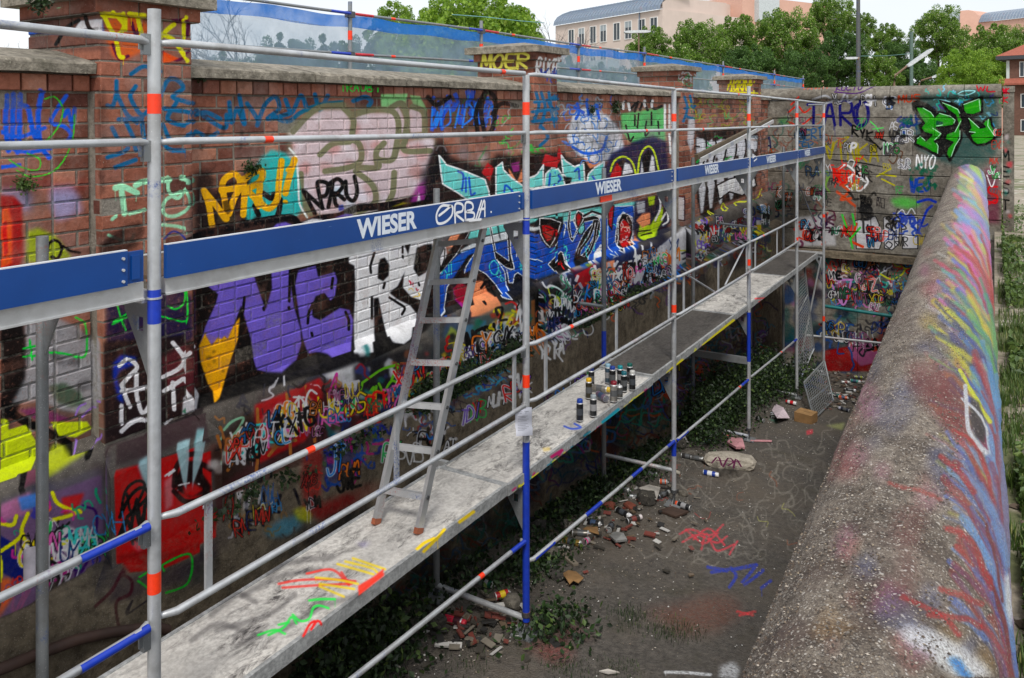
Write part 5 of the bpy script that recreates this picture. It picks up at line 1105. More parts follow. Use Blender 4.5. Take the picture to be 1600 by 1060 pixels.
def par_of(b):
    for i, (a, c) in enumerate(PIL):
        if b[5] == 'y' and abs(b[1]-a) < .06: return pil_parts[i]
        if b[0] > -4.15 and a-.06 <= b[1] <= c+.04: return pil_parts[i]
    return wall
rb = random.Random(11)
for i, b in enumerate(BRICKS):
    X, y, z, L, h, fc = b; var = rb.choice((1, 2, 3, 4, 4, 5, 5, 6, 7, 8, 0, 9))
    if i in single:
        o = bpy.data.objects.new('brick', brick_mesh(L, h, var)); COL.objects.link(o)
        o.location = (X, y-6, z)
        if fc == 'y': o.rotation_euler = (0, 0, -math.pi/2)
        rawpar(o, par_of(b))
    else:
        v, f = brick_geo(L, h, .06); base = len(SV)
        for p in v:
            SV.append((X+p[0], y-6+p[1], z+p[2]) if fc == 'x' else (X+p[1]-L, y-6-p[0], z+p[2]))
        SF.extend([tuple(k+base for k in q) for q in f]); SB.extend([var/9]*len(v))
# face 'y' bricks run from x downwards: put singles where the joined ones are
for o in COL.objects:
    if o.name.startswith('brick') and o.rotation_euler.z < -1 and o.type == 'MESH': o.location.x -= max(v.co.y for v in o.data.vertices)
me = fast_mesh('brickwork', np.array(SV), np.array(SF), M_BRICK)
at = me.attributes.new('bc', 'FLOAT', 'POINT'); at.data.foreach_set('value', SB)
o = bpy.data.objects.new('brickwork', me); COL.objects.link(o); rawpar(o, wall); o['kind'] = 'stuff'
mb = MB()
for a, b in segs: core(mb, a-.1, b+.1, -4.75, WX-.007, -1.72, .30)
wobj(mb, 'mortar_bed', M_MORTAR)
# rough sheets with real relief
from mathutils import noise as mnoise
def relief(name, prof, y0, y1, ny, mat, amp, parent, sub=10, fr=3.0):
    """prof: list of (x, z); a sheet swept along Y with lumps"""
    pts = []
    for (x0, z0), (x1, z1) in zip(prof[:-1], prof[1:]):
        n = max(1, int(math.hypot(x1-x0, z1-z0)*sub))
        pts += [(x0+(x1-x0)*k/n, z0+(z1-z0)*k/n) for k in range(n)]
    pts.append(prof[-1]); V = []; n = len(pts)
    for j in range(ny+1):
        y = y0+(y1-y0)*j/ny
        for (x, z) in pts:
            d = mnoise.fractal(Vector((x*fr, y*fr, z*fr)), 1, 2, 4)*amp
            V.append((x+d, y-6, z+d*.35))
    Fq = [(j*n+i, (j+1)*n+i, (j+1)*n+i+1, j*n+i+1) for j in range(ny) for i in range(n-1)]
    me = fast_mesh(name, np.array(V), np.array(Fq), mat, smooth=True)
    o = bpy.data.objects.new(name, me); COL.objects.link(o); rawpar(o, parent); return o
for a, b in segs:
    relief('plinth', [(WX-.05, -1.64), (QX, -1.735), (QX, -2.27)], a-.02, b+.02, int((b-a)*14)+2, M_PLINTH, .008, wall)
for i, (a, b) in enumerate(PIL):
    m2 = MB(); x1 = -3.95
    vs = [(-4.3, a-.06-6, -2.6), (x1, a-.06-6, -2.6), (x1, b+.06-6, -2.6), (-4.3, b+.06-6, -2.6), (x1, a-.06-6, -1.82), (x1, b+.06-6, -1.82), (PX-.05, a-.0-6, -1.68), (PX-.05, b+.0-6, -1.68), (-4.3, a-6, -1.68), (-4.3, b-6, -1.68)]
    m2.add(vs, [(1, 2, 5, 4), (4, 5, 7, 6), (0, 1, 4, 6, 8), (2, 3, 9, 7, 5), (6, 7, 9, 8)])
    rawpar(m2.obj('pilaster_base', M_PLINTH), pil_parts[i])
relief('foot', [(QX-.05, -2.25), (FX, -2.32), (FX+.01, -5.6)], -1.5, 17.7, 210, M_FOOT, .035, wall, fr=2.2)
for a, b in segs:                       # coping stones, one by one
    n = max(1, round((b-a)/.98)); y = a
    for k in range(n):
        L = (b-a)/n; c = MB(); r = rb.uniform; j = [r(-.006, .006) for _ in range(8)]
        x1 = WX+.075; N = 6; vs = []
        for q in range(N+1):
            yy = y+.004+(L-.008)*q/N-6; w = lambda s: r(-s, s)
            vs += [(-4.86, yy, .30), (x1+w(.004), yy, .30+w(.004)), (x1+w(.006), yy, .352+w(.007)), (x1-.02+w(.004), yy, .368+w(.004)), (-4.5, yy, .44), (-4.86, yy, .36)]
        fs = []
        for q in range(N):
            for s_ in range(6): fs.append((q*6+s_, q*6+(s_+1) % 6, (q+1)*6+(s_+1) % 6, (q+1)*6+s_))
        fs += [tuple(reversed(range(6))), tuple(range(N*6, N*6+6))]
        fs = [tuple(reversed(f)) for f in fs]
        c.add(vs, fs); wobj(c, 'coping_stone', M_COPING); y += L

# ------------------------------------------------------------------ cross wall at the far end
cross = empty('cross_wall', (-2, FY, -2)); tag(cross, 'weathered concrete block wall closing the far end of the yard', 'wall')
rows = [.72, .44, .06, -.32, -.70, -1.09, -1.48, -1.88, -2.28, -2.68]
mb = MB().box((-4.75, FY+.03, -5.7), (.11, FY+.45, .43)); mb.obj('core', M_CROSS, cross)
for k in range(len(rows)-1):
    z1, z0 = rows[k], rows[k+1]; x = -4.3-rb.uniform(0, .6) if k else -4.4
    while x < .115:
        L = rb.uniform(.85, 1.35) if k else 1.3; xe = min(x+L, .12)
        if .12-xe < .3: xe = .12
        if k == 0:
            c = MB(); prof = [(-.03, z0+.008)]+[(.20-.22*math.cos(t), z0+.10+.17*math.sin(t)) for t in [math.pi*i/8 for i in range(9)]]+[(.45, z0+.008)]
            n = len(prof); vs = [(x+.006, FY+p[0], p[1]) for p in prof]+[(xe-.006, FY+p[0], p[1]+rb.uniform(-.004, .004)) for p in prof]
            c.add(vs, [(i, (i+1) % n, n+(i+1) % n, n+i) for i in range(n)], True); c.add(vs[:n], [tuple(range(n))]); c.add(vs[n:], [tuple(reversed(range(n)))])
        else:
            c = MB(); dy = rb.uniform(-.01, .01); ch = .012; g = .004
            nx = 6; vs = []; 
            for i in range(nx+1):
                xx = x+g+(xe-x-2*g)*i/nx; w = rb.uniform(-.005, .005); w2 = rb.uniform(-.005, .005)
                vs += [(xx, FY+.06, z0+g), (xx, FY+dy+ch, z0+g+w), (xx, FY+dy, z0+g+ch+w), (xx, FY+dy, z1-g-ch+w2), (xx, FY+dy+ch, z1-g+w2), (xx, FY+.06, z1-g)]
            fs = [(i*6+s_, (i+1)*6+s_, (i+1)*6+s_+1, i*6+s_+1) for i in range(nx) for s_ in range(5)]
            fs += [(5, 4, 3, 2, 1, 0), tuple(nx*6+q for q in range(6))]; c.add(vs, fs)
        c.obj('concrete_block', M_CROSS, cross); x = xe
MB().box((-4.3, FY-.16, -2.83), (-.6, FY+.05, -2.7)).obj('ledge', M_FOOT, cross)
mb = MB()
for i in range(4):
    for j in range(2):
        x0 = -4.4+i*1.0+.004; z0 = -2.85-1.2*(j+1)+.004; mb.box((x0, FY-.03, z0), (x0+.992, FY+.05, z0+1.192))
mb.obj('lower_slab', M_CROSS, cross)
pier = MB(); pier.box((.14, FY+.12, -2.4), (.32, FY+.5, .55)); pier.box((.13, FY+.10, .55), (.33, FY+.52, .66)); pier.obj('end_pier', M_CROSS, cross)
for i, (px, py, L) in enumerate(((1322, 490, 1),)):
    pass
M_TEAL = simple('teal_pipe_paint', (20, 110, 110), .4, 0, .3, 9)
M_GALV = None

# ------------------------------------------------------------------ right wall with rounded coping
rw = empty('parapet_wall', (-.3, 8, -3)); tag(rw, 'thick wall with a rounded pebbly concrete coping beside the path', 'wall')
NA, NL = 60, 420
ths = np.linspace(TH0, TH1, NA+1); ys = np.exp(np.linspace(math.log(1.2), math.log(18.0), NL+1)); ys = np.concatenate([np.linspace(-1.6, 1.1, 18), ys]); ys[-1] = FY+.03
V = []; UV = []
for y in ys:
    for t in ths:
        q = Vector((math.sin(t)*2, y*1.0, math.cos(t)*2))
        r = CRAD+.009*mnoise.fractal(q*2.2, 1, 2, 3)+.0035*mnoise.noise(q*14)
        V.append(cap_pt(y, t, r)); UV.append(((t-TH0)/(TH1-TH0), (math.log(max(y, 1.2))-LY0)/(LY1-LY0)))
n = NA+1; Fq = np.array([(j*n+i, j*n+i+1, (j+1)*n+i+1, (j+1)*n+i) for j in range(len(ys)-1) for i in range(NA)])
me = fast_mesh('rounded_coping', np.array(V), Fq, M_CAP, smooth=True)
uvl = me.uv_layers.new(name='UVMap'); uvl.data.foreach_set('uv', np.array(UV, np.float32)[Fq.ravel()].ravel())
link('rounded_coping', me, rw)
M_BODY = stone_mat('parapet_render', (70, 62, 56), (110, 100, 88), .4)
mb = MB(); a0, a1 = cap_pt(-1.6, 0, 0), cap_pt(FY+.02, 0, 0); vs = []
for (x, y, z) in (a0, a1):
    for s_ in (-.26, .26): vs += [(x+s_, y, z+.05), (x+s_, y, -5.8)]
mb.add(vs, [(0, 1, 5, 4), (2, 6, 7, 3), (0, 2, 3, 1), (4, 5, 7, 6)]); mb.obj('wall_body', M_BODY, rw)
# loose looking pebbles standing out of the coping
def pebbles(name, n, fpos, smin, smax, mats, parent=None, sx=1.0):
    r = NR; oc = np.array([(1, 0, 0), (0, 1, 0), (-1, 0, 0), (0, -1, 0), (0, 0, .8), (0, 0, -.6)], float)
    fc = np.array([(0, 1, 4), (1, 2, 4), (2, 3, 4), (3, 0, 4), (1, 0, 5), (2, 1, 5), (3, 2, 5), (0, 3, 5)])
    Vv = np.zeros((n, 6, 3)); P = fpos(n)
    s = r.uniform(smin, smax, (n, 1, 1))*r.uniform(.6, 1.25, (n, 1, 3)); a = r.uniform(0, 6.28, n); c_, s_ = np.cos(a), np.sin(a)
    q = oc[None]*s*r.uniform(.75, 1.25, (n, 6, 1)); Vv[..., 0] = q[..., 0]*c_[:, None]-q[..., 1]*s_[:, None]; Vv[..., 1] = q[..., 0]*s_[:, None]+q[..., 1]*c_[:, None]; Vv[..., 2] = q[..., 2]
    Vv += P[:, None]; Fq = (fc[None]+6*np.arange(n)[:, None, None]).reshape(-1, 3)
    mi = np.repeat(r.randint(0, len(mats), n), 8)
    me = fast_mesh(name, Vv.reshape(-1, 3), Fq, mats, mi); return link(name, me, parent)
PB = [simple('pebble_pale', (172, 162, 150), .7, 0, .2), simple('pebble_buff', (142, 128, 110), .8), simple('pebble_brown', (92, 78, 66), .8), simple('pebble_grey', (112, 105, 98), .8), simple('pebble_dark', (76, 68, 62), .8)]
def fp(n):
    y = 1.5*np.exp(NR.uniform(0, 1.35, n)); t = NR.uniform(-1.5, .55, n)
    x, y, z = cap_pt(y, t, CRAD+.0015); return np.stack([x, y, z], 1)
o = pebbles('pebbles', 9000, fp, .0016, .0046, [PB[0], PB[1], PB[2], PB[3], PB[4], PB[2], PB[3], PB[3], PB[2], PB[4]], rw); o['kind'] = 'stuff'

# ------------------------------------------------------------------ grounds
def floor_mat():
    m = NT('yard_floor'); n = m.noise(22, 6, .75); big = m.noise(.9, 5, .7); v = m.vor(70)
    base = m.mix(m.ramp(n, [(.34, 0), (.66, 1)]), sl((62, 58, 54)), sl((102, 96, 89)))
    base = m.mix(m.ramp(big, [(.45, 0), (.65, .6)]), base, sl((104, 94, 82)))
    base = m.mix(m.ramp(v, [(.08, .8), (.16, 0)]), base, sl((128, 120, 110)))
    base = m.mix(m.ramp(m.noise(3, 4), [(.55, 0), (.7, .4)]), base, sl((60, 56, 36)))
    c, al = img_uv(m, IMG, (1, 0, 0), (0, 1, 0), -4, -.1, 3, 17.7)
    al = m.math('MULTIPLY', al, m.ramp(m.noise(45, 5, .7), [(.38, .35), (.55, 1)]))
    m.col(m.mix(al, base, c)); m.rough(.92); m.bump(m.math('ADD', n, m.math('MULTIPLY', v, .7)), .8, .02); return m.m
M_FLOOR = floor_mat()
nx, ny = 60, 240; V = []
for j in range(ny+1):
    y = -2+19.8*j/ny
    for i in range(nx+1):
        x = -4.3+4.2*i/nx; V.append((x, y, gz(y)+.02*mnoise.fractal(Vector((x*1.3, y*1.3, 0)), 1, 2, 3)+(.06*max(0, (-3.3-x))/.6)))
Fq = np.array([(j*(nx+1)+i, j*(nx+1)+i+1, (j+1)*(nx+1)+i+1, (j+1)*(nx+1)+i) for j in range(ny) for i in range(nx)])
tag(link('yard_floor', fast_mesh('yard_floor', np.array(V), Fq, M_FLOOR, smooth=True)), kind='structure')
def fg(n):
    y = NR.uniform(3.5, 17, n); x = np.where(NR.rand(n) < .6, -3.7+NR.gamma(1.2, .45, n), NR.uniform(-3.6, -.7, n)); x = np.minimum(x, -.6)
    return np.stack([x, y, gz(y)+.008], 1)
o = pebbles('gravel', 5200, fg, .003, .009, PB[:4]+[simple('chip_white', (205, 203, 198), .6)]); tag(o, kind='stuff')
def path_mat():
    m = NT('path_gravel'); n = m.noise(9, 6, .75); big = m.noise(.45, 5, .7, dist=.5)
    base = m.mix(m.ramp(n, [(.35, 0), (.65, 1)]), sl((118, 108, 94)), sl((172, 162, 146)))
    base = m.mix(m.ramp(big, [(.5, 0), (.56, .85)]), base, sl((84, 92, 50)))
    base = m.mix(m.ramp(m.noise(.9, 4, .7), [(.6, 0), (.66, .7)]), base, sl((205, 200, 190)))
    m.col(base); m.rough(.92); m.bump(n, .6, .03); return m.m
M_PATH = path_mat()
def zr_(x, y): return -1.85-.0139*min(max(y, -5), 18)
V = []; xs = [.0, .3, .7, 1.2, 2, 3, 5, 8, 14, 30, 80, 400]; yy = list(np.linspace(-8, 18, 53))+[22, 30, 45, 70, 120, 200, 500]
for y in yy:
    for x in xs: V.append((x, y, zr_(x, y)+(.015*mnoise.noise(Vector((x*2, y*2, 3))) if y < 18 else 0)))
k = len(xs); Fq = [(j*k+i, j*k+i+1, (j+1)*k+i+1, (j+1)*k+i) for j in range(len(yy)-1) for i in range(k-1)]
b0 = len(V); V += [(-400, 18, -2.1), (0, 18, -2.1), (0, 500, -2.1), (-400, 500, -2.1), (-400, -60, -2.1), (-4.9, -60, -2.1), (-4.9, 18, -2.1), (0, -60, -2.1), (400, -60, -2.1), (400, -8, -2.1), (0, -8, -2.1)]
Fq += [(b0, b0+1, b0+2, b0+3), (b0+4, b0+5, b0+6, b0), (b0+7, b0+8, b0+9, b0+10)]
tag(link('ground', fast_mesh('ground', np.array(V), np.array(Fq), M_PATH)), kind='structure')

# ------------------------------------------------------------------ metals and boards
def metal_mat(name, c, rough=.42, met=.75, var=.2, dirt=.35):
    m = NT(name); n = m.noise(22, 5, .7); n2 = m.noise(5, 4, .6); sp = m.noise(150, 3, .6)
    base = m.mix(n, tuple(x*(1-var) for x in sl(c)), tuple(min(1, x*(1+var)) for x in sl(c)))
    base = m.mix(m.ramp(n2, [(.5, 0), (.7, dirt)]), base, sl((96, 88, 78)))
    base = m.mix(m.ramp(sp, [(.64, 0), (.72, .8)]), base, sl((215, 215, 215)))
    ov = m.noise(2.7, 3, .6, dist=.8); fl = m.noise(90, 4, .7)
    base = m.mix(m.math('MULTIPLY', m.ramp(ov, [(.58, 0), (.66, .75)]), m.ramp(fl, [(.45, 0), (.6, 1)])), base, sl((60, 90, 160)))
    base = m.mix(m.math('MULTIPLY', m.ramp(m.noise(1.9, 3, .6, dist=.5), [(.6, 0), (.68, .7)]), m.ramp(fl, [(.5, 0), (.62, 1)])), base, sl((180, 80, 60)))
    m.col(base); m.metal(met); m.rough(m.ramp(n, [(.3, rough-.08), (.7, rough+.14)])); m.bump(m.noise(60, 4), .15, .004); return m.m
M_GALV = metal_mat('galvanised_tube', (188, 191, 194), .4, .4)
M_GALVD = metal_mat('weathered_galvanised', (142, 146, 148), .5, .55)
M_ALU = metal_mat('aluminium', (204, 205, 205), .38, .4, .12, .25)
M_BLUE = simple('blue_spray_on_tube', (28, 60, 178), .38, 0, .15, 30)
M_BLUEBD = simple('toe_board_blue', (8, 66, 138), .35, 0, .12, 3)

def scratch(mt, c, amt):
    t = mt.node_tree; b = [n for n in t.nodes if n.type == 'BSDF_PRINCIPLED'][0]; old = b.inputs['Base Color'].links[0].from_socket
    g = t.nodes.new('ShaderNodeNewGeometry'); mp = t.nodes.new('ShaderNodeMapping'); mp.inputs['Scale'].default_value = (1, .35, 3); n = t.nodes.new('ShaderNodeTexNoise'); n.inputs['Scale'].default_value = 26; n.inputs['Detail'].default_value = 8; n.inputs['Roughness'].default_value = .8
    r = t.nodes.new('ShaderNodeValToRGB'); r.color_ramp.elements[0].position = .64; r.color_ramp.elements[0].color = (0, 0, 0, 1); r.color_ramp.elements[1].position = .7; r.color_ramp.elements[1].color = (amt, amt, amt, 1)
    mx = t.nodes.new('ShaderNodeMix'); mx.data_type = 'RGBA'; mx.inputs[7].default_value = (*sl(c), 1)
    t.links.new(g.outputs['Position'], mp.inputs[0]); t.links.new(mp.outputs[0], n.inputs['Vector']); t.links.new(n.outputs['Fac'], r.inputs[0]); t.links.new(r.outputs[0], mx.inputs[0]); t.links.new(old, mx.inputs[6]); t.links.new(mx.outputs[2], b.inputs['Base Color'])
scratch(M_BLUEBD, (120, 150, 190), .55); scratch(M_BLUE, (120, 130, 160), .7)
M_ORA = simple('orange_sticker', (250, 62, 22), .5, 0, .12, 60)
M_REDB = simple('red_band', (196, 34, 48), .45)
M_WPAINT = simple('white_lettering', (214, 222, 232), .5, 0, .1, 30)
M_WSPRAY = simple('white_spray', (232, 234, 238), .5, 0, .06, 30)
M_LIP = simple('toe_board_lip', (206, 208, 212), .5, 0, .1)
M_BLACK = simple('bore_shade_black', (26, 26, 28), .45)
M_STEEL = metal_mat('dark_steel', (92, 94, 96), .5, .6)
def deck_mat(name, c1, c2, scr, amt):
    m = NT(name); pos = m.pos()
    mp = m.n('ShaderNodeMapping'); mp.inputs['Scale'].default_value = (1, .45, 1); m.L(pos, mp.inputs[0])
    n = m.noise(14, 7, .8, vec=mp.outputs[0], dist=.6); n2 = m.noise(3.2, 5, .75, vec=mp.outputs[0], dist=1.2)
    base = m.mix(m.ramp(m.noise(40, 4), [(.4, 0), (.6, 1)]), sl(c1), sl(c2))
    f = m.math('MULTIPLY', m.ramp(n, [(.46, 0), (.6, 1)]), m.ramp(n2, [(.4, .15), (.62, amt)]))
    base = m.mix(f, base, sl(scr))
    base = m.mix(m.ramp(m.noise(1.3, 4), [(.4, 0), (.7, .45)]), base, tuple(x*.55 for x in sl(c1)))
    c, al = img_uv(m, IMD, (0, 1, 0), (1, 0, -1, -2.58), .5, 17.2, -3.6, -2.85)
    m.col(m.mix(al, base, c)); m.rough(.75); m.bump(n, .35, .008); return m.m
M_DECKW = deck_mat('paint_spattered_boards', (196, 192, 186), (220, 217, 211), (66, 62, 62), 1)
M_DECKD = deck_mat('dark_ply_boards', (74, 70, 66), (96, 92, 88), (50, 47, 45), .8)
M_DECKF = deck_mat('deck_frame_aluminium', (150, 152, 152), (182, 184, 184), (92, 92, 92), .8)

# ------------------------------------------------------------------ scaffold in the yard
scaf = empty('scaffold', (-3.3, 8, -4)); tag(scaf, 'galvanised steel scaffold with blue toe boards standing along the graffiti wall', 'scaffold')
XO, XI = -2.96, -3.75
def Yof(px, X):
    d = ray(px, 300); return X/d.x*d.y
PO = [-1.0]+[Yof(x, XO) for x in (241, 822, 1053, 1170, 1245, 1287)]
PI_ = [-1.0]+[Yof(x, XI) for x in (66, 682, 943.5, 1083)]+[PO[5]-.02, Yof(1224, XI)]
ZT, ZM, ZA, ZB = .345, -.09, -1.66, -2.08
TOPS = [.46, .46, .34, .335, .49, .36, .36]
ORSEQ = {1: [(163, 147, 178), (0, 892, 925)], 2: [(0, 160, 180), (0, 585, 605)], 3: [(0, 178, 190), (0, 476, 488)], 4: [(0, 178, 189), (0, 405, 415)], 5: [(0, 177, 184), (0, 371, 378)], 6: [(0, 177, 184), (0, 335, 340), (0, 494, 502)]}
BLSEQ = {1: [(452, 505)], 2: [(340, 366), (690, 970)], 4: [(488, 565)], 0: [], 3: [(690, 712)], 5: [], 6: []}
def zat(py, X, Y): return (CY-py)/F*(-X*SN+Y*CS)
def sleeve(name, x, y, z0, z1, r, mat, par):
    n = 16; mb = MB(); mb.tube([(x, y, z0), (x, y, z1)], r, n, cap=False); return mb.obj(name, mat, par)
for i, Y in enumerate(PO):
    zb = gz(Y)+.02
    mb = MB().tube([(XO, Y, zb+.14), (XO, Y, TOPS[i])], .0262, 18); st = mb.obj('standard', M_GALV, scaf)
    jk = MB().tube([(XO, Y, zb+.02), (XO, Y, zb+.3)], .017, 12); jk.obj('jack_spindle', M_STEEL, st)
    MB().tube([(XO, Y, zb+.13), (XO, Y, zb+.165)], .034, 12).obj('jack_nut', M_STEEL, st)
    bp = MB().box((XO-.085, Y-.085, zb), (XO+.085, Y+.085, zb+.012))
    for s_ in (-1, 1): bp.add([(XO+s_*.004-.003, Y-.07, zb+.012), (XO+s_*.004+.003, Y-.07, zb+.012), (XO, Y, zb+.1)], [(0, 1, 2)]); 
    bp.obj('base_plate', M_GALVD, scaf)
    for k, (_, a, b) in enumerate(ORSEQ.get(i, [])):
        sleeve('orange_sticker', XO, Y, zat(b, XO, Y), zat(a, XO, Y), .0272, M_ORA, st)
    for (a, b) in BLSEQ.get(i, []): sleeve('blue_band', XO, Y, zat(b, XO, Y), zat(a, XO, Y), .0268, M_BLUE, st)
    MB().tube([(XO, Y, -.73), (XO, Y, -.722)], .031, 18).obj('collar', M_GALV, st)
    # wedge pockets for the rails
    for z in (ZT, ZM, ZA, ZB):
        if z == ZT and TOPS[i] < .4: continue
        c = MB().box((XO-.012, Y-.055, z-.075), (XO+.012, Y-.02, z+.01)); c.box((XO-.004, Y-.07, z-.055), (XO+.004, Y-.055, z-.01)); c.obj('wedge_pocket', M_GALVD, st)
for i, Y in enumerate(PI_):
    zb = gz(Y)+.06
    st = MB().tube([(XI, Y, zb+.1), (XI, Y, -.53)], .0262, 16).obj('inner_standard', M_GALVD, scaf)
    MB().tube([(XI, Y, zb+.02), (XI, Y, zb+.25)], .017, 10).obj('jack_spindle', M_STEEL, st)
    MB().box((XI-.08, Y-.08, zb), (XI+.08, Y+.08, zb+.012)).obj('base_plate', M_GALVD, scaf)
    if i == 3: sleeve('blue_band', XI, Y, -3.0, -2.35, .0268, M_BLUE, st)
    if i == 1: sleeve('blue_band', XI, Y, -3.2, -3.0, .0268, M_BLUE, st)
    yo = PO[i]
    for z, h in ((-.745, .05), (-2.70, .05)):
        t = MB().box((XI+.02, min(Y, yo)-.02, z), (XO-.02, min(Y, yo)+.02, z+h)); t.obj('deck_transom', M_ALU, scaf)
        # gusset plate: triangle with two holes
        for s_, xa in ((1, XO-.024), (-1, XI+.024)):
            w = .17*s_; P = [(xa, z), (xa-w, z), (xa-w, z-.05), (xa-w*.55, z-.17), (xa-w*.12, z-.30), (xa, z-.33)]
            g = MB(); y0, y1 = (yo if s_ > 0 else Y)-.005, (yo if s_ > 0 else Y)+.005
            H = [(xa-w*.25, z-.07), (xa-w*.5, z-.07), (xa-w*.5, z-.13), (xa-w*.25, z-.13)]
            n = len(P); vs = [(p[0], y0, p[1]) for p in P]+[(p[0], y1, p[1]) for p in P]
            # plate built as strips round the hole
            hv = [(p[0], y0, p[1]) for p in H]+[(p[0], y1, p[1]) for p in H]; allv = vs+hv; o_ = 2*n
            fs = [(0, 1, o_+1, o_), (1, 2, 3, o_+2, o_+1), (3, 4, o_+3, o_+2), (4, 5, 0, o_, o_+3)]
            fs += [tuple(reversed([(v+n if v < n else v+4) for v in f])) for f in list(fs)]
            fs += [(a, (a+1) % n, (a+1) % n+n, a+n) for a in range(n)]+[(o_+a, o_+(a+1) % 4, o_+4+(a+1) % 4, o_+4+a) for a in range(4)]
            g.add(allv, fs); g.obj('gusset_plate', M_GALVD, scaf)
    low = gz(yo)+.16 if i in (1, 2) else (gz(yo)+.42 if i == 3 else gz(yo)+.1)
    MB().tube([(XI, Y, low), (XO, yo, low-.03)], .0212, 12).obj('foot_transom', M_GALV, scaf)
# middle transoms in two frames
for i, z in ((4, -3.42), (3, -3.9)):
    if i == 4: MB().box((XI, PO[i]-.03, z), (XO-.02, PO[i]+.03, z+.09)).obj('middle_transom', M_GALVD, scaf)
def rail(name, a, b, X, z0, z1, r, mat, stickers=(), blue=(), red=()):
    y0, y1 = a+.03, b-.035; mb = MB()
    P = [(X+.0, y0, z0), (X+.034, y0+.05, z0+.004), (X+.036, (y0+y1)/2, (z0+z1)/2), (X+.034, y1-.05, z1+.004), (X, y1, z1)]
    mb.tube(P, [r*.8, r, r, r, r*.75], 14); o = mb.obj(name, mat, scaf)
    def at(t): y = y0+(y1-y0)*t; return (X+.036, y, z0+(z1-z0)*t+.002)
    for (t, w, m_) in [(s, .05, M_ORA) for s in stickers]+[((s+e)/2, (e-s)*(y1-y0), M_BLUE) for s, e in blue]+[((s+e)/2, (e-s)*(y1-y0), M_REDB) for s, e in red]:
        dt = w/(y1-y0)/2; MB().tube([at(t-dt), at(t+dt)], r+.0009, 14, cap=False).obj('colour_band', m_, o)
    return o
zt = [ZT+.02, .322, .342, .337, .355, .357, .35]; zm = [-.09, -.088, -.09, -.10, -.093, -.08, -.08]
za = [-1.64, -1.64, -1.655, -1.69, -1.70, -1.69, -1.69]; zb_ = [-2.05, -2.05, -2.075, -2.10, -2.11, -2.10, -2.1]
st = {(0, 't'): (), (1, 't'): (.88,), (1, 'm'): (.18,), (0, 'a'): (), (1, 'a'): (.27,), (2, 'a'): (.2,), (2, 'm'): (.72,), (3, 'm'): (.28,), (3, 't'): (.78,), (4, 'a'): (.2,), (4, 'm'): (.3,)}
for i in range(6):
    if i == 5: pass
    a, b = PO[i], PO[i+1]
    rail('top_rail', a, b, XO, zt[i], zt[i+1], .0165, M_GALV, st.get((i, 't'), ()))
    if i < 5: rail('knee_rail', a, b, XO, zm[i], zm[i+1], .0155, M_GALV, st.get((i, 'm'), ()))
    if i < 5:
        bl = ((.9, .995),) if i == 0 else ()
        rail('lower_rail', a, b, XO, za[i], za[i+1], .0165, M_GALV, st.get((i, 'a'), ()), bl)
        rail('lower_knee_rail', a, b, XO, zb_[i], zb_[i+1], .0165, M_GALV, (), bl)
        L = b-a
        for t in ((.08, .5, .93) if i else (.5,)):
            y = a+L*t; f = t; z1 = za[i]+(za[i+1]-za[i])*f; z0 = zb_[i]+(zb_[i+1]-zb_[i])*f
            if i == 0: continue
            MB().box((XO+.018, y-.016, z0-.0), (XO+.034, y+.016, z1)).obj('rail_upright', M_GALV, scaf)
        if i == 3:
            MB().tube([(XO+.02, a+L*.12, z1-.02), (XO+.02, a+L*.45, z0+.02)], .012, 8).obj('rail_brace', M_GALV, scaf)
            MB().tube([(XO+.02, a+L*.9, z1-.02), (XO+.02, a+L*.6, z0+.02)], .012, 8).obj('rail_brace', M_GALV, scaf)
# low ledgers
led = [None, -2.93, (-3.08, -3.27), -3.45, -3.62, -3.82, -3.95]
for (i, z0, z1, blue, stk) in ((1, -2.93, -3.08, ((.93, .995),), (.8,)), (2, -3.27, -3.44, ((.02, .12), (.3, .4), (.62, .7), (.93, 1.0)), ()), (3, -3.46, -3.62, ((.0, .12), (.86, .98)), (.83,)), (4, -3.62, -3.80, ((.9, .98),), (.6,))):
    a, b = PO[i], PO[i+1]; rail('ledger', a, b, XO-.02, z0, z1, .0165, M_GALV, stk, blue)
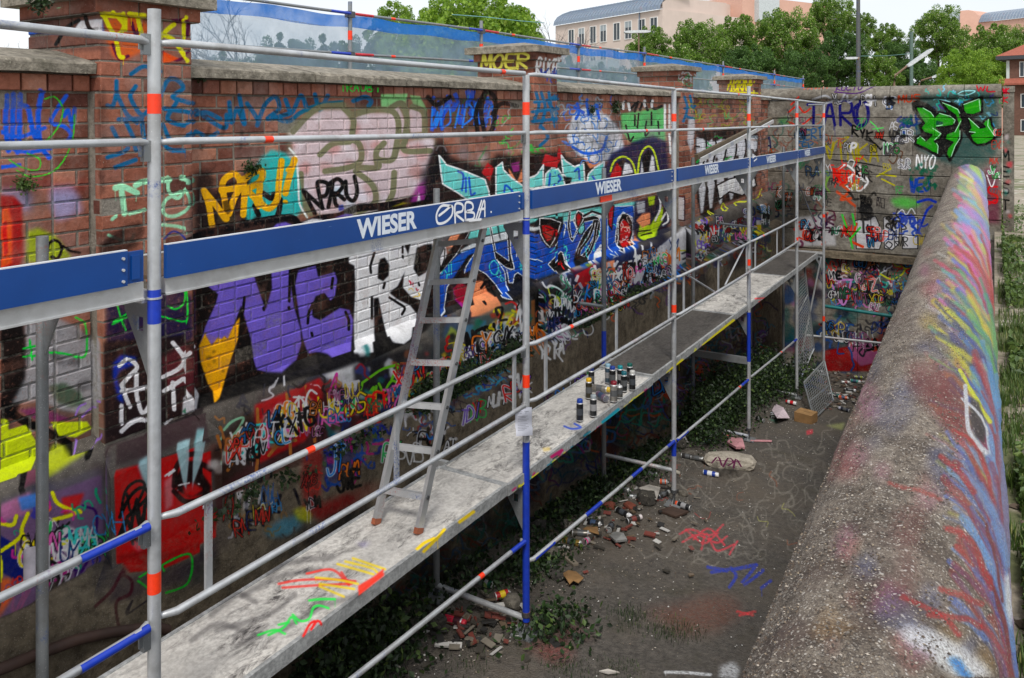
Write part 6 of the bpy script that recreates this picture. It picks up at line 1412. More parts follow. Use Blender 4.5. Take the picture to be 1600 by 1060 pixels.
# decks
M_PLYU = simple('ply_underside', (92, 72, 54), .8)
edge = lambda px, py: onZ(px, py, DZ).y
EN = [PO[0], onX(232, 1000, XO-.02).y, edge(790, 756), edge(1029, 589), edge(1151, 492), edge(1232, 432), edge(1275, 395)]
EN[1] = PO[1]+.0
ST = [PO[0]+.02]+[e+.02 for e in EN[1:]]
for i in range(6):
    y0, y1 = EN[i]+.012, EN[i+1]-.006; top = DZ; mt = M_DECKW if i in (0, 1, 2, 4) else M_DECKD
    lift = .0 if i != 2 else -.012
    fr = MB()
    for x0, x1 in ((-3.56, -3.535), (-2.985, -2.96)): fr.box((x0, y0, top-.078+lift), (x1, y1, top+.001+lift))
    for ya, yb in ((y0, y0+.03), (y1-.03, y1)): fr.box((-3.535, ya, top-.07+lift), (-2.985, yb, top-.001+lift))
    d = MB().box((-3.535, y0+.03, top-.016+lift), (-2.985, y1-.03, top-.003+lift)); dk_ = d.obj('platform', mt, scaf)
    fr.obj('platform_frame', M_DECKF if i not in (1, 2) else M_DECKF, dk_)
    hk = MB()
    for x in (-3.5, -3.02):
        for y in (y0-.02, y1-.01): hk.box((x-.02, y, top-.06+lift), (x+.02, y+.035, top-.03+lift))
    hk.obj('hook', M_GALVD, dk_)
    # upper platform
    y0, y1 = PO[i]+.05, PO[i+1]-.05
    up = MB().box((-3.55, y0, -.672), (-3.0, y1, -.656)).obj('upper_platform', M_PLYU, scaf)
    u2 = MB()
    for x0 in (-3.57, -2.985): u2.box((x0, y0, -.722), (x0+.028, y1, -.652)); u2.box((x0, y0, -.725), (x0+.036, y1, -.718))
    u2.obj('platform_frame', M_ALU, up)
# toe boards
TXB = XO+.012
tob = []
for i in range(6):
    y0, y1 = PO[i]+.035, PO[i+1]-(.14 if i < 4 else .05)
    if i == 5: y0, y1 = PO[5]+.04, PO[6]-.04
    b = MB().box((TXB, y0, -.65), (TXB+.022, y1, -.512)).obj('toe_board', M_BLUEBD, scaf); tob.append(b)
    MB().box((TXB+.001, y0, -.512), (TXB+.021, y1, -.508)).obj('lip', M_LIP, b)
    br = MB().box((TXB-.004, y1+.002, -.645), (TXB+.012, y1+.075, -.52)); br.box((TXB+.012, y1+.02, -.63), (TXB+.02, y1+.055, -.535)); k = br.obj('end_bracket', M_BLUEBD, b)
    for z in (-.54, -.585, -.63): MB().tube([(TXB+.02, y1-.02, z), (TXB+.029, y1-.02, z)], .006, 8).obj('rivet', M_ALU, b)
def toe_y(px): return onX(px, 350, TXB+.022).y
def lettering(text, i, pa, pb, z0, z1, shear=.0):
    cu = bpy.data.curves.new('lettering', 'FONT'); cu.body = text; cu.offset = .04; cu.extrude = 0; cu.shear = shear
    tmp = bpy.data.objects.new('tmp', cu); COL.objects.link(tmp); dg = bpy.context.evaluated_depsgraph_get()
    me = bpy.data.meshes.new_from_object(tmp.evaluated_get(dg)); bpy.data.objects.remove(tmp)
    co = np.array([v.co[:] for v in me.vertices]); mn, mx = co.min(0), co.max(0)
    ya, yb = toe_y(pa), toe_y(pb); q = (co-mn)/(mx-mn+1e-9)
    P = np.stack([np.full(len(co), TXB+.0235), ya+q[:, 0]*(yb-ya), z0+q[:, 1]*(z1-z0)], 1)
    me.vertices.foreach_set('co', P.astype(np.float32).ravel()); me.materials.clear(); me.materials.append(M_WPAINT); me.update()
    link('lettering', me, tob[i])
for (i, a, b) in ((1, 557, 651), (2, 930, 971), (3, 1101, 1123), (4, 1197.5, 1212.5), (5, 1257, 1266)):
    lettering('WIESER', i, a, b, -.636, -.526)
def ribbon(P3, w, nrm, lift=0, mb=None):
    mb = mb or MB(); P = [Vector(p)+Vector(nrm)*lift for p in P3]; n = Vector(nrm); L, Rr = [], []
    for k, p in enumerate(P):
        t = (P[min(k+1, len(P)-1)]-P[max(0, k-1)]).normalized(); s_ = t.cross(n).normalized()*w/2; L.append(p+s_); Rr.append(p-s_)
    m = len(P); mb.add(L+Rr, [(k, k+1, m+k+1, m+k) for k in range(m-1)])
    for (c, sg) in ((0, -1), (m-1, 1)):
        t = (P[1]-P[0]).normalized() if c == 0 else (P[-1]-P[-2]).normalized(); s_ = t.cross(n).normalized()
        fan = [P[c]+(s_*math.cos(a)+t*sg*math.sin(a))*w/2 for a in [math.pi*q/6 for q in range(7)]]
        mb.add([P[c]]+fan, [(0, q, q+1) for q in range(1, 7)])
    return mb
k = 0
for s_ in ([(704, 322), (690, 322), (682, 335), (684, 349), (696, 347), (706, 336), (706, 322), (694, 331), (686, 337)], [(711, 348), (711, 320), (722, 320), (722, 330), (712, 334), (724, 345)], [(727, 344), (727, 318), (737, 318), (738, 327), (728, 331), (740, 333), (739, 342), (728, 344)], [(743, 343), (752, 314)], [(733, 345), (751, 343)], [(747, 342), (756, 313), (757, 338)], [(747, 328), (757, 326)]):
    P = [onX(x, y, TXB+.022) for x, y in cat([(p[0], p[1]) for p in s_], 4)]; k += 1
    ribbon(P, .0165, (1, 0, 0), .0006+.0004*k).obj('sprayed_letter', M_WSPRAY, tob[1])
ribbon([onX(767, 331.5, TXB+.022), onX(767.6, 331.5, TXB+.022)], .013, (1, 0, 0), .0006).obj('sprayed_dot', M_WSPRAY, tob[1])
mb = MB(); ribbon([onX(x, y, TXB+.022) for x, y in ((1176, 247), (1180, 244), (1183, 248), (1178, 252))], .02, (1, 0, 0), .001, mb); mb.obj('sprayed_tag', M_WSPRAY, tob[4])
yb0, yb1 = onX(938, 313, -2.95).y, onX(956, 313, -2.95).y
MB().box((-2.949, yb0, -.712), (-2.947, yb1, -.662)).obj('orange_sticker', M_ORA, scaf)
# end guard between the last two posts and brace
MB().tube([(XO, PO[6]+.0, -.09), (XI, PI_[6], -.09)], .015, 8).obj('end_rail', M_GALVD, scaf)
MB().tube([(XO, PO[6], .33), (XO-.3, PO[6]+.02, .33)], .015, 8).obj('end_rail', M_GALVD, scaf)
MB().tube([(XI, PI_[6], -.53), (XO, PO[6], -2.5)], .013, 8).obj('end_brace', M_STEEL, scaf)
MB().tube([onY(1283, 402, 16.7), onY(1243, 600, 16.6)], .017, 8).obj('leaning_brace', M_GALV, scaf)
# short bracket arms to the wall
MB().tube([onX(905, 474, -3.95), onX(943, 479, XI)], .02, 10).obj('wall_tie', M_GALVD, scaf)
MB().tube([onX(1123, 349, -4.05), onX(1182, 356, XI+.1)], .02, 10).obj('wall_tie', M_GALVD, scaf)

# ------------------------------------------------------------------ ladder
lad = empty('ladder', (-3.25, 3.96, DZ)); tag(lad, 'bare aluminium ladder with small brown rubber feet leaning up to the upper platform', 'ladder')
fl, fr_ = onZ(587, 819, DZ+.002), onZ(653, 834, DZ+.002); tl = onX(689, 352, fl.x); tr = onX(758, 345, fr_.x)
def boxbar(p, q, w, d, mat, name, par):
    p, q = Vector(p), Vector(q); t = (q-p).normalized(); a = Vector((1, 0, 0)); a = (a-t*a.dot(t)).normalized(); b = t.cross(a)
    vs = [c+a*sx*w/2+b*sy*d/2 for c in (p, q) for sx, sy in ((-1, -1), (1, -1), (1, 1), (-1, 1))]
    return MB().add(vs, [(3, 2, 1, 0), (4, 5, 6, 7), (0, 1, 5, 4), (1, 2, 6, 5), (2, 3, 7, 6), (3, 0, 4, 7)]).obj(name, mat, par)
M_ALU2 = metal_mat('ladder_aluminium', (186, 188, 190), .35, .5, .1, .2)
for p, q in ((fl, tl), (fr_, tr)):
    u = (q-p).normalized(); boxbar(p+u*.035, q, .026, .058, M_ALU2, 'stile', lad); boxbar(p, p+u*.035, .03, .062, simple('brown_foot', (150, 84, 56), .6), 'foot', lad)
rung_px = [(675, 379), (660, 439), (648, 499), (634, 565), (622, 631), (610, 697), (597, 765)]
for k, (x, y) in enumerate(rung_px):
    t0 = (fl-onX(x, y, fl.x)).length/(fl-tl).length
    p, q = fl+(tl-fl)*t0, fr_+(tr-fr_)*t0; r_ = MB(); yv = (tl-fl).normalized()
    a = yv*.018; b = Vector((0, .013, 0)); e = (q-p).normalized()*.01
    vs = [c+sa*a+sb*b for c in (p+e, q-e) for sa, sb in ((-1, -1), (1, -1), (1, 1), (-1, 1))]
    r_.add(vs, [(3, 2, 1, 0), (4, 5, 6, 7), (0, 1, 5, 4), (1, 2, 6, 5), (2, 3, 7, 6), (3, 0, 4, 7)]); ro = r_.obj('rung', M_ALU2, lad)
    MB().tube([q+Vector((.012, 0, 0)), q+Vector((.022, 0, 0))], .012, 10).obj('rung_rivet', M_STEEL, ro)
# leaning board and aluminium rail by the third pillar
lb = empty('stair_rail', (-3.6, 12, -1)); tag(lb, 'aluminium profile with brown timber edge slanting up against the far end of the wall', 'profile')
boxbar(onX(1088, 246, -3.62), onX(1205, 186, -3.62), .05, .07, simple('brown_timber_edge', (84, 70, 50), .8), 'timber_edge', lb)
boxbar(onX(1096, 250, -3.56), onX(1208, 190, -3.56), .03, .06, M_ALU, 'profile_bar', lb)

# ------------------------------------------------------------------ notice, pipes
nt = empty('notice', onX(818, 660, XO+.04)); tag(nt, 'white paper notice taped round the scaffold post above the blue section', 'notice')
nv = []; 
for j in range(13):
    for i in range(7):
        px, py = 805+26*i/6+(1.2 if j > 8 else 0), 638+44*j/12-(i/6)*1.5
        p = onX(px, py, XO+.045-.02*(abs(i-3)/3)**2+.006*math.sin(j*.7)); nv.append(p)
MB().add(nv, [(j*7+i, j*7+i+1, (j+1)*7+i+1, (j+1)*7+i) for j in range(12) for i in range(6)], True).obj('sheet', simple('paper', (218, 220, 232), .8, 0, .05), nt)
mb = MB()
for j in range(13):
    y = 644+j*2.4
    if j in (2, 7): continue
    ribbon([onX(809, y, XO+.049), onX(826-(j*7 % 5)*1.6, y-1, XO+.049)], .0022, (1, 0, 0), .0005, mb)
mb.obj('print', simple('print_grey', (120, 122, 132), .8), nt)
rp = MB().tube([onX(x, y, -3.82) for x, y in ((-60, 1066), (0, 1046), (60, 1022), (120, 1000), (170, 989), (215, 983), (240, 980), (262, 985))], .026, 12)
tag(rp.obj('rusty_pipe', simple('rust_brown', (66, 46, 38), .7, 0, .3, 6, .3)), 'brown rusty pipe lying along the foot of the wall beside the platform', 'pipe')
pp = MB().tube([onX(48, 858, -3.95), onX(48, 912, -3.86)], .03, 16, cap=True); p_ = pp.obj('drain_pipe', simple('pvc_white', (196, 188, 196), .5)); tag(p_, 'short pale drain pipe stub sticking out of the wall at lower left', 'pipe')
MB().tube([onX(48, 912.2, -3.859), onX(48, 913, -3.857)], .024, 16).obj('bore_shade', M_BLACK, p_)  # black disc on the closed end: shade of the pipe's hollow put in as colour
tp = MB().tube([(-3.0, FY-.45, zat(478, -3.0, FY-.45)), (-1.3, FY-.45, zat(500, -1.3, FY-.45))], .035, 10).obj('handrail_pipe', M_TEAL); tag(tp, 'teal painted pipe running across the dark lower cross wall', 'pipe')
tp = MB().tube([(-3.3, FY-.5, zat(524, -3.3, FY-.5)), (-1.3, FY-.5, zat(542, -1.3, FY-.5))], .022, 10).obj('steel_pipe', M_GALV); tag(tp, 'plain galvanised tube just above the red paint of the cross wall', 'pipe')

# ------------------------------------------------------------------ spray cans
def lathe(mb, prof, n=14, T=None, mi=0, smooth=True):
    vs = []; 
    for (r, z) in prof:
        for k in range(n):
            a = 2*math.pi*k/n; v = Vector((r*math.cos(a), r*math.sin(a), z)); vs.append(T @ v if T else v)
    fs = [(j*n+k, j*n+(k+1) % n, (j+1)*n+(k+1) % n, (j+1)*n+k) for j in range(len(prof)-1) for k in range(n)]
    mb.add(vs, fs, smooth, mi); mb.add(vs[:n], [tuple(reversed(range(n)))], mi=mi); mb.add(vs[-n:], [tuple(range(n))], mi=mi); return mb
_mc = {}
def pm(c, rough=.4, met=0, var=.12):
    k = (c, rough, met)
    if k not in _mc: _mc[k] = simple('paint_%d_%d_%d' % c, c, rough, met, var, 20)
    return _mc[k]
CANS = 0
def can(p, body, capc, label, group, lie=None, h=.17, r=.030, cap=True, band=None, met=0):
    """p: base point; lie: heading in degrees when the can lies on its side"""
    root = empty('spray_can', p); tag(root, label, 'spray can', group)
    if lie is not None:
        root.location = Vector(p)+Vector((0, 0, r)); T = Matrix.Rotation(math.radians(lie), 4, 'Z') @ Matrix.Rotation(math.radians(90), 4, 'Y') @ Matrix.Translation((0, 0, -h/2))
    else: T = Matrix.Rotation(R.uniform(0, 6), 4, 'Z')
    def add(prof, name, mat):
        o = lathe(MB(), prof, 14, T).obj(name, mat); o.parent = root; return o
    add([(r*.93, 0), (r, .004), (r, h-.028), (r*.97, h-.024)], 'can_body', pm(body, .35, met))
    add([(r*.98, .0), (r*1.02, .002), (r*1.02, .006), (r*.99, .008)], 'bottom_rim', M_ALU)
    band = band or R.choice([(150, 150, 152), (70, 74, 80), (120, 60, 54), (60, 80, 110), (90, 92, 94)])
    if band: add([(r*1.005, h*.3), (r*1.006, h*.31), (r*1.006, h*.62), (r*1.005, h*.63)], 'label_band', pm(band, .4))
    add([(r*.97, h-.024), (r*.9, h-.016), (r*.62, h-.008), (r*.45, h-.006)], 'shoulder', M_ALU)
    if cap: add([(r*.86, h-.016), (r*.86, h+.006), (r*.78, h+.014), (r*.3, h+.016)], 'cap', pm(capc, .4))
    else: add([(r*.16, h-.006), (r*.16, h+.006), (r*.05, h+.007)], 'valve', pm((210, 210, 210)))
    return root
GC = 'spray cans standing on the platform'
D = lambda x, y: onZ(x, y, DZ)
K3 = (30, 30, 32)
for (x, y, b, c, lb, kw) in (
    (906, 657, K3, (30, 70, 170), 'black spray can with bright blue cap at the front beside the blue scribble', {}),
    (927, 650, (40, 42, 44), (150, 160, 166), 'black spray can with pale grey cap at the front of the group', {}),
    (920, 622, (50, 44, 26), (226, 176, 20), 'spray can with yellow cap at the left end of the group', {}),
    (924, 604, K3, (26, 44, 110), 'black spray can with navy cap just behind the yellow capped one', {}),
    (957, 602, K3, (28, 60, 150), 'black spray can with royal blue cap right beside the blue scaffold tube', {}),
    (950, 598, (60, 80, 96), (140, 180, 200), 'grey spray can with pale blue cap half hidden behind the scaffold tube', {}),
    (969, 601, K3, (20, 140, 150), 'black spray can with turquoise cap standing in the middle of the group', {}),
    (975, 611, (28, 32, 34), (30, 110, 124), 'black spray can with dark teal cap in front of the turquoise one', {}),
    (984, 597, K3, (20, 100, 90), 'black spray can with dark green cap at the back right', {}),
    (988, 609, (34, 34, 36), (190, 190, 186), 'black spray can with white cap at the right end of the group', {}),
    (959, 627, (168, 164, 158), (130, 30, 44), 'silver spray can with dark red cap in front of the group', dict(r=.034, met=.6)),
    (968, 621, (110, 108, 104), (150, 150, 150), 'short grey capless can behind the silver one', dict(h=.12, cap=False, met=.5)),
    (938, 612, (150, 146, 138), (230, 190, 60), 'silver can with yellow cap lying on its side between the others', dict(lie=4, met=.5)),
    (940, 624, (110, 90, 110), (190, 190, 200), 'purple grey spray can lying with its pale bottom towards the path', dict(lie=145, cap=False))):
    can(D(x, y), b, c, lb, GC, **kw)

# ------------------------------------------------------------------ litter on the yard floor
GLT = 'empty cans lying on the yard floor'
cans = [
 ((704, 975), (70, 30, 40), (200, 40, 60), 'red and silver can lying in a skateboard shaped dish under the platform', dict(lie=10, met=.3, band=(190, 30, 60), h=.22)),
 ((785, 935), (170, 30, 36), None, 'red and yellow drink can leaning by the foot of the blue post', dict(lie=60, band=(220, 190, 40), cap=False, h=.14)),
 ((760, 918), (20, 100, 70), None, 'dark green can lying in the grass under the platform', dict(lie=5, cap=False, h=.15)),
 ((894, 852), (150, 124, 60), None, 'gold brown can lying below the diagonal blue tube', dict(lie=5, h=.2, cap=False, met=.5)),
 ((917, 850), (200, 30, 120), (200, 30, 120), 'short magenta can end beside the gold can', dict(lie=80, h=.08, cap=False)),
 ((908, 838), (120, 116, 110), None, 'silver grey can lying slanted above the gold one', dict(lie=25, met=.6, cap=False)),
 ((974, 806), K3, (225, 225, 228), 'black can with white bottom lying near the brown board', dict(lie=-20, cap=True, h=.18)),
 ((990, 816), (70, 64, 60), (220, 210, 210), 'dark bronze can lying with white end towards the path', dict(lie=60, met=.4)),
 ((928, 822), K3, None, 'dark can lying in the weeds by the wall foot', dict(lie=5, cap=False, h=.16)),
 ((954, 828), (50, 46, 44), None, 'crushed blackish can in the middle of the rubbish', dict(lie=100, cap=False, h=.15)),
 ((1014, 744), (110, 112, 112), None, 'plain grey can lying left of the spiked post', dict(lie=5, met=.6, cap=False, h=.22)),
 ((1037, 757), (226, 90, 30), (226, 90, 30), 'orange can end just left of the third post', dict(lie=20, h=.1, cap=False)),
 ((1036, 777), (80, 80, 78), (205, 205, 200), 'steel can lying end on with a ring of pale metal', dict(lie=70, met=.6)),
 ((1053, 768), (44, 40, 40), (160, 200, 40), 'blackened can with lime cap behind the third post', dict(lie=110)),
 ((994, 779), (190, 194, 196), None, 'narrow silver can lying by the grey stone', dict(lie=25, met=.7, cap=False, r=.022)),
 ((973, 769), (130, 132, 130), None, 'dented grey can near the foot of the inner post', dict(lie=8, met=.5, cap=False)),
 ((1068, 795), K3, (220, 80, 40), 'black can with orange end at the base of the third post', dict(lie=170)),
 ((1075, 717), (56, 54, 54), None, 'dark can lying behind the painted stone', dict(lie=5, cap=False)),
 ((1090, 720), (150, 150, 150), None, 'shiny silver can behind the painted stone', dict(lie=5, met=.8)),
 ((1110, 744), (30, 60, 150), (226, 226, 228), 'blue and white can lying in front of the painted stone', dict(lie=5, band=(220, 222, 226))),
 ((1107, 682), (200, 202, 204), None, 'white can lying left of the red capped one near the fourth post', dict(lie=0, met=.3)),
 ((1128, 683), (196, 196, 198), (196, 40, 40), 'white can with red end near the fourth post', dict(lie=5)),
 ((1105, 693), (34, 110, 160), (34, 110, 160), 'stubby blue can lying alone on the open floor', dict(lie=60, h=.1, cap=False)),
 ((1141, 660), (150, 150, 140), None, 'pale can standing in front of the bush', dict(lie=60, cap=False)),
 ((1237, 632), (216, 214, 214), (190, 30, 40), 'white and red can lying behind the cardboard box', dict(lie=170, band=(190, 30, 40))),
 ((1207, 653), K3, (220, 224, 232), 'dark can lying with white end left of the torn packaging', dict(lie=110)),
 ((1218, 651), K3, (226, 228, 232), 'dark can with a pale ring end against the torn packaging', dict(lie=110)),
 ((1187, 658), K3, None, 'black can lying at the edge of the bush', dict(lie=150, cap=False)),
 ((1320, 643), (44, 46, 60), (200, 200, 220), 'dark can with lilac end beside the rounded coping', dict(lie=160)),
 ((1305, 620), (40, 90, 80), (226, 226, 230), 'green can with white end by the tip of the fallen mesh', dict(lie=170)),
 ((1318, 624), (200, 90, 50), None, 'rusty orange can near the tip of the fallen mesh', dict(lie=5, cap=False)),
 ((1328, 612), K3, (226, 226, 230), 'black can with white end at the right of the rubbish heap', dict(lie=10)),
 ((1336, 598), (60, 140, 130), (226, 226, 230), 'sea green can half buried in the rubbish heap', dict(lie=0)),
 ((1322, 600), (180, 182, 180), None, 'grey metal can in the upper rubbish heap', dict(lie=20, met=.5)),
 ((1345, 580), (210, 110, 50), (226, 226, 230), 'orange and white can in the far rubbish heap', dict(lie=10)),
 ((1333, 583), (40, 40, 44), (226, 226, 230), 'black can with glinting white end in the far rubbish heap', dict(lie=40)),
 ((1352, 572), (196, 198, 200), None, 'bright silver can at the foot of the red painted slab', dict(lie=-20, met=.7)),
 ((1326, 568), (200, 202, 206), (40, 40, 44), 'white can standing at the foot of the red painted slab', dict()),
 ((1300, 566), (206, 206, 208), None, 'white can lying at the top corner of the fallen mesh', dict(lie=-15)),
 ((1342, 592), (150, 160, 60), None, 'olive can lying against the coping wall', dict(lie=20, cap=False)),
]
for (xy, b, c, lb, kw) in cans:
    kw = dict(kw); kw.setdefault('cap', c is not None)
    can(onG(*xy, .005), b, c or K3, lb, GLT, **kw)
def lump(name, px, py, sx, sy, sz, mat, label, cat_, rot=0, group=None, rough=.18, boxy=.3, seed=0, dz=0, sub=2):
    p = onG(px, py, dz); bm = bmesh.new(); bmesh.ops.create_icosphere(bm, subdivisions=sub, radius=1); r = random.Random(seed+px)
    off = Vector((r.random()*9, r.random()*9, 0))
    for v in bm.verts:
        c = v.co.copy(); m_ = max(abs(c.x), abs(c.y), abs(c.z)); c = c*(1-boxy)+c/m_*boxy*.8
        c *= 1+rough*mnoise.noise(v.co*1.7+off)*1.6; v.co = Vector((c.x*sx, c.y*sy, (c.z+.75)*sz))
    bmesh.ops.rotate(bm, verts=bm.verts, cent=(0, 0, 0), matrix=Matrix.Rotation(math.radians(rot), 3, 'Z'))
    me = bpy.data.meshes.new(name); bm.to_mesh(me); bm.free(); me.materials.append(mat)
    o = link(name, me); o.location = p; return tag(o, label, cat_, group)
ST1 = stone_mat('loose_stone', (70, 66, 60), (118, 112, 102), .2); ST2 = stone_mat('dark_stone', (48, 46, 44), (76, 72, 66), .2)
BR = simple('broken_brick', (120, 62, 46), .9, 0, .3, 20, .5)
GS_ = 'loose stones and rubble on the yard floor'
for a in ((1010, 787, .11, .10, .09, ST2, 'dark rounded stone in front of the wooden scrap', 20), (986, 766, .06, .05, .04, ST1, 'small grey stone at the foot of the inner post', 5),
          (680, 985, .10, .07, .08, ST2, 'squarish black stone beside the red can dish', 10), (626, 1005, .10, .07, .05, ST1, 'flat grey rubble block near the bottom edge', 30),
          (860, 870, .09, .07, .06, ST1, 'grey stone in the ivy beside the blue post', 0), (842, 832, .10, .07, .07, ST2, 'mossy dark stone in the ivy above the blue post foot', 40),
          (886, 830, .08, .07, .06, ST1, 'rough grey stone above the gold can', 10), (1060, 702, .12, .1, .09, ST2, 'brown clod of earth behind the third post', 0),
          (905, 790, .07, .06, .05, ST1, 'stone among the weeds left of the inner post', 0), (952, 796, .07, .05, .05, BR, 'reddish broken brick beside the inner post foot', 15),
          (984, 795, .08, .05, .04, BR, 'flat broken brick in the middle of the rubbish', -20), (800, 950, .08, .07, .06, ST1, 'pale stone left of the blue post foot', 0),
          (1313, 560, .2, .16, .2, ST1, 'big grey boulder against the red painted slab', 0), (870, 905, .07, .05, .04, ST2, 'small dark stone under the ivy clump', 0),
          (700, 960, .07, .06, .04, ST1, 'pale stone touching the foot transom', 0), (1068, 775, .06, .05, .04, ST1, 'pale pebble lump right of the third post', 0)):
    lump('stone', a[0], a[1], a[2], a[3], a[4], a[5], a[6], 'stone', a[7], GS_, seed=int(a[2]*1000))
# painted slab
ps = lump('painted_stone', 1140, 730, .36, .15, .10, stone_mat('pale_slab', (140, 132, 120), (186, 178, 164), .1), 'long flat pale stone with a purple tag painted on top', 'stone', 22, rough=.1, boxy=.5, sub=3)
k = 0
for s_ in ([(1112, 724), (1122, 714), (1128, 728)], [(1130, 730), (1138, 716), (1146, 722), (1138, 728)], [(1120, 720), (1156, 722)], [(1146, 732), (1150, 718), (1158, 730)]):
    k += 1; ribbon([onG(x, y, .172) for x, y in cat(s_, 3)], .022, (0, 0, 1), .001*k).obj('painted_stroke', pm((96, 30, 70)), ps)
# boards, card, paper
def sheet(name, pts, th, mat, label, cat_, dz=.01, curl=0, group=None, ground=True):
    P = [onG(x, y, dz+curl*(i % 2)) for i, (x, y) in enumerate(pts)]; n = len(P)
    vs = P+[p+Vector((0, 0, th)) for p in P]
    mb = MB().add(vs, [tuple(reversed(range(n))), tuple(range(n, 2*n))]+[(i, (i+1) % n, (i+1) % n+n, i+n) for i in range(n)])
    c = sum(P, Vector())/n
    o = mb.obj(name, mat); me = o.data
    for v in me.vertices: v.co -= c
    o.location = c; return tag(o, label, cat_, group)
CARD = simple('cardboard', (140, 106, 66), .85, 0, .2, 9); PAPER = simple('dirty_paper', (186, 180, 172), .8, 0, .15, 12); WOODP = simple('grey_wood', (126, 116, 102), .85, 0, .3, 8)
DARKB = simple('dark_board', (70, 52, 42), .8, 0, .3, 8)
sheet('cardboard_scrap', [(878, 898), (884, 904), (890, 914), (896, 908), (904, 912), (912, 904), (900, 894), (888, 892)], .006, CARD, 'torn tan cardboard scrap with ragged edge right of the ivy clump', 'cardboard', .03, .02)
sheet('cardboard_scrap', [(910, 828), (936, 836), (934, 824), (916, 824)], .005, CARD, 'small brown cardboard piece above the gold can', 'cardboard', .03, .02)
sheet('paper_scrap', [(998, 763), (1026, 782), (1032, 762), (1014, 758)], .004, PAPER, 'sheet of whitish wood pulp paper between the cans and the third post', 'paper', .05, .03)
sheet('board', [(1028, 800), (1056, 810), (1076, 802), (1050, 794)], .02, DARKB, 'flat brown board edge lying right of the black can', 'board', .01)
sheet('plank', [(868, 862), (896, 886), (904, 884), (878, 858)], .02, WOODP, 'grey weathered plank piece pointing down from the ivy', 'plank', .01)
sheet('plank', [(1022, 728), (1062, 742), (1063, 739), (1024, 725)], .015, simple('pale_batten', (186, 180, 166), .8), 'thin pale batten beside the grey can', 'plank', .02)
sheet('broken_block', [(614, 1010), (636, 1004), (634, 990), (620, 993)], .05, WOODP, 'grey broken block end sticking up by the lower ledger tube', 'block', .0)
sheet('paper_scrap', [(612, 1040), (626, 1044), (628, 1026), (616, 1024)], .005, PAPER, 'crumpled white paper near the bottom edge under the platform', 'paper', .02, .03)
sheet('plastic_bag', [(950, 838), (962, 848), (980, 846), (974, 836), (962, 834)], .02, simple('clear_plastic', (140, 140, 138), .35), 'crumpled clear plastic film right of the magenta can', 'plastic bag', .02, .03)
sheet('plastic_bag', [(1136, 694), (1150, 702), (1164, 702), (1160, 688), (1142, 687)], .03, simple('pink_plastic', (196, 140, 146), .6), 'pink plastic bag lying beside the fourth post foot', 'plastic bag', .02, .03)
sheet('torn_packaging', [(1206, 642), (1214, 654), (1234, 654), (1224, 638), (1212, 632)], .01, simple('pale_packaging', (214, 196, 204), .6), 'torn white and pink packaging left of the cardboard box', 'packaging', .03, .08)
sheet('pink_strip', [(1172, 690), (1206, 691), (1206, 689), (1174, 688)], .01, simple('pink_rod', (210, 150, 156), .6), 'thin pink strip lying right of the fourth post foot', 'strip', .02)
sheet('paper_scrap', [(936, 1050), (950, 1054), (968, 1052), (950, 1047)], .008, PAPER, 'small white torn flake at the bottom edge of the yard', 'paper', .01, .01)
sheet('paper_flap', [(1060, 684), (1068, 696), (1076, 692), (1070, 682)], .01, simple('pale_flap', (200, 196, 190), .7), 'bent white flap standing by the third post', 'paper', .03, .06)
# card box
bx = empty('cardboard_box', onG(1258, 650)); tag(bx, 'small brown cardboard box standing beside the fallen mesh panel', 'box')
a = onG(1240, 655); s_ = .19
MB().box((0, 0, 0), (.27, .24, .14)).obj('box_body', CARD, None).parent = bx
f = MB().box((0, 0, .141), (.27, .118, .145)); f.box((0, .122, .141), (.27, .24, .147)); f.obj('flap', simple('cardboard_flap', (156, 120, 76), .85), None).parent = bx
bx.location = onG(1241, 658); bx.rotation_euler = (0, 0, math.radians(-12))
# shards scattered in the heap
mb = MB(); rs = random.Random(4)
sc_cols = [pm((190, 188, 184)), pm((104, 90, 74)), pm((50, 49, 48)), pm((116, 62, 54)), pm((70, 66, 60)), pm((124, 117, 106))]
for i in range(620):
    if i < 370: x, y = rs.uniform(1285, 1380), rs.uniform(556, 640)
    elif i < 530: x, y = rs.gauss(950, 60), rs.gauss(800, 38)
    else: x, y = rs.gauss(740, 50), rs.gauss(975, 26)
    p = onG(x, y, .01+rs.random()*.03)
    if p.x > -.7 or p.x < -3.85: continue
    a = rs.random()*3.14; w, l, h = rs.uniform(.006, .028), rs.uniform(.012, .06), rs.uniform(.003, .016)
    mb.box((-l, -w, 0), (l, w, h), rs.randint(0, 5), Matrix.Translation(p) @ Matrix.Rotation(a, 4, 'Z') @ Matrix.Rotation(rs.uniform(-.4, .4), 4, 'X'))
tag(mb.obj('rubbish_shards', sc_cols), kind='stuff')

# ------------------------------------------------------------------ wire mesh panels at the far end
def mesh_panel(P, nx, ny, label, mats):
    root = empty('mesh_panel', P[0]); tag(root, label, 'mesh panel', 'wire mesh panels at the far end of the scaffold')
    q = lambda u, v: (P[0]*(1-u)+P[1]*u)*(1-v)+(P[3]*(1-u)+P[2]*u)*v
    for a, b in ((0, 1), (1, 2), (2, 3), (3, 0)): MB().tube([P[a], P[b]], .017, 8).obj('frame_bar', M_GALVD, root)
    w = MB(); r = random.Random(3)
    bow = lambda u, v: Vector((0, -.05*math.sin(u*3.1)*math.sin(v*6), 0))
    for i in range(1, nx): w.tube([q(i/nx, v/5)+bow(i/nx, v/5) for v in range(6)], .0055, 4, False)
    for j in range(1, ny): w.tube([q(u/3, j/ny)+bow(u/3, j/ny) for u in range(4)], .0055, 4, False)
    w.obj('wire_netting', M_GALVD, root)
    MB().tube([q(0, .45), q(1, .38)], .014, 6).obj('cross_bar', M_GALVD, root)
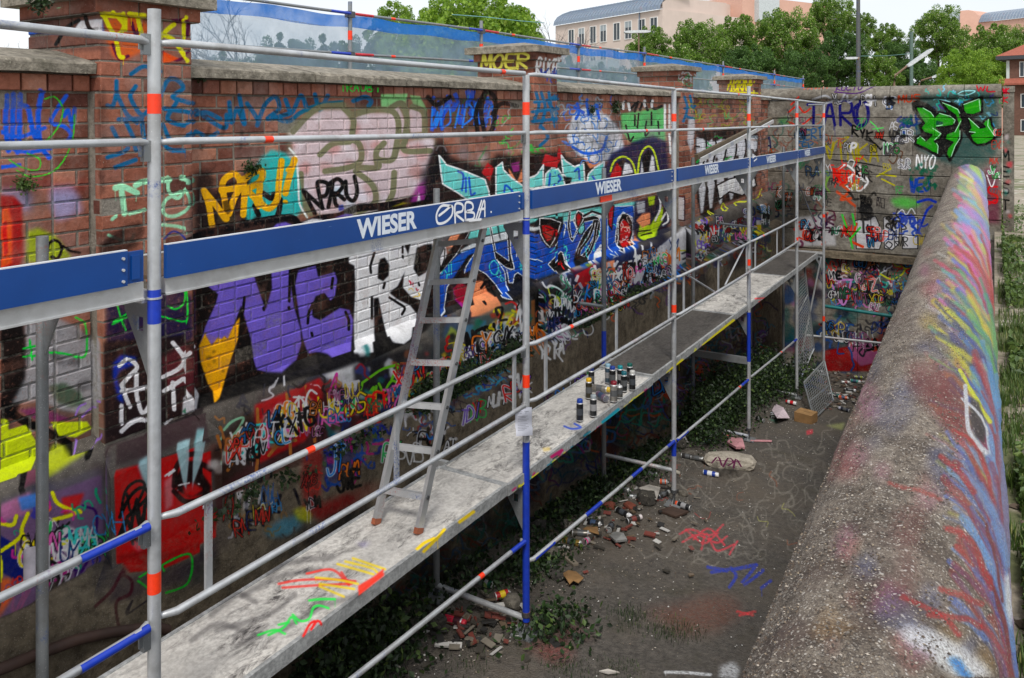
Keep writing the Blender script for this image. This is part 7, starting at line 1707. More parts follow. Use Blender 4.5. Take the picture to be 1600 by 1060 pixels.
mesh_panel([onY(1243, 411, 15.4), onY(1256, 408, 15.7), onY(1272, 545, 15.9), onY(1243, 610, 15.3)], 9, 34, 'tall wire mesh panel standing upright at the end of the platform', None)
mesh_panel([onG(1272, 655, .02), onG(1302, 626, .02), onY(1288, 564, 15.4), onY(1256, 598, 14.6)], 12, 16, 'sagging wire mesh panel fallen on the ground beside the cardboard box', None)

# ------------------------------------------------------------------ foliage
def leaf_mat(name, c1, c2, c3=None, tr=.15):
    m = NT(name); at = m.n('ShaderNodeAttribute', _attribute_name='lc')
    st_ = [(0, sl(c1)), (.8, sl(c2)), (1, sl(c3 or c2))]; m.col(m.ramp(at.outputs['Fac'], st_)); m.rough(.55)
    m.b.inputs['Transmission Weight'].default_value = 0
    m.b.inputs['Subsurface Weight'].default_value = 0
    t = m.n('ShaderNodeBsdfTranslucent'); m.L(m.ramp(at.outputs['Fac'], st_), t.inputs[0]); mx = m.n('ShaderNodeMixShader'); mx.inputs[0].default_value = tr
    m.L(m.b.outputs[0], mx.inputs[1]); m.L(t.outputs[0], mx.inputs[2]); m.L(mx.outputs[0], m.out.inputs[0]); return m.m
L_IVY = leaf_mat('ivy_leaf', (24, 38, 20), (50, 76, 34), (96, 118, 56)); L_GRASS = leaf_mat('grass_blade', (50, 74, 28), (88, 112, 48), (146, 148, 90))
L_TREE = leaf_mat('chestnut_leaf', (66, 100, 30), (140, 176, 62), (226, 222, 186), .4); L_LIGHT = leaf_mat('light_leaf', (96, 134, 34), (160, 192, 66), (196, 212, 110), .45)
L_DARK = leaf_mat('dark_leaf', (50, 80, 34), (98, 136, 56), (130, 160, 84), .35); M_BARK = simple('bark', (74, 62, 52), .9, 0, .3, 6, .4)
def leaves(name, P, size, mat, lc, flat=0.0, asp=1.0):
    n = len(P); r = NR
    a = r.normal(size=(n, 3)); a[:, 2] *= (1-flat); a /= np.linalg.norm(a, axis=1)[:, None]; b = r.normal(size=(n, 3)); b -= (b*a).sum(1)[:, None]*a; b /= np.linalg.norm(b, axis=1)[:, None]
    s = (size*r.uniform(.6, 1.3, n))[:, None] if np.isscalar(size) else (size*r.uniform(.6, 1.3, n))[:, None]
    nn = np.cross(a, b)
    V = np.stack([P-a*s, P+b*s*.62*asp+nn*s*.12, P+a*s, P-b*s*.62*asp+nn*s*.12], 1).reshape(-1, 3)
    me = fast_mesh(name, V, np.arange(4*n).reshape(n, 4), mat)
    at = me.attributes.new('lc', 'FLOAT', 'FACE'); at.data.foreach_set('value', lc.astype(np.float32)); return me
def clumpy(n, fc, k, spread):
    c = fc(k); i = NR.randint(0, k, n); w = NR.normal(size=(n, 3))*spread
    return c[i]+w, i
# ivy along the foot of the wall
def ivy(x0, x1, y0, y1, hmax, n, k):
    c = np.stack([NR.uniform(x0, x1, k), NR.uniform(y0, y1, k), NR.uniform(0, 1, k)], 1); hh = NR.uniform(.25, 1, k)*hmax
    i = NR.randint(0, k, n); P = c[i].copy(); P[:, 0] += NR.normal(size=n)*.13; P[:, 1] += NR.normal(size=n)*.2
    u = NR.uniform(0, 1, n)**.8; P[:, 2] = gz(P[:, 1])+.02+hh[i]*u*np.exp(-((P[:, 0]-c[i, 0])/.3)**2)
    P[:, 0] = np.clip(P[:, 0], -3.86, -.8); return P
P = np.concatenate([ivy(-3.85, -3.5, 1.6, 4.4, .34, 6500, 40), ivy(-3.85, -3.7, 4.2, 9, .26, 2600, 22), ivy(-3.8, -3.65, 6.5, 10.3, .26, 2400, 18), ivy(-3.75, -3.3, 10.6, 14.4, 1.0, 14000, 46), ivy(-2.92, -2.8, 5.25, 5.45, .14, 500, 3), ivy(-3.55, -3.3, 5.5, 6.6, .14, 1000, 12), ivy(-3.8, -3.0, 14.4, 16.5, .8, 5000, 20)])
o = link('ivy', leaves('ivy', P, .026, L_IVY, NR.uniform(0, 1, len(P))**1.6)); tag(o, kind='stuff')
# vegetation growing on the ledge of the wall foot
def led_(y0, y1, n, k, h):
    c = NR.uniform(y0, y1, k); i = NR.randint(0, k, n); y = c[i]+NR.normal(size=n)*.10; x = NR.uniform(-4.02, -3.84, n)
    return np.stack([x, y, -2.30+SH*(y-6)+NR.uniform(0, 1, n)**1.5*h], 1)
P = np.concatenate([led_(5.0, 6.7, 3000, 13, .2), led_(3.0, 4.6, 260, 4, .05), led_(7, 11, 900, 12, .1)])
o = link('ledge_weeds', leaves('ledge_weeds', P, .022, L_IVY, NR.uniform(0, 1, len(P))**1.4)); tag(o, kind='stuff')
# tufts rooted in the brick joints
for k, (x, y, s_, lb) in enumerate(((41, 287, .05, 'small yellowish weed growing from the bricks at far left'), (394, 262, .06, 'dark tuft of weed between the yellow letters'), (963, 168, .09, 'round dark green tuft on the wall above the blue scribble'),
    (926, 172, .06, 'smaller dark tuft left of the round one'), (313, 118, .045, 'moss tuft under the coping beside the first pillar'), (957, 146, .04, 'little tuft hanging below the coping'), (60, 4, .06, 'moss hanging under the cap of the first pillar'), (392, 770, .06, 'low weed on the rough concrete foot'))):
    X = WX+.03 if y < 600 else FX+.02
    if k == 6: X = PX+.02
    p = onX(x, y, X); Pn = np.array(p)[None]+NR.normal(size=(170, 3))*np.array([.4, .8, .6])*s_*.7
    Pn[:, 0] = np.maximum(Pn[:, 0], X-.01)
    me = leaves('wall_weed', Pn-np.array(p)[None], s_*.22, L_IVY if k else L_GRASS, NR.uniform(0, .8, 170)); o = link('wall_weed', me); o.location = p; tag(o, lb, 'weed', 'weeds rooted in the wall')
def grass(name, P, hmin, hmax, mat, w=.004, lean=.5):
    n = len(P); a = NR.uniform(0, 6.28, n); h = NR.uniform(hmin, hmax, n); l = NR.uniform(.1, lean, n)*h; d = np.stack([np.cos(a), np.sin(a), 0*a], 1); e = np.stack([-np.sin(a), np.cos(a), 0*a], 1)*w
    up = np.array([0, 0, 1.]); mid = P+d*(l*.35)[:, None]+up*(h*.6)[:, None]; tip = P+d*l[:, None]+up*h[:, None]
    V = np.stack([P-e, P+e, mid+e*.8, mid-e*.8, tip], 1).reshape(-1, 3); b = np.arange(n)*5
    F4 = np.stack([b, b+1, b+2, b+3], 1); me = bpy.data.meshes.new(name)
    F3 = np.stack([b+3, b+2, b+4, b+4], 1)
    me = fast_mesh(name, V, np.concatenate([F4]), mat)
    T = fast_mesh(name, V, np.stack([b+3, b+2, b+4], 1), mat)
    bm = bmesh.new(); bm.from_mesh(me); bm.from_mesh(T); bm.to_mesh(me); bm.free()
    at = me.attributes.new('lc', 'FLOAT', 'FACE'); lc = NR.uniform(0, 1, n)**1.3; at.data.foreach_set('value', np.concatenate([lc, lc]).astype(np.float32)); return me
def gp(n, x0, x1, y0, y1, k, sp):
    c = np.stack([NR.uniform(x0, x1, k), y0+(y1-y0)*NR.uniform(0, 1, k)**1.3], 1); i = NR.randint(0, k, n); q = c[i]+NR.normal(size=(n, 2))*sp
    q[:, 0] = np.maximum(q[:, 0], .04); return np.stack([q[:, 0], q[:, 1], np.array([zr_(x, y) for x, y in q])], 1)
o = link('path_grass', grass('path_grass', np.concatenate([gp(5500, .06, .3, 1.2, 9, 40, .05), gp(5000, .1, .4, 6, 17, 40, .1), gp(3000, .6, 6, 10, 24, 40, .25)]), .02, .11, L_GRASS, .003)); tag(o, kind='stuff')
P = np.concatenate([ivy(-3.5, -1.0, 4, 7, .02, 1, 1)]); 
q = [];
for (x, y, n) in ((985, 960, 220), (1040, 990, 200), (1068, 985, 160), (970, 1045, 160), (870, 1040, 200), (735, 1040, 120), (740, 1000, 60), (988, 976, 90), (900, 1050, 120), (838, 900, 300), (760, 905, 800), (800, 880, 800)):
    c = onG(x, y); s_ = NR.normal(size=(n, 2))*.08; q.append(np.stack([c.x+s_[:, 0], c.y+s_[:, 1], gz(c.y+s_[:, 1])], 1))
o = link('yard_grass', grass('yard_grass', np.concatenate(q), .015, .045, L_IVY, .002)); tag(o, kind='stuff')
# bigger leafy weeds by the path
P = []
for (px, py, D_, s_, n) in ((1580, 345, 16, .5, 1600), (1562, 470, 11, .28, 1800), (1565, 430, 12.5, .3, 1400), (1575, 600, 6.5, .12, 800), (1592, 745, 4.2, .1, 1200), (1590, 860, 3.3, .08, 900), (1596, 960, 2.9, .08, 900), (1570, 510, 9, .22, 1500)):
    c = onD(px, py, D_); n = n//2; q = np.array(c)[None]+NR.normal(size=(n, 3))*np.array([.9, 1.6, .5])*s_; q[:, 0] = np.maximum(q[:, 0], .12); zz = np.array([zr_(a, b) for a, b in q[:, :2]]); q[:, 2] = zz+.02+np.abs(q[:, 2]-q[:, 2].mean())*.8; P.append(q)
P = np.concatenate(P); o = link('path_weeds', leaves('path_weeds', P, .03, L_GRASS, NR.uniform(0, .9, len(P)))); tag(o, kind='stuff')
# loose pale bits and stones on the path
def fpp(n):
    y = 1.5*np.exp(NR.uniform(0, 2.6, n)); x = NR.uniform(.1, 1.6, n)*(.4+y*.08); return np.stack([x, y, np.array([zr_(a, b) for a, b in zip(x, y)])+.01], 1)
tag(pebbles('path_stones', 1600, fpp, .006, .03, PB[:4]), kind='stuff')
tag(lump('stone', 1570, 640, .07, .06, .05, ST1, 'grey stone on the path edge beside the rounded coping', 'stone'), None); bpy.context.view_layer.update()
sp = [o for o in COL.objects if o.get('label') == 'grey stone on the path edge beside the rounded coping'][0]; sp.location = (.16, 5.3, -1.92)

# ------------------------------------------------------------------ trees beyond
def crown_proto(name, n, k, mat, blossom, seed):
    rs = np.random.RandomState(seed); u = rs.normal(size=(k, 3)); u /= np.linalg.norm(u, axis=1)[:, None]; u *= rs.uniform(.45, 1, (k, 1)); u[:, 2] = u[:, 2]*.95
    i = rs.randint(0, k, n); sz = rs.uniform(.10, .2, k); w = rs.normal(size=(n, 3)); w /= np.linalg.norm(w, axis=1)[:, None]; w *= (rs.uniform(.3, 1, n)**.5)[:, None]
    P = u[i]+w*sz[i][:, None]; lc = rs.uniform(0, .78, n)*(.6+.4*rs.rand(k)[i]); bl = (rs.rand(n) < blossom) & (P[:, 2] > -.6); lc[bl] = rs.uniform(.92, 1, bl.sum())
    return leaves(name, P, .027, mat, lc)
CR = {'a': crown_proto('crown', 34000, 150, L_TREE, .045, 1), 'b': crown_proto('crown', 34000, 170, L_TREE, .06, 2), 'c': crown_proto('crown', 34000, 140, L_LIGHT, .02, 3), 'd': crown_proto('crown', 34000, 150, L_DARK, .01, 4)}
GT = 'trees beyond the far wall'
def tree(px, top, wpx, D_, kind, label, hk=1.15, group=GT, rot=0, base=-2.1):
    s_ = D_/F; p = onD(px, CY, D_); rx = wpx*s_/2*1.0; ztop = (CY-top)*s_; rz = rx*hk; zc = ztop-rz
    root = empty('tree', (p.x, p.y, base)); tag(root, label, 'tree', group)
    c = bpy.data.objects.new('crown', CR[kind]); COL.objects.link(c); c.parent = root; c.location = (0, 0, zc-base); c.scale = (rx, rx, rz); c.rotation_euler = (0, 0, rot)
    t = MB(); tr = max(.12, rx*.06); H = zc-base
    t.tube([(0, 0, -.1), (.03, 0, H*.5), (0, .05, H)], [tr, tr*.8, tr*.5], 8); 
    for k in range(5):
        a = k*1.26+rot; t.tube([(0, 0, H*.6), (math.cos(a)*rx*.3, math.sin(a)*rx*.3, H*.85), (math.cos(a)*rx*.6, math.sin(a)*rx*.6, H+rz*.3)], [tr*.5, tr*.35, tr*.15], 6, False)
    o = t.obj('trunk', M_BARK); o.parent = root
for a in ((735, -22, 270, 46, 'c', 'big light green tree rising behind the netting left of the long pink building'), (690, -6, 130, 50, 'c', 'dense light green tree standing in front of the big one'), (780, -10, 130, 49, 'c', 'light green tree overlapping the right side of the big one'), (622, 2, 90, 52, 'c', 'small light green tree left of the big one behind the netting'),
    (812, 12, 74, 50, 'c', 'right hand lobe tree beside the big light green one'), (1016, 38, 74, 60, 'a', 'low tree with pale blossom in front of the long pink building'),
    (1092, 26, 90, 62, 'b', 'blossoming tree hiding the foot of the pink gable'), (1062, 62, 100, 58, 'a', 'low dense tree behind the fourth pillar'), (1150, 20, 90, 66, 'a', 'blossoming tree below the glass stair tower'),
    (1226, 8, 100, 60, 'b', 'tall blossoming tree left of the lamp mast'), (1180, 62, 110, 56, 'd', 'dark low tree right of the fourth pillar'), (1298, -12, 74, 64, 'b', 'tallest narrow tree with pale candles left of the mast'),
    (1310, 42, 90, 57, 'd', 'dark rounded tree directly behind the lamp mast'), (1348, 18, 44, 70, 'a', 'slim tree top just right of the mast'), (1384, 34, 60, 66, 'a', 'tree between the mast and the thin pole'), (1254, 70, 90, 54, 'd', 'dark low tree above the cross wall left of the mast'),
    (1412, 58, 70, 60, 'd', 'dark tree behind the slanted street lamp'), (1466, 6, 84, 62, 'b', 'pointed chestnut tree right of the thin pole'), (1372, 78, 80, 56, 'a', 'low tree behind the lamp arm'), (1440, 84, 90, 56, 'd', 'low dark tree under the pointed chestnut'),
    (1545, 34, 96, 150, 'a', 'broad blossoming tree below the right pink building'), (1508, 74, 96, 44, 'c', 'bright light green bushy tree near the brick house'), (1590, 36, 70, 160, 'b', 'tree at the right edge behind the red roof'), (1540, 74, 90, 130, 'c', 'light green bush touching the brick house roof')):
    tree(*a[:5], a[5], rot=a[0]*.7)
for k, (x, t, w, D_) in enumerate(((440, 48, 110, 60), (515, 50, 120, 64), (590, 44, 120, 58), (660, 52, 130, 60), (730, 60, 120, 58), (370, 76, 120, 66), (800, 74, 130, 60), (880, 84, 110, 62), (960, 92, 110, 60))):
    tree(x, t, w, D_, 'd', ('dark tree seen through the netting, counted %s from the left' % ('second', 'third', 'fourth', 'fifth', 'sixth', 'leftmost', 'seventh', 'eighth', 'rightmost')[k]).replace('counted leftmost from the left', 'leftmost of the row').replace('counted rightmost from the left', 'rightmost of the row'), hk=1.3, group='dark trees behind the netting', rot=x)
def bare(px, top, D_, spread, label, seed, base=-2.1):
    r = random.Random(seed); s_ = D_/F; p = onD(px, CY, D_); H = (CY-top)*s_-base; mb = MB()
    def br(a, d, L, rad, dep):
        b = a+d*L; mid = a+d*L*.5+Vector((r.uniform(-.05, .05), r.uniform(-.05, .05), 0))*L; mb.tube([a, mid, b], [rad, rad*.85, rad*.65], 4 if dep > 1 else 6, False)
        if dep < 6:
            for _ in range(3 if dep < 4 else 2):
                e = (d+Vector((r.gauss(0, .5), r.gauss(0, .5), r.gauss(.05, .3)))*spread).normalized(); br(b if _ else mid, e, L*r.uniform(.6, .8), rad*.6, dep+1)
    root = empty('bare_tree', (p.x, p.y, base)); tag(root, label, 'tree', 'bare trees behind the netting')
    br(Vector((0, 0, 0)), Vector((.05, 0, 1)), H*.34, H*.013, 0); mb.obj('branches', simple('grey_twigs', (96, 92, 90), .9)).parent = root
bare(395, -10, 26, .95, 'bare grey tree seen through the netting between first pillar and scaffold pole', 5); bare(322, 0, 30, .95, 'bare tree right beside the first pillar behind the netting', 8); bare(18, 30, 34, .9, 'small bare tree at the left edge of the picture', 12); bare(880, 26, 70, .9, 'brown leafless shrub at the left corner of the long pink building', 15)

# ------------------------------------------------------------------ scaffold with netting behind the wall
bs = empty('netted_scaffold', (-7.2, 12, -2.1)); tag(bs, 'scaffold railing with blue topped netting running behind the brick wall', 'scaffold')
XB = -7.2; pys = [Yof(x, XB) for x in (240, 547, 752, 904, 1007, 1130, 1210, 1255)]
# heights follow the two rail lines measured against the horizon
def zrail(px, py): return zat(py, XB, Yof(px, XB))
ztp = [zrail(x, y) for x, y in ((240, -20), (547, 22), (752, 48), (904, 71), (1007, 84), (1130, 104), (1210, 117), (1255, 124))]
zml = [zrail(x, y) for x, y in ((240, 64), (547, 85), (752, 97), (904, 109), (1007, 117), (1130, 127), (1210, 133), (1255, 138))]
for k, y in enumerate(pys):
    o = MB().tube([(XB, y, -2.1), (XB, y, ztp[k]+.16)], .028, 12).obj('standard', M_GALVD, bs)
    MB().tube([(XB, y, ztp[k]-.34), (XB, y, ztp[k]-.22)], .0295, 12, False).obj('orange_sticker', M_ORA, o)
    MB().box((XB-.03, y-.07, ztp[k]-.05), (XB+.045, y+.05, ztp[k]+.03)).obj('coupler', M_STEEL, o)
    MB().box((XB-.03, y-.06, zml[k]-.04), (XB+.045, y+.04, zml[k]+.03)).obj('coupler', M_STEEL, o)
for k in range(len(pys)-1):
    for z0, z1 in ((ztp[k], ztp[k+1]), (zml[k], zml[k+1])):
        a, b = Vector((XB+.04, pys[k]+.04, z0)), Vector((XB+.04, pys[k+1]-.04, z1)); o = MB().tube([a, b], .019, 10).obj('guard_rail', M_GALVD, bs)
        MB().tube([a, a+(b-a)*.12], .0196, 10, False).obj('red_band', M_REDB, o); MB().tube([b, b-(b-a)*.13], .0196, 10, False).obj('blue_band', M_BLUE, o)
        MB().tube([a+(b-a)*.24, a+(b-a)*.27], .0196, 10, False).obj('orange_sticker', M_ORA, o)
def net_mat(name, c, alpha, sc_=1, stripes=False):
    m = NT(name); m.col(sl(c)); m.rough(.5); tr = m.n('ShaderNodeBsdfTransparent'); tl = m.n('ShaderNodeBsdfTranslucent', Color=(*sl(c), 1)); a = m.n('ShaderNodeMixShader'); a.inputs[0].default_value = .5
    m.L(m.b.outputs[0], a.inputs[1]); m.L(tl.outputs[0], a.inputs[2]); mx = m.n('ShaderNodeMixShader')
    n = m.noise(3, 4, .6); f = m.ramp(n, [(.3, max(0, alpha-.12)), (.7, min(1, alpha+.12))]); m.L(f, mx.inputs[0]); m.L(tr.outputs[0], mx.inputs[1]); m.L(a.outputs[0], mx.inputs[2]); m.L(mx.outputs[0], m.out.inputs[0]); return m.m
M_NET = net_mat('dust_netting', (150, 174, 196), .6); M_NETB = net_mat('blue_net_border', (40, 130, 226), .88)
def netstrip(name, mat, top, bot, x):
    n = 260; V = []; y0, y1 = pys[0]-1, pys[-1]
    for j in range(n+1):
        y = y0+(y1-y0)*j/n; zt_ = float(np.interp(y, pys, ztp)); ph = (y*2.05) % 6.28
        for (f, z) in ((0, zt_-top+.012*math.sin(y*4)), (.5, 0), (1, (zt_-bot+.012*math.sin(y*4+1)) if bot < 1 else -.3)):
            if f == .5: z = (V[-1][2]+((zt_-bot) if bot < 1 else -.3))/2
            V.append((x+.02*math.sin(y*3.1+z)+.012*math.sin(y*9), y, z))
    Fq = np.array([(j*3+i, (j+1)*3+i, (j+1)*3+i+1, j*3+i+1) for j in range(n) for i in range(2)])
    link(name, fast_mesh(name, np.array(V), Fq, mat, smooth=True), bs)
netstrip('netting', M_NET, .17, 2, XB-.05); netstrip('blue_border', M_NETB, .02, .18, XB-.05)

# ------------------------------------------------------------------ buildings
def pmat(name, c, var=.06): return simple(name, c, .85, 0, var, .6)
PINK = pmat('pale_pink_render', (204, 188, 178)); PINK2 = pmat('salmon_render', (208, 166, 148)); ZINC = metal_mat('zinc_roof', (126, 140, 156), .5, .3); GLS = simple('window_glass', (52, 62, 70), .12, 0, .2, 1); FRM = pmat('window_frame', (222, 222, 220)); BLD = pmat('grey_blind', (150, 160, 166))
def P2(px, D_): v = onD(px, CY, D_); return Vector((v.x, v.y, 0))
def block(name, A, B, depth, z0, z1, mat, parent, out=None):
    d = (B-A).normalized(); nrm = Vector((-d.y, d.x, 0))
    if nrm.dot(A) < 0: nrm = -nrm
    C_, D_ = B+nrm*depth, A+nrm*depth; vs = [Vector((p.x, p.y, z)) for z in (z0, z1) for p in (A, B, C_, D_)]
    return MB().add(vs, [(3, 2, 1, 0), (4, 5, 6, 7), (0, 1, 5, 4), (1, 2, 6, 5), (2, 3, 7, 6), (3, 0, 4, 7)]).obj(name, mat, parent), d, nrm
def zp(py, D_): return (CY-py)*D_/F
def window(par, A, d, nrm, s0, s1, z0, z1, arch=False, blind=False, frame=FRM, bars=1):
    o_ = -nrm; fr = MB(); t = .07
    def q(s, z, e): p = A+d*s+o_*e; return Vector((p.x, p.y, z))
    def bar(sa, sb, za_, zb2, e0, e1, mb): mb.add([q(sa, za_, e0), q(sb, za_, e0), q(sb, zb2, e0), q(sa, zb2, e0), q(sa, za_, e1), q(sb, za_, e1), q(sb, zb2, e1), q(sa, zb2, e1)], [(4, 5, 6, 7), (0, 1, 5, 4), (1, 2, 6, 5), (2, 3, 7, 6), (3, 0, 4, 7)])
    w = .09
    for a in ((s0-w, s0, z0-w, z1+w), (s1, s1+w, z0-w, z1+w), (s0, s1, z1, z1+w), (s0, s1, z0-w, z0)): bar(*a, 0, .08, fr)
    m_ = (s0+s1)/2
    for k in range(bars): bar(m_-.03, m_+.03, z0, z1, .01, .05, fr)
    f = fr.obj('window', frame, par)
    g = MB(); g.add([q(s0, z0, .02), q(s1, z0, .02), q(s1, z1, .02), q(s0, z1, .02)], [(0, 1, 2, 3)]); g.obj('pane', GLS, f)
    if blind: g = MB(); bar(s0, s1, z1-(z1-z0)*.35, z1, .03, .04, g); g.obj('blind', BLD, f)
lp = empty('long_building', P2(1035, 90)); tag(lp, 'long pale pink building with curved zinc roof behind the trees', 'building')
A, B = P2(868, 106), P2(1035, 90); zr0 = zp(35, 104)
w_, d, nrm = block('wall', A, B, 14, -2.1, 12.6, PINK, lp); Lf = (B-A).length
# curved standing-seam roof: strips are panels
nst = 34
for k in range(nst):
    a = A+(B-A)*(k/nst); b = A+(B-A)*((k+1)/nst)-d*.05; mb = MB(); arc = [(-.35, 12.6), (-.2, 13.1), (.3, 13.7), (1.2, 14.2), (2.6, 14.7), (5, 15.0)]
    vs = [Vector((p.x+nrm.x*e, p.y+nrm.y*e, z)) for e, z in arc for p in (a, b)]
    mb.add(vs, [(2*i, 2*i+1, 2*i+3, 2*i+2) for i in range(len(arc)-1)])
    e0 = a-d*.02; vs = [Vector((p.x+nrm.x*e, p.y+nrm.y*e, z+dz)) for e, z in arc for p in (e0, e0+d*.06) for dz in (0, .08)]
    mb.add(vs, [f for i in range(len(arc)-1) for f in ((4*i+1, 4*i+3, 4*i+7, 4*i+5), (4*i, 4*i+1, 4*i+5, 4*i+4), (4*i+2, 4*i+6, 4*i+7, 4*i+3))]); mb.obj('roof_panel', ZINC, lp)
def s_of(px, A, B):
    r = ray(px, 200); d_ = B-A; t = (A.x*r.y-A.y*r.x)/(r.x*d_.y-r.y*d_.x); return t*d_.length
for k, x in enumerate((893, 909, 927, 943, 964, 982, 1003, 1022)):
    s = s_of(x, A, B); window(lp, A, d, nrm, s-.52, s+.52, 9.75, 11.75, blind=k in (1, 3, 5))
for k, x in enumerate((908, 927, 943, 963)):
    s = s_of(x, A, B); window(lp, A, d, nrm, s-.5, s+.5, 6.7, 8.6, blind=k in (1,))
    g = MB().add([(*(A+d*(s-1)-nrm*.5).xy, 6.3), (*(A+d*(s+1)-nrm*.5).xy, 6.3), (*(A+d*(s+1)-nrm*.5).xy, 7.5), (*(A+d*(s-1)-nrm*.5).xy, 7.5)], [(0, 1, 2, 3)]).obj('balcony_panel', simple('balcony_glass', (170, 178, 176), .3), lp)
MB().tube([B-d*3.6-nrm*.1+Vector((0, 0, -2)), B-d*3.6-nrm*.1+Vector((0, 0, 12.6))], .07, 6).obj('downpipe', ZINC, lp)
G2 = P2(1135, 100); d2 = (G2-B).normalized(); n2 = nrm
vs = [Vector((p.x, p.y, z)) for p, zt_ in ((B, 14.0), (B+d2*2, 15.2), (G2, 15.0)) for z in (-2.1, zt_)]
MB().add([Vector((B.x, B.y, -2.1)), Vector((G2.x, G2.y, -2.1)), Vector((G2.x, G2.y, zp(5, 100))), Vector(((B+d2*1.5).x, (B+d2*1.5).y, zp(-3, 92))), Vector((B.x, B.y, zp(4, 90)))], [(0, 1, 2, 3, 4)]).obj('gable_wall', PINK, lp)
cb_ = block('gable_return', G2, G2+Vector((2, 8, 0)), 8, -2.1, zp(5, 100)-.1, PINK, lp)
mb = MB(); q0 = A+nrm*5; q1 = A+d*Lf*.86+nrm*5
cn, *_ = block('roof_plant_room', A+d*(s_of(964, A, B))+nrm*4, A+d*(s_of(1012, A, B))+nrm*4, 3, 14, 16.2, pmat('plant_room', (214, 214, 214)), lp)
st_ = empty('stair_tower', P2(1140, 104)); tag(st_, 'glazed stair tower between the two pink building parts', 'building')
bo, dd, nn = block('glass_wall', P2(1112, 103), P2(1160, 101), 4, -2.1, zp(6, 102), simple('tower_glass', (120, 136, 140), .2), st_)
mb = MB()
for k in range(8):
    s = k*(P2(1160, 101)-P2(1112, 103)).length/7; p = P2(1112, 103)+dd*s-nn*.06; mb.tube([(p.x, p.y, -2), (p.x, p.y, zp(6, 102))], .05, 4)
mb.obj('mullion', FRM, st_)
mb = MB()
for z in (2, 4.5, 7, 9.5, 12, 14.4): mb.tube([P2(1112, 103)-nn*.1+Vector((0, 0, z)), P2(1160, 101)-nn*.1+Vector((0, 0, z))], .06, 4)
mb.obj('transom_bar', FRM, st_)
sb = empty('salmon_building', P2(1220, 100)); tag(sb, 'salmon coloured building end rising behind the tallest trees', 'building')
block('wall', P2(1160, 99), P2(1300, 108), 10, -2.1, 15.6, PINK2, sb); block('parapet', P2(1159.5, 98.8), P2(1186, 100.2), 10.2, 15.6, 15.9, FRM, sb)
block('side_block', P2(1186, 99.5), P2(1218, 101.5), 3, 12.4, 16.8, simple('pale_grey_panel', (196, 204, 206), .6), sb)
rbm = empty('vaulted_building', P2(1550, 200)); tag(rbm, 'salmon building with curved grey vault roof at the right edge', 'building')
a_, b_ = P2(1531, 196), P2(1640, 182); wv, dv, nv_ = block('wall', a_, b_, 9, -2.1, zp(34, 194), PINK2, rbm)
for k in range(22):
    L = (b_-a_).length; a = a_+dv*L*k/22; b = a_+dv*L*(k+1)/22-dv*.04; arc = [(-.5, zp(34, 194)), (0, zp(28, 194)), (.8, zp(22, 194)), (2.2, zp(18, 194)), (4, zp(16, 194))]
    vs = [Vector((p.x+nv_.x*e, p.y+nv_.y*e, z)) for e, z in arc for p in (a, b)]; MB().add(vs, [(2*i, 2*i+1, 2*i+3, 2*i+2) for i in range(4)]).obj('roof_panel', ZINC, rbm)
arc = [(1500, 50), (1500, 17), (1513, 16), (1522, 18), (1528, 24), (1531, 34), (1531, 60)]
vs = [onD(x, y, 196) for x, y in arc]+[onD(1531, CY+8, 196), onD(1500, CY+8, 196)]
n = len(vs); vs2 = [v+nv_*6 for v in vs]; MB().add(vs+vs2, [tuple(range(n)), tuple(reversed(range(n, 2*n)))]+[(i, i+n, (i+1) % n+n, (i+1) % n) for i in range(n)]).obj('end_wall', PINK2, rbm)
block('glazed_bay', P2(1486, 198), P2(1500, 197), 4, -2.1, zp(18, 198), simple('bay_glass', (176, 190, 196), .3), rbm)
# brick house
bh = empty('brick_house', P2(1600, 120)); tag(bh, 'brown brick house with hipped red tile roof at the right edge', 'house')
BRK = simple('brown_brickwork', (104, 74, 62), .9, 0, .18, 3); TILE = simple('red_roof_tile', (152, 84, 66), .8, 0, .2, 4)
a_, b_ = P2(1573, 118), P2(1690, 112); bw, db, nb = block('wall', a_, b_, 12, -2.6, zp(86, 118), BRK, bh)
ze = zp(88, 118); o3 = .9
ra, rb2 = a_-db*o3*1.4-nb*o3, b_+db*o3-nb*o3; rc, rd = b_+db*o3+nb*13, a_-db*o3*1.4+nb*13; ri, rj = a_+db*7+nb*6, b_-db*6+nb*6; up = Vector((0, 0, 1))
MB().add([ra+up*ze, rb2+up*ze, rc+up*ze, rd+up*ze, ri+up*(ze+4.5), rj+up*(ze+4.5)], [(0, 1, 5, 4), (1, 2, 5), (2, 3, 4, 5), (3, 0, 4)]).obj('roof', TILE, bh)
MB().add([p+up*z for z in (ze-.55, ze-.02) for p in (ra, rb2, rc, rd)], [(3, 2, 1, 0), (0, 1, 5, 4), (1, 2, 6, 5), (2, 3, 7, 6), (3, 0, 4, 7)]).obj('eaves', simple('dark_eaves', (58, 62, 68), .6), bh)
zc_ = zp(131, 118); pa, pb_ = a_-db*.9-nb*.05, b_-nb*.05
MB().add([pa-nb*1.1+up*(zc_), pb_-nb*1.1+up*zc_, pb_+up*(zc_+.75), pa+up*(zc_+.75), pa-nb*1.1+up*(zc_-.25), pb_-nb*1.1+up*(zc_-.25), pa+up*(zc_-.25)], [(0, 1, 2, 3), (4, 5, 1, 0), (0, 3, 6, 4)]).obj('canopy_roof', TILE, bh)
MB().add([p+up*z for z in (zp(125, 118), zp(95, 118)) for p in (a_-db*.05-nb*.05, a_+db*.35-nb*.05, a_+db*.35+nb*.02, a_-db*.05+nb*.02)], [(4, 5, 6, 7), (0, 1, 5, 4), (1, 2, 6, 5), (3, 0, 4, 7)]).obj('corner_strip', pmat('pale_corner', (190, 200, 196)), bh)
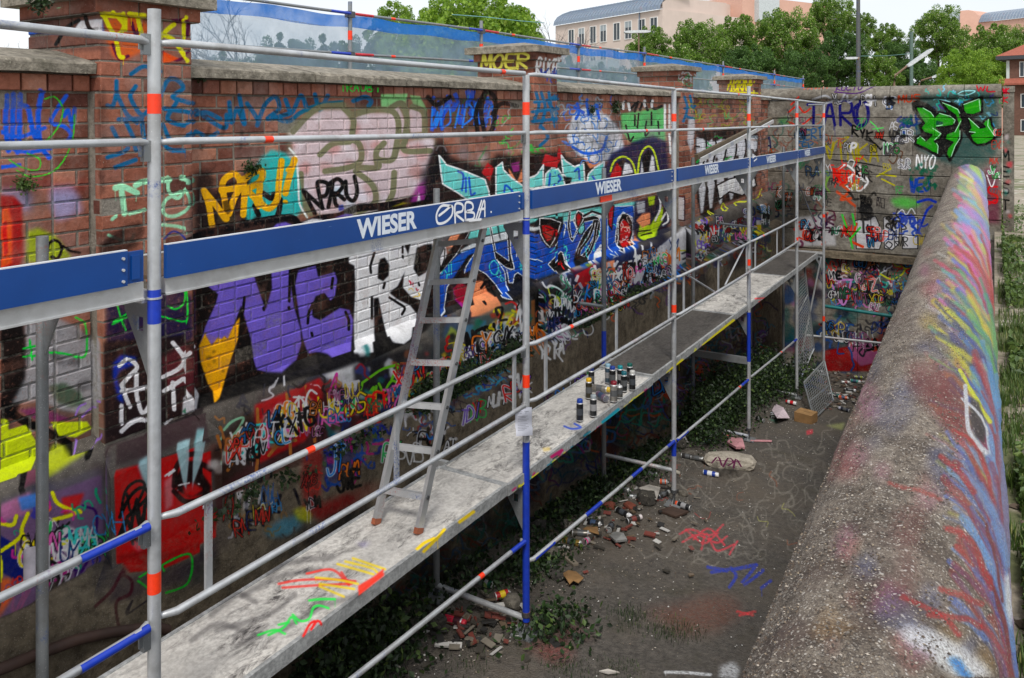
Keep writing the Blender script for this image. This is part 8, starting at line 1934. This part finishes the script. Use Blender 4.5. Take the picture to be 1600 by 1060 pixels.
for (x0, x1, y0, y1) in ((1594, 1606, 120, 98), (1596, 1610, 168, 148), (1596, 1610, 205, 188)):
    window(bh, a_, db, nb, s_of(x0, a_, b_), s_of(x1, a_, b_), zp(y0, 117.5), zp(y1, 117.5), bars=1)
# ------------------------------------------------------------------ masts and lamps
def thing1(name, mb, mat, label, cat_): return tag(mb.obj(name, mat), label, cat_)
pD = 40
thing1('mast', MB().tube([onD(1341, 189+2.1*F/pD, pD), onD(1341, -30, pD)], [.12, .09], 10), M_STEEL, 'tall dark mast rising out of the picture above the cross wall', 'mast')
thing1('thin_pole', MB().tube([onD(1424, 189+2.1*F/52, 52), onD(1424, 50, 52)], .11, 8), simple('greenish_pole', (90, 112, 104), .6), 'thin greenish pole standing between the trees right of the mast', 'pole')
def lamp(pts, h0, h1, w, D_, label, post=True):
    root = empty('street_lamp', onD(pts[0][0], 189+2.1*F/D_, D_)); tag(root, label, 'street lamp', 'street lamps beyond the cross wall')
    P = [onD(x, y, D_) for x, y in pts]; P = [onD(pts[0][0], 189+2.1*F/D_, D_)]+P if post else P
    MB().tube(P, [.09]+[.05]*(len(P)-1), 8).obj('post', simple('lamp_post', (120, 96, 78), .6), root)
    a, b = onD(*h0, D_), onD(*h1, D_); t = b-a
    vs = [a+t*u+Vector((0, 0, dz*w*s_)) + ray(800, 189).normalized()*e*w for u, s_ in ((0, .5), (.15, 1), (.85, 1), (1, .4)) for dz, e in ((.35, -.6), (.35, .6), (-.35, .8), (-.35, -.8))]
    MB().add(vs, [(i*4+k, i*4+(k+1) % 4, (i+1)*4+(k+1) % 4, (i+1)*4+k) for i in range(3) for k in range(4)]+[(3, 2, 1, 0), (12, 13, 14, 15)]).obj('lamp_head', simple('lamp_head_grey', (176, 180, 182), .5), root)
lamp([(1397, 131), (1399, 118), (1418, 103)], (1417, 104), (1456, 77), .22, 38, 'large slanted street lamp in front of the trees')
lamp([(1436, 131), (1440, 126), (1456, 121)], (1455, 122), (1485, 110), .18, 48, 'smaller street lamp to the right of the large slanted one')
lamp([(998, 100), (998, 52)], (975, 50.5), (1016, 49.5), .22, 46, 'T shaped street lamp in front of the long pink building')
lamp([(1341.5, 92), (1338, 91)], (1339, 91), (1320, 91.5), .16, 39.6, 'short lamp arm reaching left from the tall mast', False)
thing1('cable', MB().tube([onD(1345, 88, 40), onD(1385, 87.5, 46), onD(1424, 84, 52)], .02, 5), simple('green_cable', (70, 120, 110), .6), 'thin green cable between the mast and the pole', 'cable')
thing1('cable', MB().tube([onD(706, 23, 30), onD(760, 27, 30), onD(812, 33, 30), onD(850, 36, 31)], .015, 5), simple('teal_cable', (110, 160, 160), .6), 'pale teal cable above the second pillar', 'cable')
